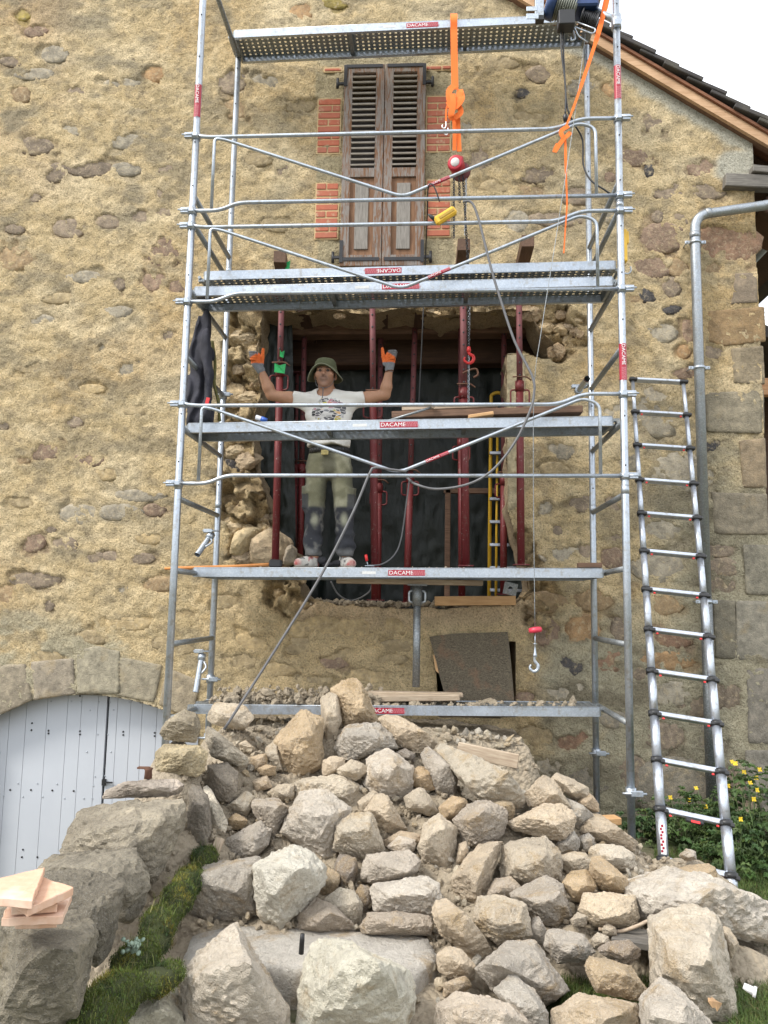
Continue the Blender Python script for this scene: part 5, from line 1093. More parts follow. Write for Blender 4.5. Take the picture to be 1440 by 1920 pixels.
mz = mound_h(MX, MY); mp = np.stack([MX.ravel(), MY.ravel(), mz.ravel()], 1)
mp[:, 2] += .045 * fbm(mp * 5, 81, 4, .6) + .022 * fbm(mp * 16, 83, 3, .6); i = np.arange(MX.size).reshape(MX.shape)
mf = np.stack([i[:-1, :-1], i[1:, :-1], i[1:, 1:], i[:-1, 1:]], -1).reshape(-1, 4)
def m_dust():
    t = NT('lime_dust_rubble'); v = t.n('NewGeometry').outputs['Position']; n = t.noise(v, 30, 6, .7); n2 = t.noise(v, 7, 4); vo = t.n('TexVoronoi'); vo.inputs['Scale'].default_value = 38; t.l(v, vo.inputs['Vector'])
    c = t.mix(n, (.28, .225, .155), (.50, .425, .32)); c = t.mix(t.ramp(n2, [(.4, 0), (.7, .5)]), c, (.33, .275, .2)); h = t.math('SUBTRACT', n, t.math('MULTIPLY', vo.outputs['Distance'], .9)); return t.fin(c, .95, 0, t.bump(h, .9, .03))
M['dust'] = m_dust()
setp(link('rubble_mound', npmesh('rubble_mound', mp, mf), M['dust']), 'beige heap of lime dust and fine rubble under the stones', 'rubble', kind='stuff')
# small loose stones, each its own
u3, f3 = ico(2)
SM = []
for k in range(10):
    r = np.random.RandomState(900 + k); P = r.normal(size=(11, 3)); P /= np.linalg.norm(P, axis=1)[:, None]; P *= np.array([1, r.uniform(.6, .95), r.uniform(.5, .8)]) * r.uniform(.85, 1.1, (11, 1))
    c, v, f = hull_rock(P, 3, 80, .09, 930 + k, .5); SM.append(npmesh('loose_stone', v, f, False)); SM[-1].materials.append(M['rock'])
def loose(poly, n, r0, r1, label, group, seed, dY=0.0):
    for x, y, r in scatter(poly, n, r0, r1, seed):
        rnd = random.Random(int(x * 13 + y * 7)); Y = depth_at(x, y, .02) + dY + rnd.uniform(-.03, .05); p = W(x, y, Y)
        for _ in range(40):
            h = float(mound_h(np.array([p.x]), np.array([p.y]))[0])
            if p.z < h - .02: Y -= .02; p = W(x, y, Y)
            elif p.z > h + .04: Y += .015; p = W(x, y, Y)
            else: break
        if p.z > h + .04: p.z = h + .015
        o = bpy.data.objects.new('loose_stone', rnd.choice(SM)); C.objects.link(o); o.location = p; s = r * Y / F_PX
        o.scale = (s * rnd.uniform(.9, 1.3), s * rnd.uniform(.8, 1.2), s * rnd.uniform(.8, 1.1)); o.rotation_euler = (rnd.uniform(0, 6), rnd.uniform(0, 6), rnd.uniform(0, 6))
        ck = rnd.choice('bbbttowg'); cc = RC[ck]; j = rnd.uniform(.85, 1.15); o.color = (*(q * j for q in cc), 1); setp(o, dict(b='beige ', t='tan ', o='ochre ', w='whitish ', g='grey ')[ck] + label.replace('beige ', ''), 'stone', group)
loose([(400, 1320), (430, 1300), (560, 1290), (590, 1320), (540, 1400), (520, 1460), (440, 1420), (425, 1380)], 50, 4, 11, 'small beige rubble stone on the upper left slope of the pile', 'small stones on the upper left slope', 11)
loose([(440, 1400), (520, 1450), (540, 1500), (500, 1545), (430, 1530), (430, 1450)], 22, 6, 14, 'fist-sized stone between the dark boulders and the central boulders', 'stones left of the central boulders', 12)
loose([(795, 1350), (960, 1350), (965, 1400), (1000, 1440), (900, 1420), (830, 1400)], 28, 4, 11, 'small dusty stone in the rubble directly under the bottom plank', 'small stones under the bottom plank', 13)
loose([(800, 1348), (965, 1352), (1000, 1425), (960, 1450), (860, 1440)], 38, 6, 14, 'dust-covered stone around the dusty board under the bottom plank', 'stones around the dusty board', 21)
loose([(640, 1420), (800, 1400), (1000, 1450), (1100, 1500), (1150, 1600), (900, 1640), (640, 1600), (560, 1500)], 38, 5, 12, 'small chip lying among the upper boulders of the pile', 'chips among the upper boulders', 22, -.03)
loose([(900, 1420), (1000, 1430), (1060, 1450), (1080, 1490), (1000, 1480), (950, 1460)], 10, 5, 11, 'small stone right of the dusty board near the top right', 'small stones by the dusty board', 14)
loose([(620, 1430), (700, 1430), (760, 1520), (860, 1530), (840, 1560), (740, 1570), (690, 1500)], 24, 5, 11, 'small filler stone between the big boulders in the middle of the pile', 'filler stones in the middle', 15)
loose([(600, 1620), (700, 1640), (860, 1600), (1000, 1600), (1100, 1660), (1100, 1740), (980, 1720), (800, 1680), (640, 1700)], 36, 6, 15, 'small stone in the gaps of the lower half of the pile', 'small stones in the lower gaps', 16)
loose([(1120, 1520), (1180, 1560), (1230, 1600), (1240, 1640), (1180, 1640), (1100, 1580)], 14, 6, 12, 'small stone by the foot of the front right scaffold leg', 'small stones by the front right leg', 17)
loose([(1390, 1670), (1438, 1690), (1438, 1730), (1400, 1710)], 8, 3, 8, 'little pale pebble at the right edge below the ladder', 'pebbles at the right edge', 18)
loose([(640, 1860), (830, 1800), (1000, 1800), (1000, 1915), (720, 1915)], 16, 8, 16, 'small stone in the gaps between the boulders at the bottom edge', 'small stones at the bottom edge', 19, .06)
loose([(345, 1700), (640, 1720), (700, 1690), (660, 1760), (380, 1760)], 12, 6, 13, 'small stone behind the long dressed block', 'small stones behind the dressed block', 20, .03)
# broken plaster lying on the bottom plank
def crumbs(nm, gen, n, label, seed, mat_=M['dust']):
    rnd = np.random.RandomState(seed); V_, F_ = [], []
    for k in range(n):
        p, s = gen(rnd); c, v, f = None, None, None
        b = ico(1)[0] * (1 + .35 * rnd.uniform(-1, 1, (len(ico(1)[0]), 1))) * s * rnd.uniform(.6, 1.2, 3); F_.append(ico(1)[1] + sum(map(len, V_))); V_.append(b + np.array(p))
    o = link(nm, npmesh(nm, np.concatenate(V_), np.concatenate(F_), False), mat_); return setp(o, label, 'debris', kind='stuff')
zp = CAMZ - .757
crumbs('plaster_debris', lambda r: ((lambda x: (x, 5.8 + r.uniform(0, .27), zp + .019 * (x + 1.7) + .004 + (r.beta(1, 4) * .16 if x < -.35 else 0)))(r.uniform(-1.6, 1.1) if r.rand() < .35 else r.uniform(-1.62, -.3)), r.uniform(.006, .03) if r.rand() < .85 else r.uniform(.03, .05)), 620, 'broken plaster and dust heaped on the bottom plank', 5)
crumbs('plaster_debris', lambda r: (r.uniform(-1.6, 1.2), 5.63 + r.uniform(0, .6), CAMZ + .275 + .013 * r.rand()), 1, 'x', 6) if False else None
crumbs('plaster_crumbs', lambda r: ((r.uniform(-1.55, 1.15)), 5.63 + r.uniform(0, .58), CAMZ + .268) and ((lambda x: (x, 5.63 + r.uniform(0, .58), CAMZ + .25 + .0135 * (x + 1.7) + .004))(r.uniform(-1.55, 1.15)), r.uniform(.003, .014)), 260, 'plaster crumbs scattered on the man\'s platform', 7)
ws = W(700, 1130, YW)
crumbs('sill_rubble', lambda r: ((r.uniform(-1.0, .72), YW + .0 + r.uniform(.0, .3), W(780, 1137, YW).z + r.uniform(0, .03)), r.uniform(.008, .035)), 330, 'rubble and dust left along the sill of the opening', 8)
crumbs('fine_gravel', lambda r: ((lambda x, y: (x, y, float(mound_h(np.array([x]), np.array([y]))[0]) + .015))(r.uniform(-1.35, 1.4), r.uniform(3.6, 5.6)), r.uniform(.006, .022)), 2600, 'fine broken stone chips strewn over the rubble heap', 9)

# ------------------------------------------------------------------ drainpipe
def Wz(px, py, z):
    d = N_ + R_ * (px - 720) / F_PX - U_ * (py - 960) / F_PX; d = d * ((z - CAMZ) / d[2]); return Vector((d[0], d[1], d[2] + CAMZ))
yp = YW - .09; pt = W(1303, 440, yp)
e = empty('drainpipe', (pt.x, yp, 0), 'grey zinc drainpipe running down the right of the wall behind the ladder', 'drainpipe')
q = MB(); q.tube(fillet([W(1520, 372, yp), W(1440, 384, yp), W(1303, 404, yp), V(pt.x, yp, pt.z - .1), V(pt.x, yp, 1.66)], .16, 8), .040, 16); q.build('pipe', M['zinc'], e)
g0 = W(1520, 372, yp); q = MB(); q.tube([g0 + V(.02, -.12, .05), g0 + V(.02, 5.5, .07)], .065, 14); q.tube([g0, g0 + V(.02, 0, .03)], .043, 14); q.build('gutter', M['zinc'], e)
q = MB(); q.tube([V(pt.x, yp, 1.70), V(pt.x, yp, .06)], .046, 16); q.build('lower_pipe', m_galv('dull_zinc', (.2, .215, .22), .5), e)
q = MB(); q.tube([W(1322, 401, yp), W(1332, 399, yp)], .0435, 16); q.tube([V(pt.x, yp, pt.z + .02), V(pt.x, yp, pt.z - .03)], .0435, 16); q.build('joint_collar', M['zinc'], e)
for py in (455, 690, 1128):
    z = W(1305, py, yp).z; q = MB(); q.tube([V(pt.x, yp, z - .012), V(pt.x, yp, z + .012)], .048, 16)
    for s in (-1, 1): q.box((pt.x + s * .066, yp - .005, z), (.04, .012, .028), None, .003); q.tube([V(pt.x + s * .07, yp - .03, z), V(pt.x + s * .07, yp + .09, z)], .005, 8)
    q.build('bracket', M['galv'], e)

# ------------------------------------------------------------------ telescopic ladder
tl_, tr_ = W(1186, 712, 6.3), W(1281, 717, 6.3); bl_, br_ = W(1246, 1640, 4.70), W(1373, 1672, 4.62)
e = empty('ladder', bl_, 'silver telescopic ladder leaning on the wall at the right', 'ladder')
rp = [712, 773, 835, 900, 963, 1033, 1105, 1180, 1258, 1338, 1425, 1518, 1612]
def lerp(a, b, t): return a + (b - a) * t
ts = []
for y in rp:
    best = min(np.linspace(0, 1, 800), key=lambda t: abs(float(to_px(np.array([lerp(tl_, bl_, t).x]), np.array([lerp(tl_, bl_, t).z]), lerp(tl_, bl_, t).y)[1][0]) - y)); ts.append(float(best))
ts2 = ts + [1.0]
for k in range(13):
    rad = .0155 + .0014 * k; t0, t1 = ts2[k], ts2[k + 1]
    for A, B in ((tl_, bl_), (tr_, br_)): q = MB(); q.tube([lerp(A, B, t0), lerp(A, B, t1)], rad, 14); q.build('tube_section', M['alu'], e)
    pa, pb = lerp(tl_, bl_, t0), lerp(tr_, br_, t0); ax = (bl_ - tl_).normalized()
    x = (pb - pa).normalized(); rot = Matrix((x, x.cross(ax) * -1, -ax)).transposed()
    q = MB(); q.box((pa + pb) / 2, ((pb - pa).length - .03, .045, .024 + .0006 * k), rot, .004); q.build('rung', M['alu'], e)
    for p_ in (pa, pb): q = MB(); q.tube([p_ - ax * .014, p_ + ax * .016], rad + .0085, 14); q.box(p_ + V(.0, -.02, 0), (.05 + rad, .03, .024), rot, .004); q.build('collar', M['plastic_black'], e)
    if k > 0:
        for p_, s in ((pa, 1), (pb, -1)): q = MB(); q.box(p_ + x * s * .05 + ax * .022 + V(0, -.015, 0), (.014, .01, .009), rot); q.build('release_tab', M['red_bright'], e)
pa, pb = lerp(tl_, bl_, ts[11]), lerp(tr_, br_, ts[11]); c = (pa + pb) / 2 + (bl_ - tl_).normalized() * .02 + V(0.0, -.03, 0); q = MB(); q.box(c, (.1, .03, .026), rot, .006); q.build('handle_block', M['plastic_black'], e); q = MB(); q.box(c + V(0, -.017, .0), (.05, .004, .014), rot, .001); q.build('button', M['red_bright'], e)
p0, p1 = lerp(tl_, bl_, ts[11] + .02), lerp(tl_, bl_, ts[12] - .01); q = MB(); ax = (p1 - p0).normalized()
q.box((p0 + p1) / 2 + V(-.005, -.0335, 0), ((p1 - p0).length, .002, .034), Matrix((ax, V(0, -1, 0), ax.cross(V(0, -1, 0)))).transposed()); q.build('warning_label', M['sticker_pale'], e)
q = MB()
for t in np.linspace(.08, .92, 9): q.box(lerp(p0, p1, float(t)) + V(-.014 if int(t * 10) % 2 else -.006, -.0355, 0), (.012, .001, .022)); 
q.build('label_print', M['sticker'], e)

# ------------------------------------------------------------------ hoist, slings, chains, cables
M['hoist_blue'] = m_plain('hoist_blue_paint', (.03, .06, .16), .35, .2, .2); M['motor'] = m_plain('motor_casting', (.19, .20, .17), .5, .6, .2)
Yh = 5.2
e = empty('electric_hoist', W(1060, 60, Yh), 'blue and grey electric cable hoist clamped to the top right of the scaffold', 'hoist')
def bx(nm, x0, y0, x1, y1, dep, mt, bev=.006, Yc=Yh):
    a, b = W(x0, y1, Yc), W(x1, y0, Yc); q = MB(); q.box((a + b) / 2, (abs(b.x - a.x), dep, abs(b.z - a.z)), None, bev); return q.build(nm, mt, e)
ca = W(1034, 8, Yh); cb = W(1090, 24, Yh); axh = (cb - ca).normalized()
q = MB(); q.lathe(ca - axh * .035, axh, [(0, .0), (0, .08), (.02, .103), (.07, .106), (.075, .0)], 28); q.build('fan_cover', M['hoist_blue'], e)
q = MB(); prof = [(.04, .0)]
for k in range(9): prof += [(.042 + k * .016, .1), (.048 + k * .016, .1), (.0482 + k * .016, .085), (.0578 + k * .016, .085)]
q.lathe(ca, axh, prof + [(.19, .0)], 26); q.build('motor_body', M['motor'], e)
bx('top_cover', 1072, -30, 1118, 26, .17, M['hoist_blue'], .012); bx('switch_box', 1046, 26, 1076, 54, .1, M['plastic_black'], .006, Yh - .09)
dc = W(1104, 38, Yh); q = MB(); prof = [(-.06, 0), (-.06, .075), (-.052, .075), (-.05, .05)]
for k in range(7): prof += [(-.045 + k * .014, .052), (-.038 + k * .014, .058), (-.031 + k * .014, .052)]
q.lathe(dc, axh, prof + [(.055, .075), (.062, .075), (.063, 0)], 26); q.build('cable_drum', M['steel_black'], e)
a, b = W(1112, 18, Yh), W(1162, 42, YF); q = MB(); q.tube([a, b], .024, 12); q.build('swing_arm', M['galv'], e); q = MB(); q.tube([V(XR, YF, b.z - .05), V(XR, YF, b.z + .05)], .036, 14); q.box(b + V(-.03, -.02, -.03), (.05, .06, .05), None, .006); q.build('pole_clamp', M['galv'], e)
bx('bracket_tube', 1003, -40, 1019, 33, .045, M['galv'], .003); bx('end_cap', 1004, 33, 1020, 42, .05, M['plastic_black'], .004); bx('bracket_plate', 987, 12, 1008, 21, .006, M['galv'], .002, Yh - .05); bx('bracket_plate', 987, 25, 1010, 36, .006, M['galv'], .002, Yh - .05)
q = MB(); q.tube(fillet([W(1083, 42, Yh - .05), W(1118, 55, Yh - .08), W(1112, 64, Yh - .08), W(1076, 50, Yh - .06), W(1085, 68, Yh - .06), W(1102, 80, Yh - .05)], .02), .0055, 8); q.build('limit_lever', M['galv'], e)
q = MB(); q.tube(curve([W(1075, 58, Yh - .03), W(1078, 72, Yh - .03), W(1072, 76, Yh - .03), W(1070, 70, Yh - .03)]), .007, 8); q.build('lower_hook', M['galv'], e)
def cable(nm, pts, r, mt, label, cat='cable', n=10, seg=8):
    q = MB(); q.tube(curve(pts, n), r, seg); o = q.build(nm, mt); return setp(o, label, cat)
cable('power_cable', [W(1056, 48, 5.16), W(1057, 110, 5.15), W(1062, 190, 5.15), W(1068, 215, 5.15), W(1078, 235, 5.2), W(1092, 262, 5.24), W(1094, 310, 5.24), W(1108, 338, 5.2), W(1132, 355, 5.18), W(1152, 368, 5.18)], .0065, M['plastic_black'], 'black cable looping down from the hoist to the right scaffold leg')
cable('plug_lead', [W(1052, 48, 5.14), W(1053, 100, 5.14), W(1060, 160, 5.14), W(1060, 215, 5.14)], .006, M['plastic_black'], 'black plug lead hanging below the hoist')
q = MB(); w = W(1060, 214, 5.14); q.lathe(w, (0, 0, -1), [(0, .008), (.012, .017), (.03, .018), (.05, .014), (.052, 0)], 12); q.tube([w + V(-.006, 0, -.05), w + V(-.006, 0, -.075)], .003, 6); q.tube([w + V(.006, 0, -.05), w + V(.006, 0, -.075)], .003, 6); setp(q.build('power_plug', M['plastic_black']), 'black mains plug dangling at the end of the plug lead', 'plug')
cable('steel_wire', [W(1098, 62, 5.2), W(1080, 200, 5.12), W(1045, 430, 5.06), W(1015, 620, 5.02), W(1002, 720, 5.02), W(1000, 900, 5.02), W(1003, 1176, 5.02)], .0024, M['galv_dark'], 'thin steel wire of the hoist running down to the hook', 'wire', 10, 6)
h0 = W(1003, 1181, 5.02); e = empty('hoist_hook', h0, 'small steel hook with a red float hanging from the hoist wire', 'hook')
q = MB(); q.lathe(h0 + V(0, 0, .018), (0.15, 0, -1), [(0, .02), (.004, .04), (.022, .044), (.034, .038), (.036, 0)], 20); q.build('float', m_plain('red_float', (.5, .03, .06), .4), e)
q = MB(); q.tube([h0, h0 + V(0, 0, -.13)], .004, 8); q.lathe(h0 + V(0, 0, -.085), (0, 0, -1), [(0, .012), (.004, .012), (.006, .005), (.03, .006), (.06, .008), (.07, .012), (.085, .013), (.086, 0)], 12); q.build('swivel', M['galv'], e)
hc = h0 + V(-.005, 0, -.225); q = MB(); q.tube(curve([hc + V(.002, 0, .06), hc + V(.004, 0, .03), hc + V(.022, 0, .005), hc + V(.018, 0, -.025), hc + V(-.008, 0, -.034), hc + V(-.028, 0, -.014), hc + V(-.02, 0, .008)], 6), [.009] * 6 + [.01] * 6 + [.011] * 12 + [.009] * 6 + [.007] * 6 + [.004], 10); q.build('hook', M['galv'], e)
def ribbon(q, pts, w_, n=8, th=.003, side=None):
    P = curve(pts, n); vs = []
    for i, p in enumerate(P):
        t = (P[min(i + 1, len(P) - 1)] - P[max(i - 1, 0)]).normalized(); s = side if side is not None else V(0, -1, 0).cross(t)
        s = Vector(s).normalized(); nn = t.cross(s).normalized(); ww = w_[min(i * len(w_) // len(P), len(w_) - 1)] if isinstance(w_, list) else w_
        vs += [p - s * ww / 2 - nn * th / 2, p + s * ww / 2 - nn * th / 2, p + s * ww / 2 + nn * th / 2, p - s * ww / 2 + nn * th / 2]
    m = len(P); fs = [(4 * i + a, 4 * i + b, 4 * i + 4 + b, 4 * i + 4 + a) for i in range(m - 1) for a, b in ((0, 1), (1, 2), (2, 3), (3, 0))] + [(0, 3, 2, 1), (4 * m - 4, 4 * m - 3, 4 * m - 2, 4 * m - 1)]
    q.add(vs, fs, False)
Ys = 5.89
e = empty('lifting_sling', W(850, 30, Ys), 'orange webbing sling knotted round the topmost plank, holding the chain hoist', 'sling')
q = MB(); ribbon(q, [W(851, 26, Ys + .3), W(851, 29, Ys), W(851, 60, Ys - .01), W(852, 120, Ys), W(853, 168, Ys)], .056); q.build('upper_loop', M['orange'], e)
q = MB(); ribbon(q, [W(852, 160, Ys - .02), W(842, 172, Ys - .04), W(846, 196, Ys - .05), W(858, 190, Ys - .05), W(862, 172, Ys - .03)], .05); ribbon(q, [W(862, 168, Ys), W(865, 186, Ys - .05), W(850, 202, Ys - .06), W(841, 190, Ys - .04)], .05); ribbon(q, [W(848, 176, Ys - .055), W(849, 192, Ys - .065), W(846, 216, Ys - .06), W(848, 225, Ys - .03)], [.05, .055, .05, .04]); ribbon(q, [W(858, 195, Ys - .03), W(864, 210, Ys - .04), W(852, 222, Ys - .03)], .045); q.build('knot', M['orange'], e)
q = MB(); ribbon(q, [W(850, 215, Ys - .02), W(852, 240, Ys - .01), W(852, 282, Ys)], .03); ribbon(q, [W(858, 212, Ys), W(859, 240, Ys + .01), W(861, 284, Ys + .01)], .038); q.build('lower_loop', M['orange'], e)
q = MB(); ribbon(q, [W(842, 190, Ys - .04), W(837, 205, Ys - .04), W(836, 228, Ys - .04)], .015); q.build('loose_end', M['orange'], e)
for a, b in ((833, 234), (837, 246)): q = MB(); q.tube(curve([W(a + 3, b - 6, Ys - .05), W(a + 3, b + 2, Ys - .05), W(a, b + 7, Ys - .05), W(a - 4, b + 4, Ys - .05), W(a - 3, b, Ys - .05)], 5), .005, 8); q.build('wire_hook', M['white_metal'], e)
def chain(q, p0, p1, link_l=.028, r=.0035, w_=.009):
    p0, p1 = Vector(p0), Vector(p1); d = p1 - p0; n = max(2, int(d.length / (link_l * .78))); t = d.normalized(); a = t.orthogonal().normalized(); b = t.cross(a)
    for k in range(n):
        c = p0 + d * (k + .5) / n; s = a if k % 2 else b
        q.tube([c + t * (link_l / 2 - w_) + s * w_, c + t * (link_l / 2) + s * w_ * .35, c + t * (link_l / 2) - s * w_ * .35, c + t * (link_l / 2 - w_) - s * w_, c - t * (link_l / 2 - w_) - s * w_, c - t * (link_l / 2) - s * w_ * .35, c - t * (link_l / 2) + s * w_ * .35, c - t * (link_l / 2 - w_) + s * w_], r, 5, closed=True)
hb = W(856, 308, Ys); e = empty('chain_hoist', hb, 'red hand chain hoist hanging from the orange sling with its chains', 'chain hoist')
ax = V(-.25, -1, -.12).normalized()
q = MB(); q.lathe(hb + V(.015, .06, 0), ax, [(0, 0), (0, .055), (.02, .062), (.10, .066), (.118, .058), (.12, .05), (.121, 0)], 26); q.box(hb + V(.03, .05, .05), (.05, .06, .08), None, .01); q.build('housing', M['red_paint'], e)
q = MB(); q.lathe(hb + V(.015, .06, 0) + ax * .1205, ax, [(0, .036), (.003, .034), (.0035, 0)], 20); q.build('name_disc', m_plain('pale_disc', (.55, .52, .5), .5), e)
q = MB(); q.lathe(hb + V(.035, .07, -.015), V(.25, 1, .12), [(0, 0), (0, .07), (.01, .078), (.02, .07), (.03, .078), (.04, .07), (.041, 0)], 24); q.build('chain_wheel', M['prop_in'], e)
q = MB(); chain(q, W(851, 328, Ys), W(851, 446, Ys - .05)); chain(q, W(861, 330, Ys + .02), W(862, 380, Ys)); chain(q, W(868, 330, Ys + .02), W(878, 500, Ys)); chain(q, W(877, 500, Ys), W(879, 652, Ys)); q.build('load_chain', M['steel_black'], e)
q = MB(); chain(q, W(874, 335, Ys + .03), W(872, 440, Ys + .03), .026, .0028, .007); chain(q, W(880, 560, Ys + .02), W(878, 805, Ys + .02), .026, .0028, .007); q.build('hand_chain', M['galv'], e)
hk = W(879, 655, Ys); q = MB(); q.lathe(hk + V(0, 0, .02), (0, 0, -1), [(0, .012), (.03, .018), (.04, .016), (.041, 0)], 12); q.tube(curve([hk + V(0, 0, -.015), hk + V(.004, 0, -.035), hk + V(.036, 0, -.06), hk + V(.032, 0, -.095), hk + V(0, 0, -.112), hk + V(-.034, 0, -.09), hk + V(-.03, 0, -.062)], 6), [.011] * 6 + [.013] * 18 + [.01] * 6 + [.008] * 6 + [.005], 10); q.build('load_hook', M['red_bright'], e)
cable('iron_hook', [W(868, 700, 6.1), W(880, 694, 6.08), W(893, 692, 6.08), W(896, 702, 6.08), W(888, 708, 6.08)], .008, M['rust'], 'bent reddish iron hook beside the thick prop', 'hook')
e = empty('tie_down_strap', W(1100, 100, 5.12), 'orange tie-down strap running from the hoist to the upper guard-rail', 'strap')
q = MB(); ribbon(q, [W(1145, -40, 5.18), W(1134, 15, 5.16), W(1118, 75, 5.14), W(1090, 160, 5.12), W(1074, 205, 5.11), W(1060, 240, 5.1)], [.042, .034, .025, .018, .014]); q.build('taut_strap', M['orange'], e)
q = MB(); ribbon(q, [W(1066, 236, 5.1), W(1052, 246, 5.09), W(1058, 258, 5.09), W(1070, 248, 5.11)], .03); ribbon(q, [W(1060, 256, 5.09), W(1048, 272, 5.09), W(1040, 284, 5.09), W(1046, 270, 5.1)], .03); q.build('hitch', M['orange'], e)
q = MB(); ribbon(q, [W(1060, 262, 5.1), W(1061, 320, 5.1), W(1063, 380, 5.1), W(1060, 430, 5.1), W(1057, 475, 5.1)], [.016, .012, .01, .009]); q.build('loose_tail', M['orange'], e)
# hand control, cables
a = W(835, 405, 5.10); e = empty('hoist_remote', a, 'yellow pendant hand control hung on the guard-rail near the shutters', 'remote control')
rt = Matrix.Rotation(math.radians(-33), 3, 'Y'); q = MB(); q.box(a, (.165, .045, .062), rt, .012); q.build('handset', M['yellow'], e)
q = MB(); q.box(a + rt @ V(.01, -.0245, 0), (.12, .006, .02), rt, .002); q.build('grip_recess', m_plain('dark_yellow', (.4, .25, .03), .5), e)
q = MB(); q.lathe(a + rt @ V(-.075, .0, .02), rt @ V(-.3, 0, 1), [(0, .015), (.03, .013), (.05, .008), (.06, .005)], 10); q.build('cable_gland', M['plastic_black'], e)
cable('control_cable', [W(824, 378, 5.11), W(819, 362, 5.10), W(811, 346, 5.10), W(803, 352, 5.12), W(801, 400, 5.3), W(798, 480, 5.9), W(792, 620, 5.95), W(788, 700, 5.95), W(785, 760, 5.95)], .005, M['plastic_black'], 'thin black cable from the yellow hand control hanging into the opening')
cable('extension_cable', [W(868, 378, 5.10), W(884, 380, 5.09), W(897, 410, 5.08), W(920, 500, 5.06), W(938, 560, 5.05), W(965, 640, 5.03), W(998, 706, 5.0), W(1001, 740, 5.0), W(992, 775, 5.0), W(965, 830, 5.02), W(925, 880, 5.04), W(880, 907, 5.06), W(820, 917, 5.08), W(780, 908, 5.1), W(764, 896, 5.3)], .0085, M['rubber_grey'], 'thick grey cable looping from the upper guard-rail down across the opening')
cable('extension_cable', [W(768, 898, 5.95), W(763, 935, 5.95), W(752, 1010, 5.95), W(738, 1042, 5.93), W(715, 1058, 5.9), W(690, 1060, 5.9)], .006, M['rubber_grey'], 'grey cable end curving onto the man\'s platform right of his feet')
cable('cable_coil', [W(620, 1090, 6.5), W(635, 1115, 6.5), W(660, 1126, 6.5), W(690, 1112, 6.5), W(698, 1095, 6.5)], .007, M['rubber_grey'], 'grey cable loop sagging below the man\'s platform')
cable('steel_rod', [W(762, 884, 5.08), W(730, 880, 5.07), W(703, 877, 5.06), W(692, 890, 5.05), W(660, 965, 5.03), W(600, 1082, 5.0), W(510, 1228, 4.95), W(420, 1368, 4.88)], .0085, M['rubber_grey'], 'long grey rod leaning from the lower guard-rail down to the rubble', 'rod')
q = MB(); a = W(1171, 462, 5.3); q.box(a, (.03, .05, .24), None, .006); q.box(a + V(.018, 0, .06), (.02, .04, .09), None, .004); setp(q.build('spirit_level', M['yellow']), 'yellow tool stuck behind the right front scaffold leg', 'tool')
cable('wall_hook', [W(1168, 512, 5.35), W(1178, 513, 5.35), W(1183, 507, 5.35), W(1182, 500, 5.35)], .006, M['galv'], 'small steel hook beside the right leg at the double plank', 'hook', 6)

# ------------------------------------------------------------------ tools and timber on the planks
hp = W(517, 1056, 5.72); e = empty('sledgehammer', hp, 'sledgehammer with a dark head and long orange handle on the platform', 'sledgehammer')
q = MB(); hb_ = W(517, 1057, 5.72); q.box(hb_, (.095, .06, .062), Matrix.Rotation(.05, 3, 'Y'), .012); q.build('head', M['steel_black'], e)
q = MB(); q.tube([W(309, 1066, 5.62), W(340, 1065, 5.63), W(440, 1062, 5.68), W(512, 1058, 5.72)], [.011, .0125, .0125, .013], 10); q.build('handle', M['handle'], e)
bar('wood_block', W(1083, 1060, 5.72), W(1128, 1060, 5.72), .06, .035, M['wood_old'], 'small dark wood block at the right end of the man\'s platform', 'wood block')
e = empty('trowel', W(686, 1050, 5.8), 'small trowel with a red handle standing right of the man\'s feet', 'trowel'); q = MB(); q.tube([W(686, 1040, 5.8), W(688, 1052, 5.8)], .011, 8); q.build('handle', M['red_bright'], e); q = MB(); q.tube([W(688, 1052, 5.8), W(690, 1061, 5.8)], .004, 6); q.box(W(693, 1061, 5.8), (.07, .04, .004)); q.build('blade', M['galv'], e)
e = empty('work_gloves', W(622, 1056, 5.9), 'dark work gloves dropped between the man\'s shoes', 'gloves')
for k, (a, b, ra, rb) in enumerate([(604, 1051, 11, 8), (633, 1056, 13, 6), (615, 1059, 14, 4)]):
    o = px_rock('glove_fold', ell(a, b, ra, rb, random.Random(k), 8), 5.92, m_plain('dark_cloth%d' % k, (.035, .035, .04), .9), e, front=.03, back=.04, sub=3, p=12, rough=.12)
o = bar('timber_board', W(735, 781, 5.45), W(1090, 770, 5.45), .12, .05, M['wood_old'], 'long dark brown board lying on the waist-high plank', 'board')
bar('timber_board', W(754, 769, 5.5), W(932, 762, 5.5), .1, .03, M['wood_plank'], 'paler short board on top of the dark brown board', 'board')
bar('timber_board', W(878, 783, 5.36), W(925, 776, 5.36), .07, .025, M['wood_orange'], 'small light offcut in front of the dark brown board', 'board')
e = empty('pry_bar', W(780, 772, 5.35), 'grey pry bar resting on the timber at the waist-high plank', 'pry bar'); q = MB(); q.tube([W(728, 789, 5.34), W(770, 776, 5.35), W(808, 764, 5.36)], .009, 8); q.build('shaft', M['galv_dark'], e); q = MB(); q.box(W(811, 761, 5.36), (.03, .04, .035), Matrix.Rotation(.5, 3, 'Y'), .004); q.build('claw', M['wood_plank'], e)
e = empty('sealant_tube', W(490, 787, 5.4), 'white and blue sealant tube lying on the waist-high plank', 'tube'); q = MB(); q.tube([W(480, 782, 5.4), W(500, 789, 5.4)], .018, 10); q.build('barrel', m_plain('white_plastic', (.6, .62, .68), .4), e); q = MB(); q.tube([W(490, 785, 5.395), W(500, 789, 5.395)], .0186, 10); q.build('label_band', m_plain('blue_print', (.03, .1, .4), .4), e)
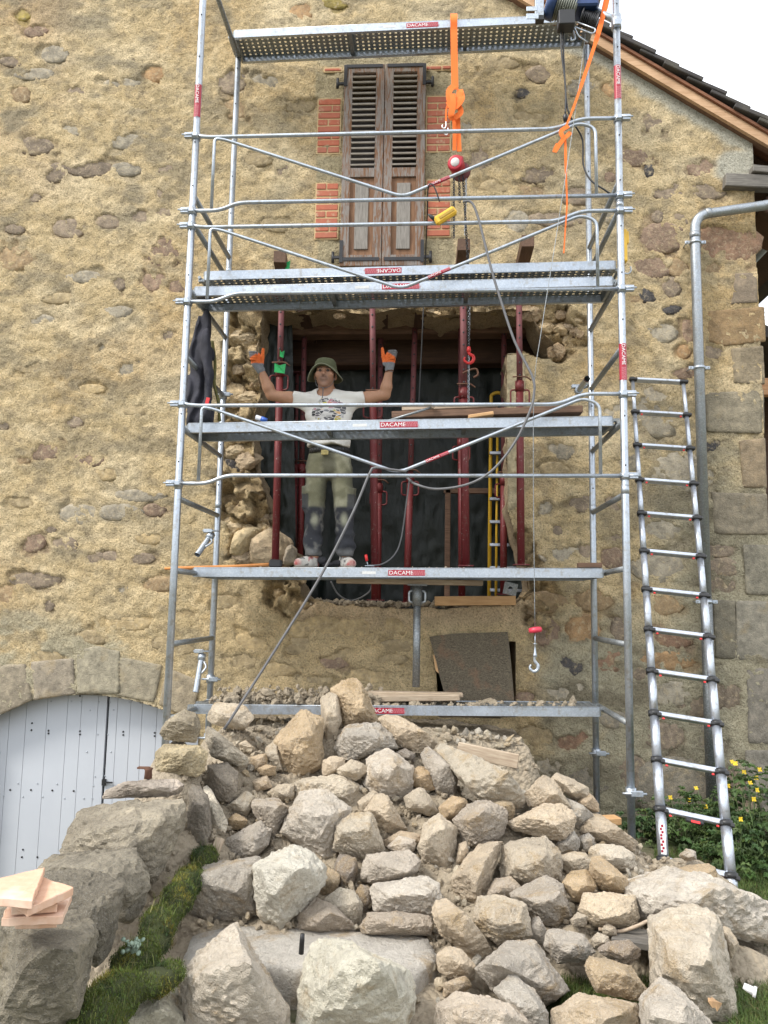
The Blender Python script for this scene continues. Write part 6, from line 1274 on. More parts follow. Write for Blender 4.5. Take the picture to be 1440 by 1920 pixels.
bar('timber_board', W(640, 1310, 5.9), W(862, 1307, 5.9), .1, .045, M['wood_plank'], 'splintered old board on the bottom plank, at its front', 'board', None, .006)
bar('timber_board', W(690, 1299, 5.98), W(868, 1303, 5.98), .1, .03, M['wood_plank'], 'thin splintered lath behind the old board on the bottom plank', 'board', None, .006)
bar('timber_board', W(815, 1127, YW - .01), W(966, 1126, YW - .01), .1, .075, M['wood_orange'], 'new yellow timber lying on the sill of the opening', 'board')
e = empty('metal_plate', W(957, 1104, 6.5), 'small square steel plate with a hole at the right end of the sill', 'plate')
q = MB(); c = W(957, 1104, 6.45); R0 = Matrix.Rotation(.2, 3, 'Y'); pts = [R0 @ V(x * .055, 0, z * .05) for x, z in ((-1, -1), (0, -1), (1, -1), (1, 0), (1, 1), (0, 1), (-1, 1), (-1, 0))]; inn = [V(math.cos(a) * .02, 0, math.sin(a) * .02) for a in (-2.356, -1.571, -.785, 0, .785, 1.571, 2.356, 3.1416)]
for off in (0, .008): q.add([c + p_ + V(0, off, 0) for p_ in pts] + [c + p_ + V(0, off, 0) for p_ in inn], [(i, (i + 1) % 8, (i + 1) % 8 + 8, i + 8) for i in range(8)])
q.build('plate', M['galv_dark'], e)
# leaning chipboard over the hatch, with a broken corner
def m_osb():
    t = NT('old_chipboard'); v = t.co(); n = t.noise(t.mapping(v, (12, 12, 30), (0, .7, 0)), 1.6, 6, .75, 4.0); n2 = t.noise(v, 6, 5)
    c = t.mix(t.ramp(n, [(.38, 0.0), (.64, 1.0)]), (.055, .044, .031), (.20, .165, .11)); c = t.mix(t.ramp(n2, [(.55, 0), (.68, .5)]), c, (.24, .13, .075)); return t.fin(c, .9, 0, t.bump(n, .6, .006))
q = MB(); q.prism([W(805, 1194, 6.35), W(850, 1188, 6.35), W(952, 1185, 6.36), W(958, 1240, 6.33), W(965, 1322, 6.28), W(838, 1318, 6.28), W(826, 1275, 6.31), W(818, 1240, 6.33)], (0, .018, 0)); o = q.build('chipboard_panel', m_osb()); setp(o, 'weathered chipboard panel leaning over the small hatch below the opening', 'board')
q = MB(); q.prism([W(812, 1228, 6.34), W(822, 1230, 6.34), W(825, 1264, 6.32), W(817, 1258, 6.32)], (0, .015, 0)); setp(q.build('wood_splinter', M['wood_orange']), 'orange broken wood splinter at the left edge of the chipboard', 'wood')
# spare tubes clamped to the back legs
for nm, a, b, lab, rr in (('scaffold_tube', W(396, 1003, 6.0), W(370, 1040, 5.86), 'short tube with couplers clamped to the back left leg above the platform', .022), ('scaffold_tube', W(379, 1228, 6.05), W(367, 1297, 5.98), 'short tube hanging from a coupler on the back left leg below the platform', .022), ('scaffold_tube', W(1084, 733, 6.1), W(1101, 710, 5.8), 'short reddish tube stub clamped to the back right leg', .022)):
    e = empty(nm, a, lab, 'tube', 'spare tube stubs clamped to the scaffold'); q = MB(); d = (b - a).normalized(); q.tube([a, b], rr, 14, cap=False); q.tube([a, b], rr * .86, 14, cap=False); q.build('tube', M['galv'] if a.x < 0 else M['red_paint'] if False else M['galv'], e)
    q = MB(); q.tube([b - d * .012, b + d * .002], rr * 1.06, 14, cap=False); q.build('rim', M['galv'] if a.x < 0 else M['prop'], e)
    q = MB(); q.tube([a - d * .01, a + d * .04], rr * 1.4, 12); q.box(a + V(-.02, -.02, .03), (.07, .035, .03), None, .004); q.tube([a + V(-.06, -.03, .03), a + V(.07, -.03, .03)], .007, 8); q.tube(curve([a + d * .05 + V(.03, -.02, 0), a + d * .09 + V(.055, -.03, 0), a + d * .14 + V(.03, -.03, 0)], 6), .008, 8); q.build('coupler', M['galv'], e)

# ------------------------------------------------------------------ stack of terracotta tiles
def m_terra():
    t = NT('terracotta'); oi = t.n('ObjectInfo'); v = t.n('NewGeometry').outputs['Position']; n = t.noise(v, 40, 5, .6); n2 = t.noise(v, 8, 4); c = t.mix(n, (.52, .30, .19), (.68, .45, .32)); c = t.mix(t.ramp(n2, [(.5, 0), (.7, .7)]), c, (.74, .6, .5)); return t.fin(c, .9, 0, t.bump(n, .4, .004))
M['terra'] = m_terra(); z0_ = W(110, 1738, 2.30).z
TI = [('bottom, mostly hidden tile of the terracotta stack', 0, [(85, 862), (320, 852), (300, 800), (90, 800)]), ('wide second terracotta tile, with white lime on its edge', .026, [(8, 845), (352, 832), (408, 702), (60, 735)]), ('short broken terracotta piece in the middle of the stack', .053, [(64, 782), (324, 765), (320, 725), (70, 728)]), ('broken terracotta tile pointing at the camera, second from the top', .080, [(160, 790), (416, 672), (240, 610), (60, 705), (90, 745)]), ('topmost terracotta tile of the stack, at the left edge', .107, [(-70, 725), (182, 745), (256, 556), (-60, 630)])]
for lab, dz_, poly in TI:
    pts = [Wz(x / 3, 1440 + y / 3, z0_ + dz_ + .022) for x, y in poly]; cen = sum(pts, V(0, 0, 0)) / len(pts)
    rt_ = random.Random(int(dz_ * 1000)); pts = densify([(p_.x, p_.y) for p_ in pts], .02, .0018, int(dz_ * 999)); q = MB(); zt_ = z0_ + dz_ + .022
    q.prism([(x - cen.x, y - cen.y, rt_.uniform(-.001, .001)) for x, y in pts], (0, 0, -.023)); o = q.build('terracotta_tile', M['terra'], None, (cen.x, cen.y, zt_)); m_ = o.modifiers.new('edge', 'BEVEL'); m_.width = .002; m_.segments = 1
    setp(o, lab, 'tile', 'stacked terracotta tiles')

# ------------------------------------------------------------------ small things on the ground
bar('timber_board', W(858, 1404, 4.92), W(972, 1428, 4.86), .02, .085, M['wood_plank'], 'dusty pale board lying on the rubble near the top right of the pile', 'board', None, .004)
bar('wood_offcut', W(400, 1607, 4.05), W(413, 1572, 4.1), .05, .02, M['wood_plank'], 'thin wood offcut standing at the end of the moss', 'wood')
cable('wood_strip', [W(1122, 1742, 3.72), W(1160, 1746, 3.7), W(1190, 1738, 3.68), W(1214, 1727, 3.7)], .008, M['wood_plank'], 'thin curved strip of wood below the blocky beige rock', 'wood')
bar('timber_board', W(1150, 1752, 3.72), W(1230, 1766, 3.66), .16, .03, M['wood_grey'], 'dark flat board lying under the big upright slab', 'board')
q = MB(); w = W(1394, 1848, 3.25); q.tube([w, w + V(.03, -.015, -.012)], [.012, .017], 8); q.tube([w + V(.03, -.015, -.012), w + V(.04, -.02, -.014)], .021, 8); setp(q.build('litter_scrap', m_plain('white_scrap', (.7, .7, .7), .5)), 'small white scrap of litter on the grass at the right edge', 'litter')
for a, b, lab in (((1165, 1630), (1200, 1600), 'left grey board under the front right scaffold foot'), ((1205, 1605), (1232, 1632), 'right grey board under the front right scaffold foot')):
    bar('foot_board', W(*a, 5.0), W(*b, 5.0), .16, .025, M['wood_grey'], lab, 'board')
q = MB(); w = W(1140, 1538, 5.75); q.box(w, (.16, .1, .05), Matrix.Rotation(.3, 3, 'Z'), .006); setp(q.build('foot_block', M['wood_orange']), 'orange wooden block under the back right scaffold foot', 'wood block')
def leafmesh():
    q = MB(); L = [(-.034, 0, .004), (-.018, .014, .0), (-.004, .012, .002), (.006, .020, -.002), (.022, .009, .003), (.038, .002, .008)]; R2 = [(x, -y * .9, z) for x, y, z in L[1:-1]]
    mid = [(-.018, 0, .010), (-.004, 0, .012), (.006, 0, .012), (.022, 0, .011)]; vs = [V(*p_) for p_ in L] + [V(*p_) for p_ in R2] + [V(*p_) for p_ in mid]
    q.add(vs, [(0, 1, 10), (1, 2, 11, 10), (2, 3, 12, 11), (3, 4, 13, 12), (4, 5, 13), (0, 10, 6), (10, 11, 7, 6), (11, 12, 8, 7), (12, 13, 9, 8), (13, 5, 9)]); return q
o = leafmesh().build('dry_leaf', m_plain('dry_leaf', (.36, .22, .11), .8, 0, .4, 30), None, W(1338, 1882, 2.93)); o.rotation_euler = (.75, .35, .5); o.scale = (.95, 1.3, 1.2); m_ = o.modifiers.new('t', 'SOLIDIFY'); m_.thickness = .001; setp(o, 'dry brown leaf lying on the big upright slab', 'leaf')
o = px_rock('earth_patch', ell(735, 1826, 14, 6, random.Random(4), 9, .4), 3.02, m_plain('brown_earth', (.12, .075, .045), .95, 0, .4, 60, .6, .01), None, front=.008, back=.02, sub=3, p=14, rough=.12); setp(o, 'patch of brown earth on the large white squared block', 'earth')
# neighbouring lean-to glimpsed past the corner
e = empty('shed', (3.3, 8.3, 0), 'dark wooden lean-to glimpsed past the right corner of the house', 'shed')
q = MB(); q.box((3.5, 8.5, 1.9), (1.3, .1, 4.1)); q.build('wall', M['wood_dark'], e); q = MB(); q.box((3.45, 7.9, 4.05), (1.4, 1.4, .1), Matrix.Rotation(.5, 3, 'Y')); q.build('roof', M['tile'], e); q = MB(); q.box((3.4, 7.35, 3.72), (1.3, .09, .16)); q.build('beam', M['wood_fresh'], e); q = MB(); q.box((3.05, 7.4, 1.8), (.1, .1, 3.7)); q.build('post', M['wood_dark'], e)
o = px_rock('boulder', [(1422, 1500), (1440, 1488), (1490, 1490), (1500, 1580), (1440, 1600), (1428, 1550)], 5.6, M['rock'], None, front=.15, back=.15, sub=4, p=40, rough=.08, col=(.34, .31, .26)); setp(o, 'grey stone at the right edge beside the flowering plants', 'rock')

# ------------------------------------------------------------------ soft shapes: distance fields turned into meshes
def sd_cap(P, a, b, ra, rb):
    a = np.array(a[:], np.float32); b = np.array(b[:], np.float32); ba = b - a; t = np.clip(((P - a) @ ba) / (ba @ ba + 1e-9), 0, 1); return np.linalg.norm(P - a - t[:, None] * ba, axis=1) - (ra + (rb - ra) * t)
def sd_ell(P, c, r):
    q = (P - np.array(c[:], np.float32)) / np.array(r, np.float32); k = np.linalg.norm(q, axis=1); return (k - 1) * min(r) * .9 + (k - 1) * (np.mean(r) - min(r)) * .3
def smin(a, b, k): h = np.clip(.5 + .5 * (b - a) / k, 0, 1); return b * (1 - h) + a * h - k * h * (1 - h)
def surfnet(fn, lo, hi, h):
    lo = np.array(lo[:], np.float32); hi = np.array(hi[:], np.float32); n = np.ceil((hi - lo) / h).astype(int) + 1
    G = np.stack(np.meshgrid(*[lo[i] + h * np.arange(n[i], dtype=np.float32) for i in range(3)], indexing='ij'), -1)
    F = fn(G.reshape(-1, 3)).reshape(n); s = F < 0
    c = [(i, j, k) for i in (0, 1) for j in (0, 1) for k in (0, 1)]; sl = lambda o: tuple(slice(o[d], n[d] - 1 + o[d]) for d in range(3))
    cnt = sum(s[sl(o)].astype(np.int8) for o in c); act = (cnt > 0) & (cnt < 8); ids = -np.ones(act.shape, np.int64); ids[act] = np.arange(act.sum())
    acc = np.zeros(act.shape + (3,), np.float32); num = np.zeros(act.shape, np.float32)
    for o in c:
        for d in range(3):
            if o[d]: continue
            p = list(o); p[d] = 1; fa, fb = F[sl(o)], F[sl(p)]; m = (fa < 0) != (fb < 0); t = np.where(m, fa / np.where(m, fa - fb, 1), 0)
            for e in range(3): acc[..., e] += np.where(m, o[e] + (t if e == d else 0), 0)
            num += m
    I = np.argwhere(act); V_ = lo + h * (I + acc[act] / num[act][:, None]); fs = []
    for d in range(3):
        u, v = [(1, 2), (2, 0), (0, 1)][d]; a = [slice(None)] * 3; b = [slice(None)] * 3; a[d] = slice(0, n[d] - 1); b[d] = slice(1, n[d])
        A, B = s[tuple(a)], s[tuple(b)]; E_ = np.argwhere(A != B); E_ = E_[(E_[:, u] > 0) & (E_[:, v] > 0) & (E_[:, u] < n[u] - 1) & (E_[:, v] < n[v] - 1)]
        if not len(E_): continue
        def cell(du, dv): q = E_.copy(); q[:, u] -= du; q[:, v] -= dv; return ids[tuple(q.T)]
        Q = np.stack([cell(1, 1), cell(0, 1), cell(0, 0), cell(1, 0)], 1); fl = ~A[tuple(E_.T)]; Q[fl] = Q[fl][:, ::-1]; fs.append(Q)
    Q = np.concatenate(fs); Q = Q[(Q >= 0).all(1)]; return V_, Q
def soft(nm, fn, lo, hi, h, mat_, parent, colf=None):
    v, f = surfnet(fn, lo, hi, h); org = np.array(parent.location[:], np.float32) if parent else v.mean(0); me = npmesh(nm, v - org, f, True)
    if colf is not None: vcol(me, colf(v))
    me.materials.append(mat_); o = bpy.data.objects.new(nm, me); C.objects.link(o)
    if parent: o.parent = parent; o.location = (0, 0, 0)
    else: o.location = Vector(org)
    return o
M['skin'] = m_attr('skin', .55, .08, 120, .001, .08); M['skin'].node_tree.nodes['Principled BSDF'].inputs['Subsurface Weight'].default_value = .06
M['cloth'] = m_attr('worn_cloth', .92, .25, 220, .002, .18)

# ------------------------------------------------------------------ the man
Ym = 5.93
A0 = W(614, 1061, Ym); A0.z = CAMZ + .272
man = empty('person', A0, 'man in white printed T-shirt, bucket hat and work trousers, both gloved thumbs up', 'person')
hd = W(610, 702, Ym - .03); nk0, nk1 = W(611, 728, Ym), W(613, 752, Ym + .02)
sL, sR = W(576, 752, Ym + .02), W(660, 752, Ym + .02); eL, eR = W(509, 741, Ym - .02), W(722, 740, Ym - .02); wL, wR = W(489, 694, Ym - .07), W(730, 692, Ym - .07)
ch, wa, hp_ = W(617, 778, Ym + .02), W(617, 830, Ym + .01), W(617, 866, Ym + .02)
def f_body(P):
    d = sd_ell(P, hd + V(0, .012, .012), (.077, .098, .105)); d = smin(d, sd_ell(P, hd + V(0, -.02, -.058), (.055, .062, .062)), .03)
    d = smin(d, sd_cap(P, hd + V(0, -.092, .004), hd + V(0, -.112, -.026), .010, .016), .014)          # nose
    d = smin(d, sd_cap(P, hd + V(-.045, -.078, .026), hd + V(.045, -.078, .026), .012, .012), .02)      # brow
    d = smin(d, sd_ell(P, hd + V(0, -.073, -.056), (.028, .02, .016)), .012)                             # mouth
    d = smin(d, sd_ell(P, hd + V(0, -.066, -.100), (.024, .02, .02)), .02)                               # chin
    for s in (-1, 1):
        d = smin(d, sd_ell(P, hd + V(s * .050, -.058, -.018), (.024, .03, .026)), .015); d = smin(d, sd_ell(P, hd + V(s * .080, .015, -.012), (.012, .022, .032)), .006)
        d = np.maximum(d, -(sd_ell(P, hd + V(s * .030, -.098, .008), (.017, .016, .010))))
    d = smin(d, sd_cap(P, nk0 + V(0, .015, 0), nk1, .055, .062), .03)
    d = smin(d, sd_cap(P, sL, sR, .06, .06), .04); d = smin(d, sd_ell(P, ch, (.155, .095, .2)), .05); d = smin(d, sd_ell(P, hp_, (.14, .09, .1)), .06)
    for s, e, w in ((sL, eL, wL), (sR, eR, wR)):
        m = s.lerp(e, .5); f1 = e.lerp(w, .3)
        d = smin(d, sd_cap(P, s, m, .055, .05), .03); d = smin(d, sd_cap(P, m, e, .05, .040), .02); d = smin(d, sd_cap(P, e, f1, .040, .043), .02); d = smin(d, sd_cap(P, f1, w, .043, .027), .02)
    for kx in (-1, 1):
        hpx, kpx, apx = ((597, 592, 588) if kx < 0 else (638, 644, 648)); d = smin(d, sd_cap(P, W(hpx, 880, Ym + .02), W(kpx, 955, Ym), .075, .055), .03); d = smin(d, sd_cap(P, W(kpx, 955, Ym), W(apx, 1042, Ym + .02), .055, .04), .02)
    return d
def c_body(v):
    c = np.tile(np.array([.42, .225, .135]), (len(v), 1)); q = v - np.array(hd[:]); n = fbm(v * 40, 3, 3)
    face = (q[:, 2] > -.13) & (np.abs(q[:, 0]) < .1) & (q[:, 1] < .1); c[face] = (.40, .21, .13)
    bd = np.hypot(q[:, 0] / .03, (q[:, 2] + .058) / .026); front = q[:, 1] < -.03
    st = sstep(1.25, .8, bd) * front * (1 - .7 * sstep(.9, .5, np.hypot(q[:, 0] / .02, (q[:, 2] + .056) / .008))); c = mixc(c, np.array([.13, .075, .055]), .65 * st * (.8 + .3 * n))
    chin = sstep(1.3, .9, np.hypot(q[:, 0] / .06, (q[:, 2] + .085) / .05)) * front; c = mixc(c, np.array([.17, .105, .08]), .4 * chin)
    for s in (-1, 1):
        br = sstep(1.2, .7, np.hypot((q[:, 0] - s * .032) / .024, (q[:, 2] - .027) / .007)) * front; c = mixc(c, np.array([.03, .02, .018]), .85 * br)
        ey = sstep(1.3, .7, np.hypot((q[:, 0] - s * .030) / .018, (q[:, 2] - .008) / .009)) * front; c = mixc(c, np.array([.06, .035, .03]), .7 * ey)
    hr = (np.abs(q[:, 0]) > .066) & (q[:, 2] > -.03) & (q[:, 2] < .03) & (q[:, 1] > -.02) & (q[:, 1] < .09); c[hr & (np.abs(q[:, 0]) < .0775)] = (.03, .025, .022)
    return np.clip(c * (1 + .1 * n)[:, None], .01, 1)
soft('body', f_body, (eL.x - .09, Ym - .2, A0.z + .02), (eR.x + .09, Ym + .16, hd.z + .13), .0075, M['skin'], man, c_body)
for s in (-1, 1):
    q = MB(); q.lathe(hd + V(s * .030, -.084, .007), (s * .1, -1, 0), [(-.008, 0), (-.006, .008), (0, .0105), (.003, .008), (.0045, 0)], 12); q.build('eye', m_plain('eye', (.05, .035, .03), .25), man)
# T-shirt
hemz = W(617, 838, Ym).z
def f_shirt(P):
    d = sd_ell(P, ch + V(0, 0, .02), (.178, .118, .20)); d = smin(d, sd_cap(P, ch + V(0, 0, -.06), wa + V(0, 0, -.08), .135, .15) , .06)
    q = P.copy(); q[:, 1] = (q[:, 1] - Ym) * 1.35 + Ym; t = smin(sd_cap(q, ch, wa + V(0, 0, -.12), .165, .165), d, .04); d = np.where(P[:, 2] < ch.z, t, d)
    d = smin(d, sd_cap(P, sL + V(.02, 0, .0), sR + V(-.02, 0, 0), .068, .068), .05)
    for s, e in ((sL, eL), (sR, eR)): d = smin(d, sd_cap(P, s, s.lerp(e, .43), .066, .064), .03); d = np.maximum(d, (P - np.array(s.lerp(e, .40)[:])) @ np.array(((e - s).normalized())[:]) * .9)
    d = d - .006 * fbm(P * np.array([9, 9, 16]), 5, 3) - .005 * np.sin(P[:, 2] * 55 + P[:, 0] * 18 + 6 * fbm(P * 4, 9, 2))
    d = np.maximum(d, hemz - P[:, 2] + .006 * np.sin(P[:, 0] * 40)); return np.maximum(d, -sd_ell(P, nk0 + V(0, -.02, -.045), (.068, .085, .045)))
def m_shirt():
    t = NT('white_tshirt_with_print'); v = t.co(); n = t.noise(v, 6, 5); sep = t.n('SeparateXYZ'); t.l(v, sep.inputs[0])
    cz_ = ch.z - A0.z + .005; cx_ = ch.x - A0.x + .0
    dx = t.math('DIVIDE', t.math('SUBTRACT', sep.outputs[0], cx_ + .01), .15); dz = t.math('DIVIDE', t.math('SUBTRACT', sep.outputs[2], cz_), .12)
    r = t.math('ADD', t.math('MULTIPLY', dx, dx), t.math('MULTIPLY', dz, dz)); edge = t.math('ADD', r, t.math('MULTIPLY', t.noise(t.mapping(v, (40, 1, 14)), 1.2, 4), 1.1))
    fr = t.math('LESS_THAN', sep.outputs[1], 0.0); mask = t.math('MULTIPLY', t.ramp(edge, [(.0, 1.0), (.98, 1.0), (1.0, 0.0)]) if False else t.math('LESS_THAN', edge, 1.32), fr)
    vo = t.n('TexVoronoi', feature='DISTANCE_TO_EDGE'); vo.inputs['Scale'].default_value = 1.0; t.l(t.mapping(v, (26, 10, 58), (0, .55, 0)), vo.inputs['Vector'])
    vc = t.n('TexVoronoi'); vc.inputs['Scale'].default_value = 1.0; t.l(t.mapping(v, (26, 10, 58), (0, .55, 0)), vc.inputs['Vector']); sp = t.n('SeparateColor'); t.l(vc.outputs['Color'], sp.inputs[0])
    feather = t.ramp(sp.outputs[0], [(.0, (.03, .03, .035)), (.3, (.12, .12, .13)), (.5, (.4, .4, .4)), (.62, (.65, .63, .6)), (.74, (.10, .10, .11)), (.83, (.55, .18, .25)), (.9, (.6, .52, .08)), (.94, (.06, .06, .06))])
    fc = t.mix(t.math('LESS_THAN', vo.outputs['Distance'], .06), feather, (.62, .6, .57))
    base_ = t.mix(t.ramp(n, [(.45, 0), (.75, .35)]), (.70, .68, .635), (.52, .49, .44)); c = t.mix(mask, base_, fc); return t.fin(c, .9, 0, t.bump(t.noise(v, 300, 2), .2, .001))
soft('t_shirt', f_shirt, (sL.x - .22, Ym - .2, hemz - .03), (sR.x + .22, Ym + .2, nk1.z + .09), .0085, m_shirt(), man)
# trousers
beltz = W(617, 846, Ym).z; cuffz = W(617, 1043, Ym).z; kneez = W(617, 953, Ym).z
legs = ((595, 590, 586), (639, 645, 648))
def f_trs(P):
    q = P.copy(); q[:, 1] = (q[:, 1] - Ym - .01) * 1.22 + Ym + .01
    d = sd_ell(q, hp_ + V(0, -.01, .0), (.172, .145, .15))
    for hx, kx, ax_ in legs:
        l = smin(sd_cap(P, W(hx, 880, Ym + .01), W(kx, 955, Ym - .015), .090, .073), sd_cap(P, W(kx, 955, Ym - .015), W(ax_, 1035, Ym + .01), .073, .069), .03); d = smin(d, l, .03)
        s = -1 if hx < 617 else 1; pk = W(hx + s * 20, 935, Ym - .01); d = smin(d, np.max(np.abs((P - np.array(pk[:])) / np.array([.03, .07, .085])) - 1, axis=1) * .03, .015)
    d = d - .009 * np.sin(P[:, 2] * 38 + 7 * fbm(P * 5, 3, 2)) * sstep(kneez + .1, cuffz, P[:, 2]) - .013 * fbm(P * np.array([9, 9, 13]), 8, 4)
    return np.maximum(np.maximum(d, P[:, 2] - beltz - .02), cuffz - P[:, 2])
def c_trs(v):
    n = fbm(v * 9, 4, 4); n2 = fbm(v * 30, 6, 3); c = np.tile(np.array([.20, .195, .125]), (len(v), 1)); c = mixc(c, np.array([.37, .36, .26]), sstep(-.1, .5, n + .1)); c = mixc(c, np.array([.11, .11, .075]), .5 * sstep(0, .6, -n))
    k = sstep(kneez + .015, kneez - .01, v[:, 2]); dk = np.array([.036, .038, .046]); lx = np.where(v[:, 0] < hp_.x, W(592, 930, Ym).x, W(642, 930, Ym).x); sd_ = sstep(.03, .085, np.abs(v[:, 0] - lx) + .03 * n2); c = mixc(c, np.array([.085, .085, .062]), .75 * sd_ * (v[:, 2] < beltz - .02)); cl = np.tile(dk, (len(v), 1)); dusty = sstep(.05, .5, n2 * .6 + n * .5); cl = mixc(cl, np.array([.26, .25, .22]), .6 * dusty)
    for hx, kx, ax_ in legs: p = W(kx, 975, Ym - .08); e = np.linalg.norm((v - np.array(p[:])) / np.array([.035, .09, .06]), axis=1); cl = mixc(cl, np.array([.40, .40, .30]), .75 * sstep(1.2, .2, e + .4 * n2))
    out = c * (1 - k[:, None]) + cl * k[:, None]
    for hx, s in ((595, -1), (639, 1)): pk = W(hx + s * 22, 940, Ym); e = np.abs((v - np.array(pk[:])) / np.array([.032, .12, .08])).max(1); out = mixc(out, dk * 1.3, .8 * sstep(1.1, .9, e) * (v[:, 2] < kneez + .1))
    cu = sstep(cuffz + .07, cuffz + .03, v[:, 2]); out = mixc(out, np.array([.2, .2, .195]), .6 * cu); return np.clip(out, .01, 1)
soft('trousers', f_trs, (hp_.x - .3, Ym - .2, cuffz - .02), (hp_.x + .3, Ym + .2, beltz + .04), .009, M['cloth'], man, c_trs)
q = MB(); 
ring = [V(hp_.x + .158 * math.cos(a), Ym + .012 + .122 * math.sin(a), beltz - .002 + .004 * math.cos(a)) for a in np.linspace(0, 2 * math.pi, 33)[:-1]]
for p_, p2 in zip(ring, ring[1:] + ring[:1]): q.add([p_ + V(0, 0, -.02), p2 + V(0, 0, -.02), p2 + V(0, 0, .02), p_ + V(0, 0, .02)], [(0, 1, 2, 3)], True)
o = q.build('belt', M['plastic_black'], man); m_ = o.modifiers.new('t', 'SOLIDIFY'); m_.thickness = .006; m_.offset = 0
q = MB(); w = W(609, 848, Ym - .12); q.box(w, (.055, .012, .04), None, .003); q.build('buckle', m_plain('buckle_brass', (.5, .42, .18), .4, .4, .4, 60), man)
# shoes
for k, (hx, tx, fw) in enumerate(((588, 566, -.17), (646, 662, -.17))):
    h0 = W(hx, 1049, Ym + .03); h0.z = A0.z + .045; t0 = W(tx, 1052, Ym) + V(0, fw + .03, 0); t0.z = A0.z + .035
    def f_shoe(P): d = sd_cap(P, h0, h0.lerp(t0, .55), .045, .048); d = smin(d, sd_cap(P, h0.lerp(t0, .5), t0, .046, .037), .02); d = smin(d, sd_cap(P, h0 + V(0, 0, .0), h0 + V(0, 0, .055), .042, .042), .02); return np.maximum(d - .003 * fbm(P * 40, 5, 2), A0.z + .004 - P[:, 2])
    def c_shoe(v): n = fbm(v * 26, 7, 3); c = np.tile(np.array([.55, .52, .47]), (len(v), 1)); c = mixc(c, np.array([.05, .05, .055]), sstep(.15, .3, n) * .8); c = mixc(c, np.array([.42, .09, .09]), sstep(.18, .3, fbm(v * 20 + 9, 9, 2)) * .8); tip = sstep(.03, .0, np.linalg.norm(v - np.array((t0 + (t0 - h0).normalized() * .03)[:]), axis=1) - .02); c = mixc(c, np.array([.38, .1, .09]), .7 * tip); return mixc(c, np.array([.5, .46, .4]), sstep(A0.z + .022, A0.z + .012, v[:, 2]))
    soft('shoe', f_shoe, (min(h0.x, t0.x) - .08, t0.y - .08, A0.z - .01), (max(h0.x, t0.x) + .08, h0.y + .08, A0.z + .16), .005, M['cloth'], man, c_shoe)
# gloves: fists with the thumb up
for s, w, thb, tht, fc_ in ((-1, wL, (490, 683), (493.5, 655), (480.5, 671)), (1, wR, (722, 682), (717, 654), (732, 669))):
    Yg = Ym - .08; pc = W(fc_[0], fc_[1], Yg); tb, tt = W(thb[0], thb[1], Yg - .01), W(tht[0], tht[1], Yg - .01); tm = tb.lerp(tt, .45) + V(-s * .004, -.008, 0)
    fing = []
    for k in range(4):
        z = pc.z + .030 - .0185 * k; kn = V(pc.x + s * (.044 - .004 * k), Yg - .002, z + .004); md = V(pc.x + s * (.040 - .004 * k), Yg - .046, z); tp = V(pc.x - s * (.008 - .002 * k), Yg - .052 + .003 * k, z - .003); bk = V(pc.x - s * .012, Yg + .012, z); fing.append((bk, kn, md, tp))
    def f_gl(P):
        d = sd_ell(P, pc + V(-s * .002, 0, -.004), (.040, .038, .050)); d = smin(d, sd_cap(P, pc + V(0, 0, -.045), w + V(0, 0, -.0), .036, .034), .02)
        d = smin(d, sd_cap(P, tb, tm, .019, .0155), .012); d = smin(d, sd_cap(P, tm, tt, .0155, .0115), .004)
        for k, (bk, kn, md, tp) in enumerate(fing): r = (.0115, .012, .0115, .0100)[k]; g = np.minimum(np.minimum(sd_cap(P, bk, kn, r, r), sd_cap(P, kn, md, r, r)), sd_cap(P, md, tp, r, r * .92)); d = smin(d, g, .004)
        return d
    def c_gl(v):
        q = v - np.array(pc[:]); c = np.tile(np.array([.75, .16, .035]), (len(v), 1)); gb = sstep(.0, .014, q[:, 2] * .9 + s * q[:, 0] * .55 + .004 * fbm(v * 90, 4, 2)) * (-s * q[:, 0] < .018 + 0 * q[:, 0]); c = mixc(c, np.array([.16, .16, .17]), gb); c = mixc(c, np.array([.21, .22, .24]), sstep(-.048, -.056, q[:, 2])); kk = fbm(v * 160, 2, 2); return np.clip(c * (1 + .25 * kk)[:, None], .01, 1)
    soft('glove', f_gl, (min(pc.x, w.x) - .09, Yg - .09, min(w.z, pc.z) - .06), (max(pc.x, w.x) + .09, Yg + .08, tt.z + .03), .0036, M['cloth'], man, c_gl)
q = MB(); q.tube([wR + V(.03 * math.cos(a), .03 * math.sin(a), -.02 + .006 * math.cos(a)) for a in np.linspace(0, 6.283, 17)[:-1]], .005, 6, closed=True); q.build('bracelet', M['rust'], man)
# bucket hat with drooping brim and chin cord
hb2 = hd + V(-.003, .024, .056); nseg = 40; prof = [(0.0, .078, 0), (.045, .075, 0), (.080, .064, 0), (.095, .046, 0), (.101, .02, 0), (.103, .010, 0), (.104, .0015, 0), (.103, -.002, 0), (.108, -.01, .1), (.128, -.022, .45), (.150, -.032, .8), (.168, -.038, 1.0)]
vs = []; 
for r, z, br in prof:
    for k in range(nseg):
        a = 2 * math.pi * k / nseg; side = math.cos(a) ** 2; rr = r * (1 - .06 * br * side); fl = br * (-.058 * side + (.022 if math.sin(a) < 0 else -.03) * (1 - side) + .008 * math.sin(3 * a + 1)); vs.append(hb2 + V(rr * math.cos(a) * .86, rr * math.sin(a) * 1.0, z + fl))
fs = [(i * nseg + k, i * nseg + (k + 1) % nseg, (i + 1) * nseg + (k + 1) % nseg, (i + 1) * nseg + k) for i in range(len(prof) - 1) for k in range(nseg)]
q = MB(); q.add(vs, fs, True); hat = q.build('bucket_hat', m_plain('olive_hat_cloth', (.105, .115, .062), .95, 0, .3, 90, .3), man); m_ = hat.modifiers.new('t', 'SOLIDIFY'); m_.thickness = .004
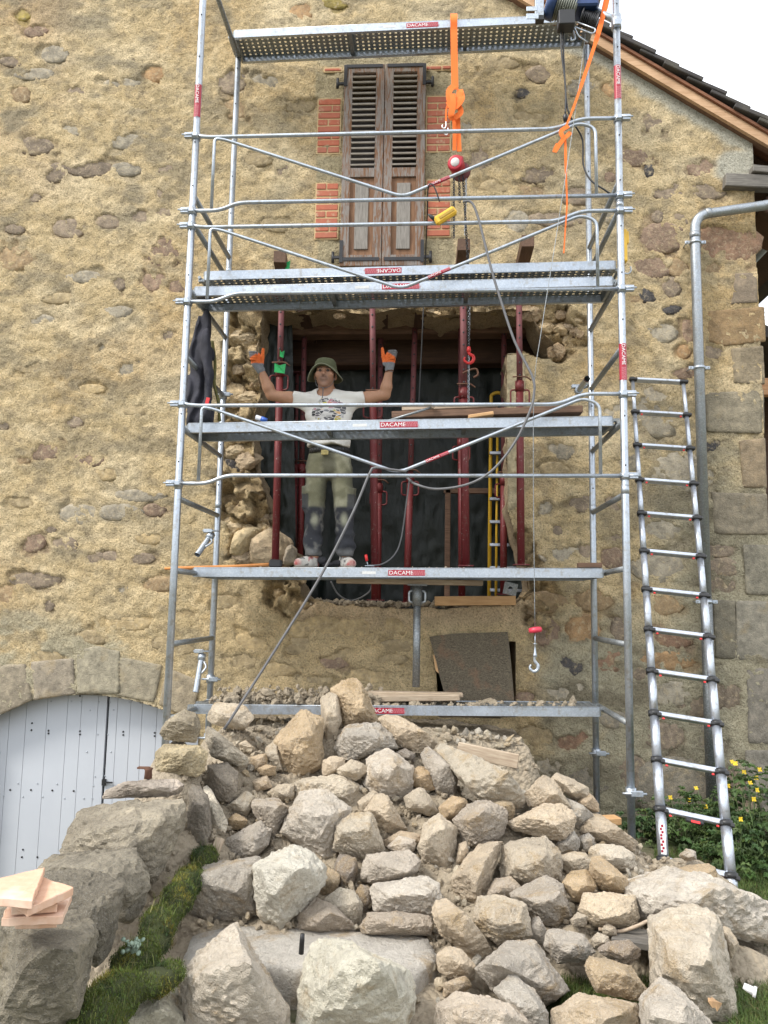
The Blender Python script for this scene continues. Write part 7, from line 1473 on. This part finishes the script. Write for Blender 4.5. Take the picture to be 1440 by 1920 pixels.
q = MB(); q.tube([vs[(len(prof) - 1) * nseg + k] for k in range(nseg)], .0035, 6, closed=True); q.build('brim_edge', m_plain('pale_binding', (.26, .27, .19), .9), man)
q = MB(); q.tube(curve([hd + V(-.078, -.01, -.03), hd + V(-.055, -.07, -.11), hd + V(0, -.1, -.135), hd + V(.055, -.07, -.11), hd + V(.078, -.01, -.03)], 6), .0025, 6); q.tube(curve([hd + V(0, -.1, -.135), hd + V(.003, -.125, -.19), hd + V(.0, -.13, -.225)], 6), .004, 6); q.build('chin_cord', M['rubber_grey'], man)

# ------------------------------------------------------------------ jacket and strap hung on the left frame
ja, jb = W(381, 590, 5.45), W(372, 790, 5.45)
def f_jk(P):
    d = sd_cap(P, ja + V(.01, .05, 0), W(378, 660, 5.5), .045, .075); d = smin(d, sd_cap(P, W(378, 660, 5.5), W(374, 785, 5.48), .08, .095), .04); d = smin(d, sd_cap(P, W(384, 625, 5.4), W(390, 700, 5.38), .03, .045), .03); d = smin(d, sd_cap(P, W(390, 700, 5.38), W(388, 782, 5.36), .043, .04), .02); d = smin(d, sd_cap(P, W(372, 640, 5.62), W(364, 770, 5.62), .04, .04), .03)
    return d - .014 * np.sin(P[:, 0] * 75 + P[:, 1] * 30 + 7 * fbm(P * 3.5, 4, 3)) - .012 * fbm(P * 8, 9, 3)
jk = empty('jacket', jb, 'dark navy jacket hung over the left scaffold frame', 'jacket')
soft('jacket_body', f_jk, (jb.x - .22, 5.2, jb.z - .12), (ja.x + .26, 5.8, ja.z + .1), .009, M['cloth'], jk, lambda v: np.clip(np.array([.022, .022, .030]) * (1.2 + .8 * fbm(v * 14, 3, 3))[:, None], .006, 1))
q = MB(); q.box(W(389, 752, 5.30), (.025, .008, .05), Matrix.Rotation(.2, 3, 'Y')); q.build('orange_tag', M['red_bright'], jk)
cable('camouflage_strap', [W(398, 640, 5.62), W(403, 680, 5.6), W(402, 720, 5.58), W(409, 752, 5.56), W(412, 790, 5.56)], .012, m_plain('camouflage_rope', (.13, .12, .04), .9, 0, .8, 35), 'olive patterned strap hanging beside the dark jacket', 'strap')

# ------------------------------------------------------------------ moss, grass and flowering plants
def blades(nm, roots, hts, wid, lean, mat_, label, cat, kind='stuff', seed=1, colr=None):
    r = np.random.RandomState(seed); n = len(roots); roots = np.asarray(roots, float); a = r.uniform(0, 6.283, n); ln = r.uniform(.1, 1, n) * lean; d = np.stack([np.cos(a), np.sin(a), np.zeros(n)], 1); s = np.stack([-np.sin(a), np.cos(a), np.zeros(n)], 1) * (wid * r.uniform(.6, 1.3, n))[:, None]
    up = np.array([0, 0, 1.]); h = np.asarray(hts)[:, None]; m = roots + up * h * .6 + d * (ln[:, None] * h * .35); t = roots + up * h * (1 - .25 * ln[:, None]) + d * (ln[:, None] * h)
    v = np.stack([roots - s / 2, roots + s / 2, m + s * .35, m - s * .35, t], 1).reshape(-1, 3); i = np.arange(n)[:, None] * 5; f = np.concatenate([i + np.array([[0, 1, 2]]), i + np.array([[0, 2, 3]]), i + np.array([[3, 2, 4]])])
    me = npmesh(nm, v, f, False); c = (np.tile(np.array(colr), (n, 1)) if np.ndim(colr) == 1 else np.asarray(colr)) * r.uniform(.6, 1.4, (n, 1)) * (1 + r.uniform(-.15, .15, (n, 3))); vcol(me, np.repeat(c, 5, axis=0)); o = link(nm, me, mat_)
    setp(o, label, cat); o['kind'] = kind; return o
def m_leaf(name, tr=.25):
    t = NT(name); a = t.n('Attribute', attribute_name='Col'); n = t.noise(t.co(), 60, 3); t.fin(t.mix(n, a.outputs['Color'], t.mix(1.0, a.outputs['Color'], (1.3, 1.3, 1.1), 'MULTIPLY')), .6)
    tl2 = t.n('BsdfTranslucent'); t.l(a.outputs['Color'], tl2.inputs['Color']); mx_ = t.n('MixShader'); mx_.inputs[0].default_value = tr; t.l(t.b.outputs[0], mx_.inputs[1]); t.l(tl2.outputs[0], mx_.inputs[2]); t.l(mx_.outputs[0], t.o.inputs['Surface']); return t.m
M['leaf'] = m_leaf('leaf_green')
# moss cushion between the dark boulders and the pile
msp = [((385, 1600), 4.0, .06), ((352, 1640), 3.72, .06), ((322, 1675), 3.5, .06), ((295, 1722), 3.25, .065), ((265, 1790), 3.0, .05), ((235, 1800), 2.95, .05), ((200, 1862), 2.72, .07), ((170, 1910), 2.52, .08), ((295, 1830), 2.85, .06), ((320, 1812), 2.9, .04)]
cs = [(W(*p_, Y), r * .85) for p_, Y, r in msp]
def f_moss(P):
    d = None
    for k, (c, r) in enumerate(cs):
        e = sd_ell(P, c + V(0, 0, -.02), (r, r * 1.5, r * .75)); d = e if d is None else smin(d, e, .06)
    d = smin(d, sd_cap(P, cs[0][0] + V(0, 0, -.05), cs[4][0] + V(0, 0, -.05), .035, .04), .05); d = smin(d, sd_cap(P, cs[4][0] + V(0, 0, -.05), cs[7][0] + V(0, 0, -.05), .04, .06), .05); return d - .025 * fbm(P * 9, 6, 4, .6)
lo_ = np.min([np.array(c[:]) for c, _ in cs], 0) - .25; hi_ = np.max([np.array(c[:]) for c, _ in cs], 0) + .25
mv, mq = surfnet(f_moss, lo_, hi_, .016)
mo = link('moss', npmesh('moss', mv, mq), None); vcol(mo.data, np.clip(np.array([.05, .06, .02]) * (1 + .8 * fbm(mv * 14, 5, 3))[:, None], .01, 1)); mo.data.materials.append(m_attr('moss_bed', .98, .6, 120, .01)); setp(mo, 'cushion of bright green moss between the dark boulders and the pile', 'moss', kind='stuff')
r = np.random.RandomState(8); pick = r.randint(0, len(mv), 44000); upz = mv[pick]; upz = upz[fbm(upz * 13, 44, 3) > -.42]; mh = r.gamma(2.0, .0028, len(upz)) + .003; mcol = mixc(np.tile(np.array([.085, .115, .02]), (len(upz), 1)), np.array([.19, .17, .03]), sstep(.0, .4, fbm(upz * 9, 45, 3))); mcol = mixc(mcol, np.array([.03, .055, .014]), sstep(.0, .35, fbm(upz * 16, 47, 3)))
blades('moss_tufts', upz + r.normal(0, .006, upz.shape), mh, .003, 1.3, M['leaf'], 'fine green moss shoots covering the moss cushion', 'moss', seed=3, colr=mcol)
blades('dead_stalks', upz[::160] + np.array([0, 0, .004]), r.uniform(.03, .075, len(upz[::160])), .0025, 1.4, M['leaf'], 'thin straw and grass stalks growing out of the moss', 'grass', seed=13, colr=(.16, .17, .06))
# yellow-green moss on the side of the dark wide boulder
# grass at the lower right
def grass_pts(n, boxes, seed):
    r = np.random.RandomState(seed); out = []
    for (x0, y0, x1, y1), w in boxes:
        m = int(n * w); px = r.uniform(x0, x1, m); py = r.uniform(y0, y1, m)
        for a, b in zip(px, py):
            p_ = Wz(a, b, 0.0); out.append((p_.x, p_.y, float(ground_h(np.array(p_.x), np.array(p_.y))) - .01))
    return np.array(out)
gp_ = grass_pts(30000, [((1050, 1750, 1235, 1900), .30), ((1370, 1640, 1500, 1960), .45), ((1225, 1590, 1445, 1690), .25)], 4)
blades('grass', gp_, np.random.RandomState(2).uniform(.02, .085, len(gp_)), .004, 1.0, M['leaf'], 'patchy green grass around the stones at the lower right', 'grass', seed=5, colr=(.085, .125, .03))
gd = grass_pts(5000, [((1050, 1750, 1235, 1900), .5), ((1370, 1640, 1500, 1960), .5)], 14)
blades('dry_grass', gd, np.random.RandomState(3).uniform(.02, .07, len(gd)), .003, 1.6, M['leaf'], 'straw coloured dry grass mixed into the turf', 'grass', seed=6, colr=(.30, .25, .13))
# flowering plants at the foot of the wall
def leaf_shape(lobes, L, wd):
    """compound leaf: lobed leaflets along a midrib, as triangles in local xy (x outwards)"""
    V_, F_ = [], []
    def lf(cx, cy, ang, l, w):
        b = len(V_); ca, sa = math.cos(ang), math.sin(ang)
        for x, y, z in ((0, 0, 0), (l * .35, w * .5, .01), (l * .55, w * .32, 0), (l * .75, w * .38, .008), (l, 0, -.01), (l * .75, -w * .38, .008), (l * .55, -w * .32, 0), (l * .35, -w * .5, .01)): V_.append((cx + x * ca - y * sa, cy + x * sa + y * ca, z))
        F_.extend([(b, b + 1, b + 2), (b, b + 2, b + 4), (b + 2, b + 3, b + 4), (b, b + 4, b + 6), (b + 4, b + 5, b + 6), (b, b + 6, b + 7)])
    for k in range(lobes):
        t = .25 + .55 * k / max(1, lobes - 1)
        for s in (-1, 1): lf(L * t, 0, s * 1.0, wd * .75, wd * .55)
    lf(L * .75, 0, 0, wd, wd * .8); return np.array(V_), np.array(F_)
LV, LF_ = leaf_shape(2, .11, .055)
def plant(px, py, Y, hgt, spread, nl, nf, label, seed, colr=(.06, .10, .032)):
    r = np.random.RandomState(seed); b = W(px, py, Y); b.z = float(ground_h(np.array(b.x), np.array(b.y))); e = empty('celandine_plant', b, label, 'plant', 'yellow flowering plants at the foot of the wall'); vs, fs, cs_ = [], [], []; st = MB()
    for k in range(nl):
        a = r.uniform(0, 6.283); rr = spread * math.sqrt(r.rand()); h = hgt * (1 - .55 * (rr / spread) ** 2) * r.uniform(.25, 1); p_ = np.array([rr * math.cos(a), rr * math.sin(a) * .8, h]); sc = r.uniform(.6, 1.25); yaw = a + r.uniform(-.9, .9); pt_ = r.uniform(-.9, .35)
        v = LV * sc; cx, sx_ = math.cos(pt_), math.sin(pt_); v = np.stack([v[:, 0] * cx + v[:, 2] * sx_, v[:, 1], -v[:, 0] * sx_ + v[:, 2] * cx], 1) if False else np.stack([v[:, 0] * cx - v[:, 2] * sx_, v[:, 1], v[:, 0] * sx_ + v[:, 2] * cx], 1)
        ca, sa = math.cos(yaw), math.sin(yaw); v = np.stack([v[:, 0] * ca - v[:, 1] * sa, v[:, 0] * sa + v[:, 1] * ca, v[:, 2]], 1); fs.append(LF_ + len(LV) * len(vs)); vs.append(v + p_); cs_.append(np.tile(np.array(colr) * r.uniform(.6, 1.6) * np.array([r.uniform(.85, 1.2), 1, r.uniform(.8, 1.2)]), (len(LV), 1)))
        if k % 3 == 0: st.tube([V(rr * .2 * math.cos(a), rr * .2 * math.sin(a), 0), V(*(p_ * np.array([.7, .7, .6]))), V(*p_)], [.004, .003, .002], 5)
    me = npmesh('foliage', np.concatenate(vs), np.concatenate(fs), False); vcol(me, np.concatenate(cs_)); link('foliage', me, M['leaf'], e, (0, 0, 0)); st.build('stem', m_plain('green_stem', (.10, .15, .05), .7) if 'stem' not in M else M['stem'], e, (0, 0, 0))
    for k in range(nf):
        a = r.uniform(0, 6.283); rr = spread * .9 * math.sqrt(r.rand()); c = V(rr * math.cos(a), rr * math.sin(a) * .8 - .03, hgt * (1.05 - .45 * (rr / spread) ** 2) * r.uniform(.75, 1.1)); fl = MB(); nrm = V(r.uniform(-.4, .4), -1, r.uniform(.1, .9)).normalized(); u_ = nrm.orthogonal().normalized(); w_ = nrm.cross(u_)
        for j in range(4):
            an = math.pi / 2 * j; d = u_ * math.cos(an) + w_ * math.sin(an); s_ = nrm.cross(d); fl.add([V(0, 0, 0), d * .010 + s_ * .008, d * .019 + nrm * .003, d * .010 - s_ * .008], [(0, 1, 2, 3)])
        fl.build('flower', M['petal'], e, c)
    return e
M['stem'] = m_plain('green_stem', (.10, .15, .05), .7); M['petal'] = m_plain('yellow_petal', (.75, .52, .02), .6, 0, .1)
plant(1285, 1612, 5.75, .36, .22, 120, 3, 'leafy plant with few yellow flowers seen between the ladder rails', 31)
plant(1330, 1600, 6.05, .34, .2, 90, 2, 'leafy plant close to the wall behind the ladder\'s right rail', 32)
plant(1405, 1610, 5.55, .62, .2, 150, 8, 'tall plant covered in yellow flowers at the right edge', 33)
plant(1385, 1640, 5.2, .3, .2, 90, 2, 'low leafy plant in front of the tall flowering one', 34)
plant(1440, 1640, 5.3, .45, .2, 110, 3, 'yellow flowering plant cut by the right edge', 35)
plant(1215, 1560, 5.9, .26, .1, 34, 0, 'small dark green plant behind the front right scaffold leg', 36, (.035, .07, .025))
# little succulent on the moss
e = empty('stonecrop', W(250, 1788, 2.9), 'pale bluish stonecrop growing on the moss', 'plant'); r = np.random.RandomState(5); q = MB()
for k in range(34):
    c = V(r.normal(0, .015), r.normal(0, .015), r.uniform(0, .05)); q.lathe(c, (r.normal(), r.normal() - .6, 1), [(0, .002), (.003, .008), (.006, .009), (.008, 0)], 7)
q.build('rosettes', m_plain('bluish_leaf', (.22, .29, .22), .7), e, (0, 0, 0))
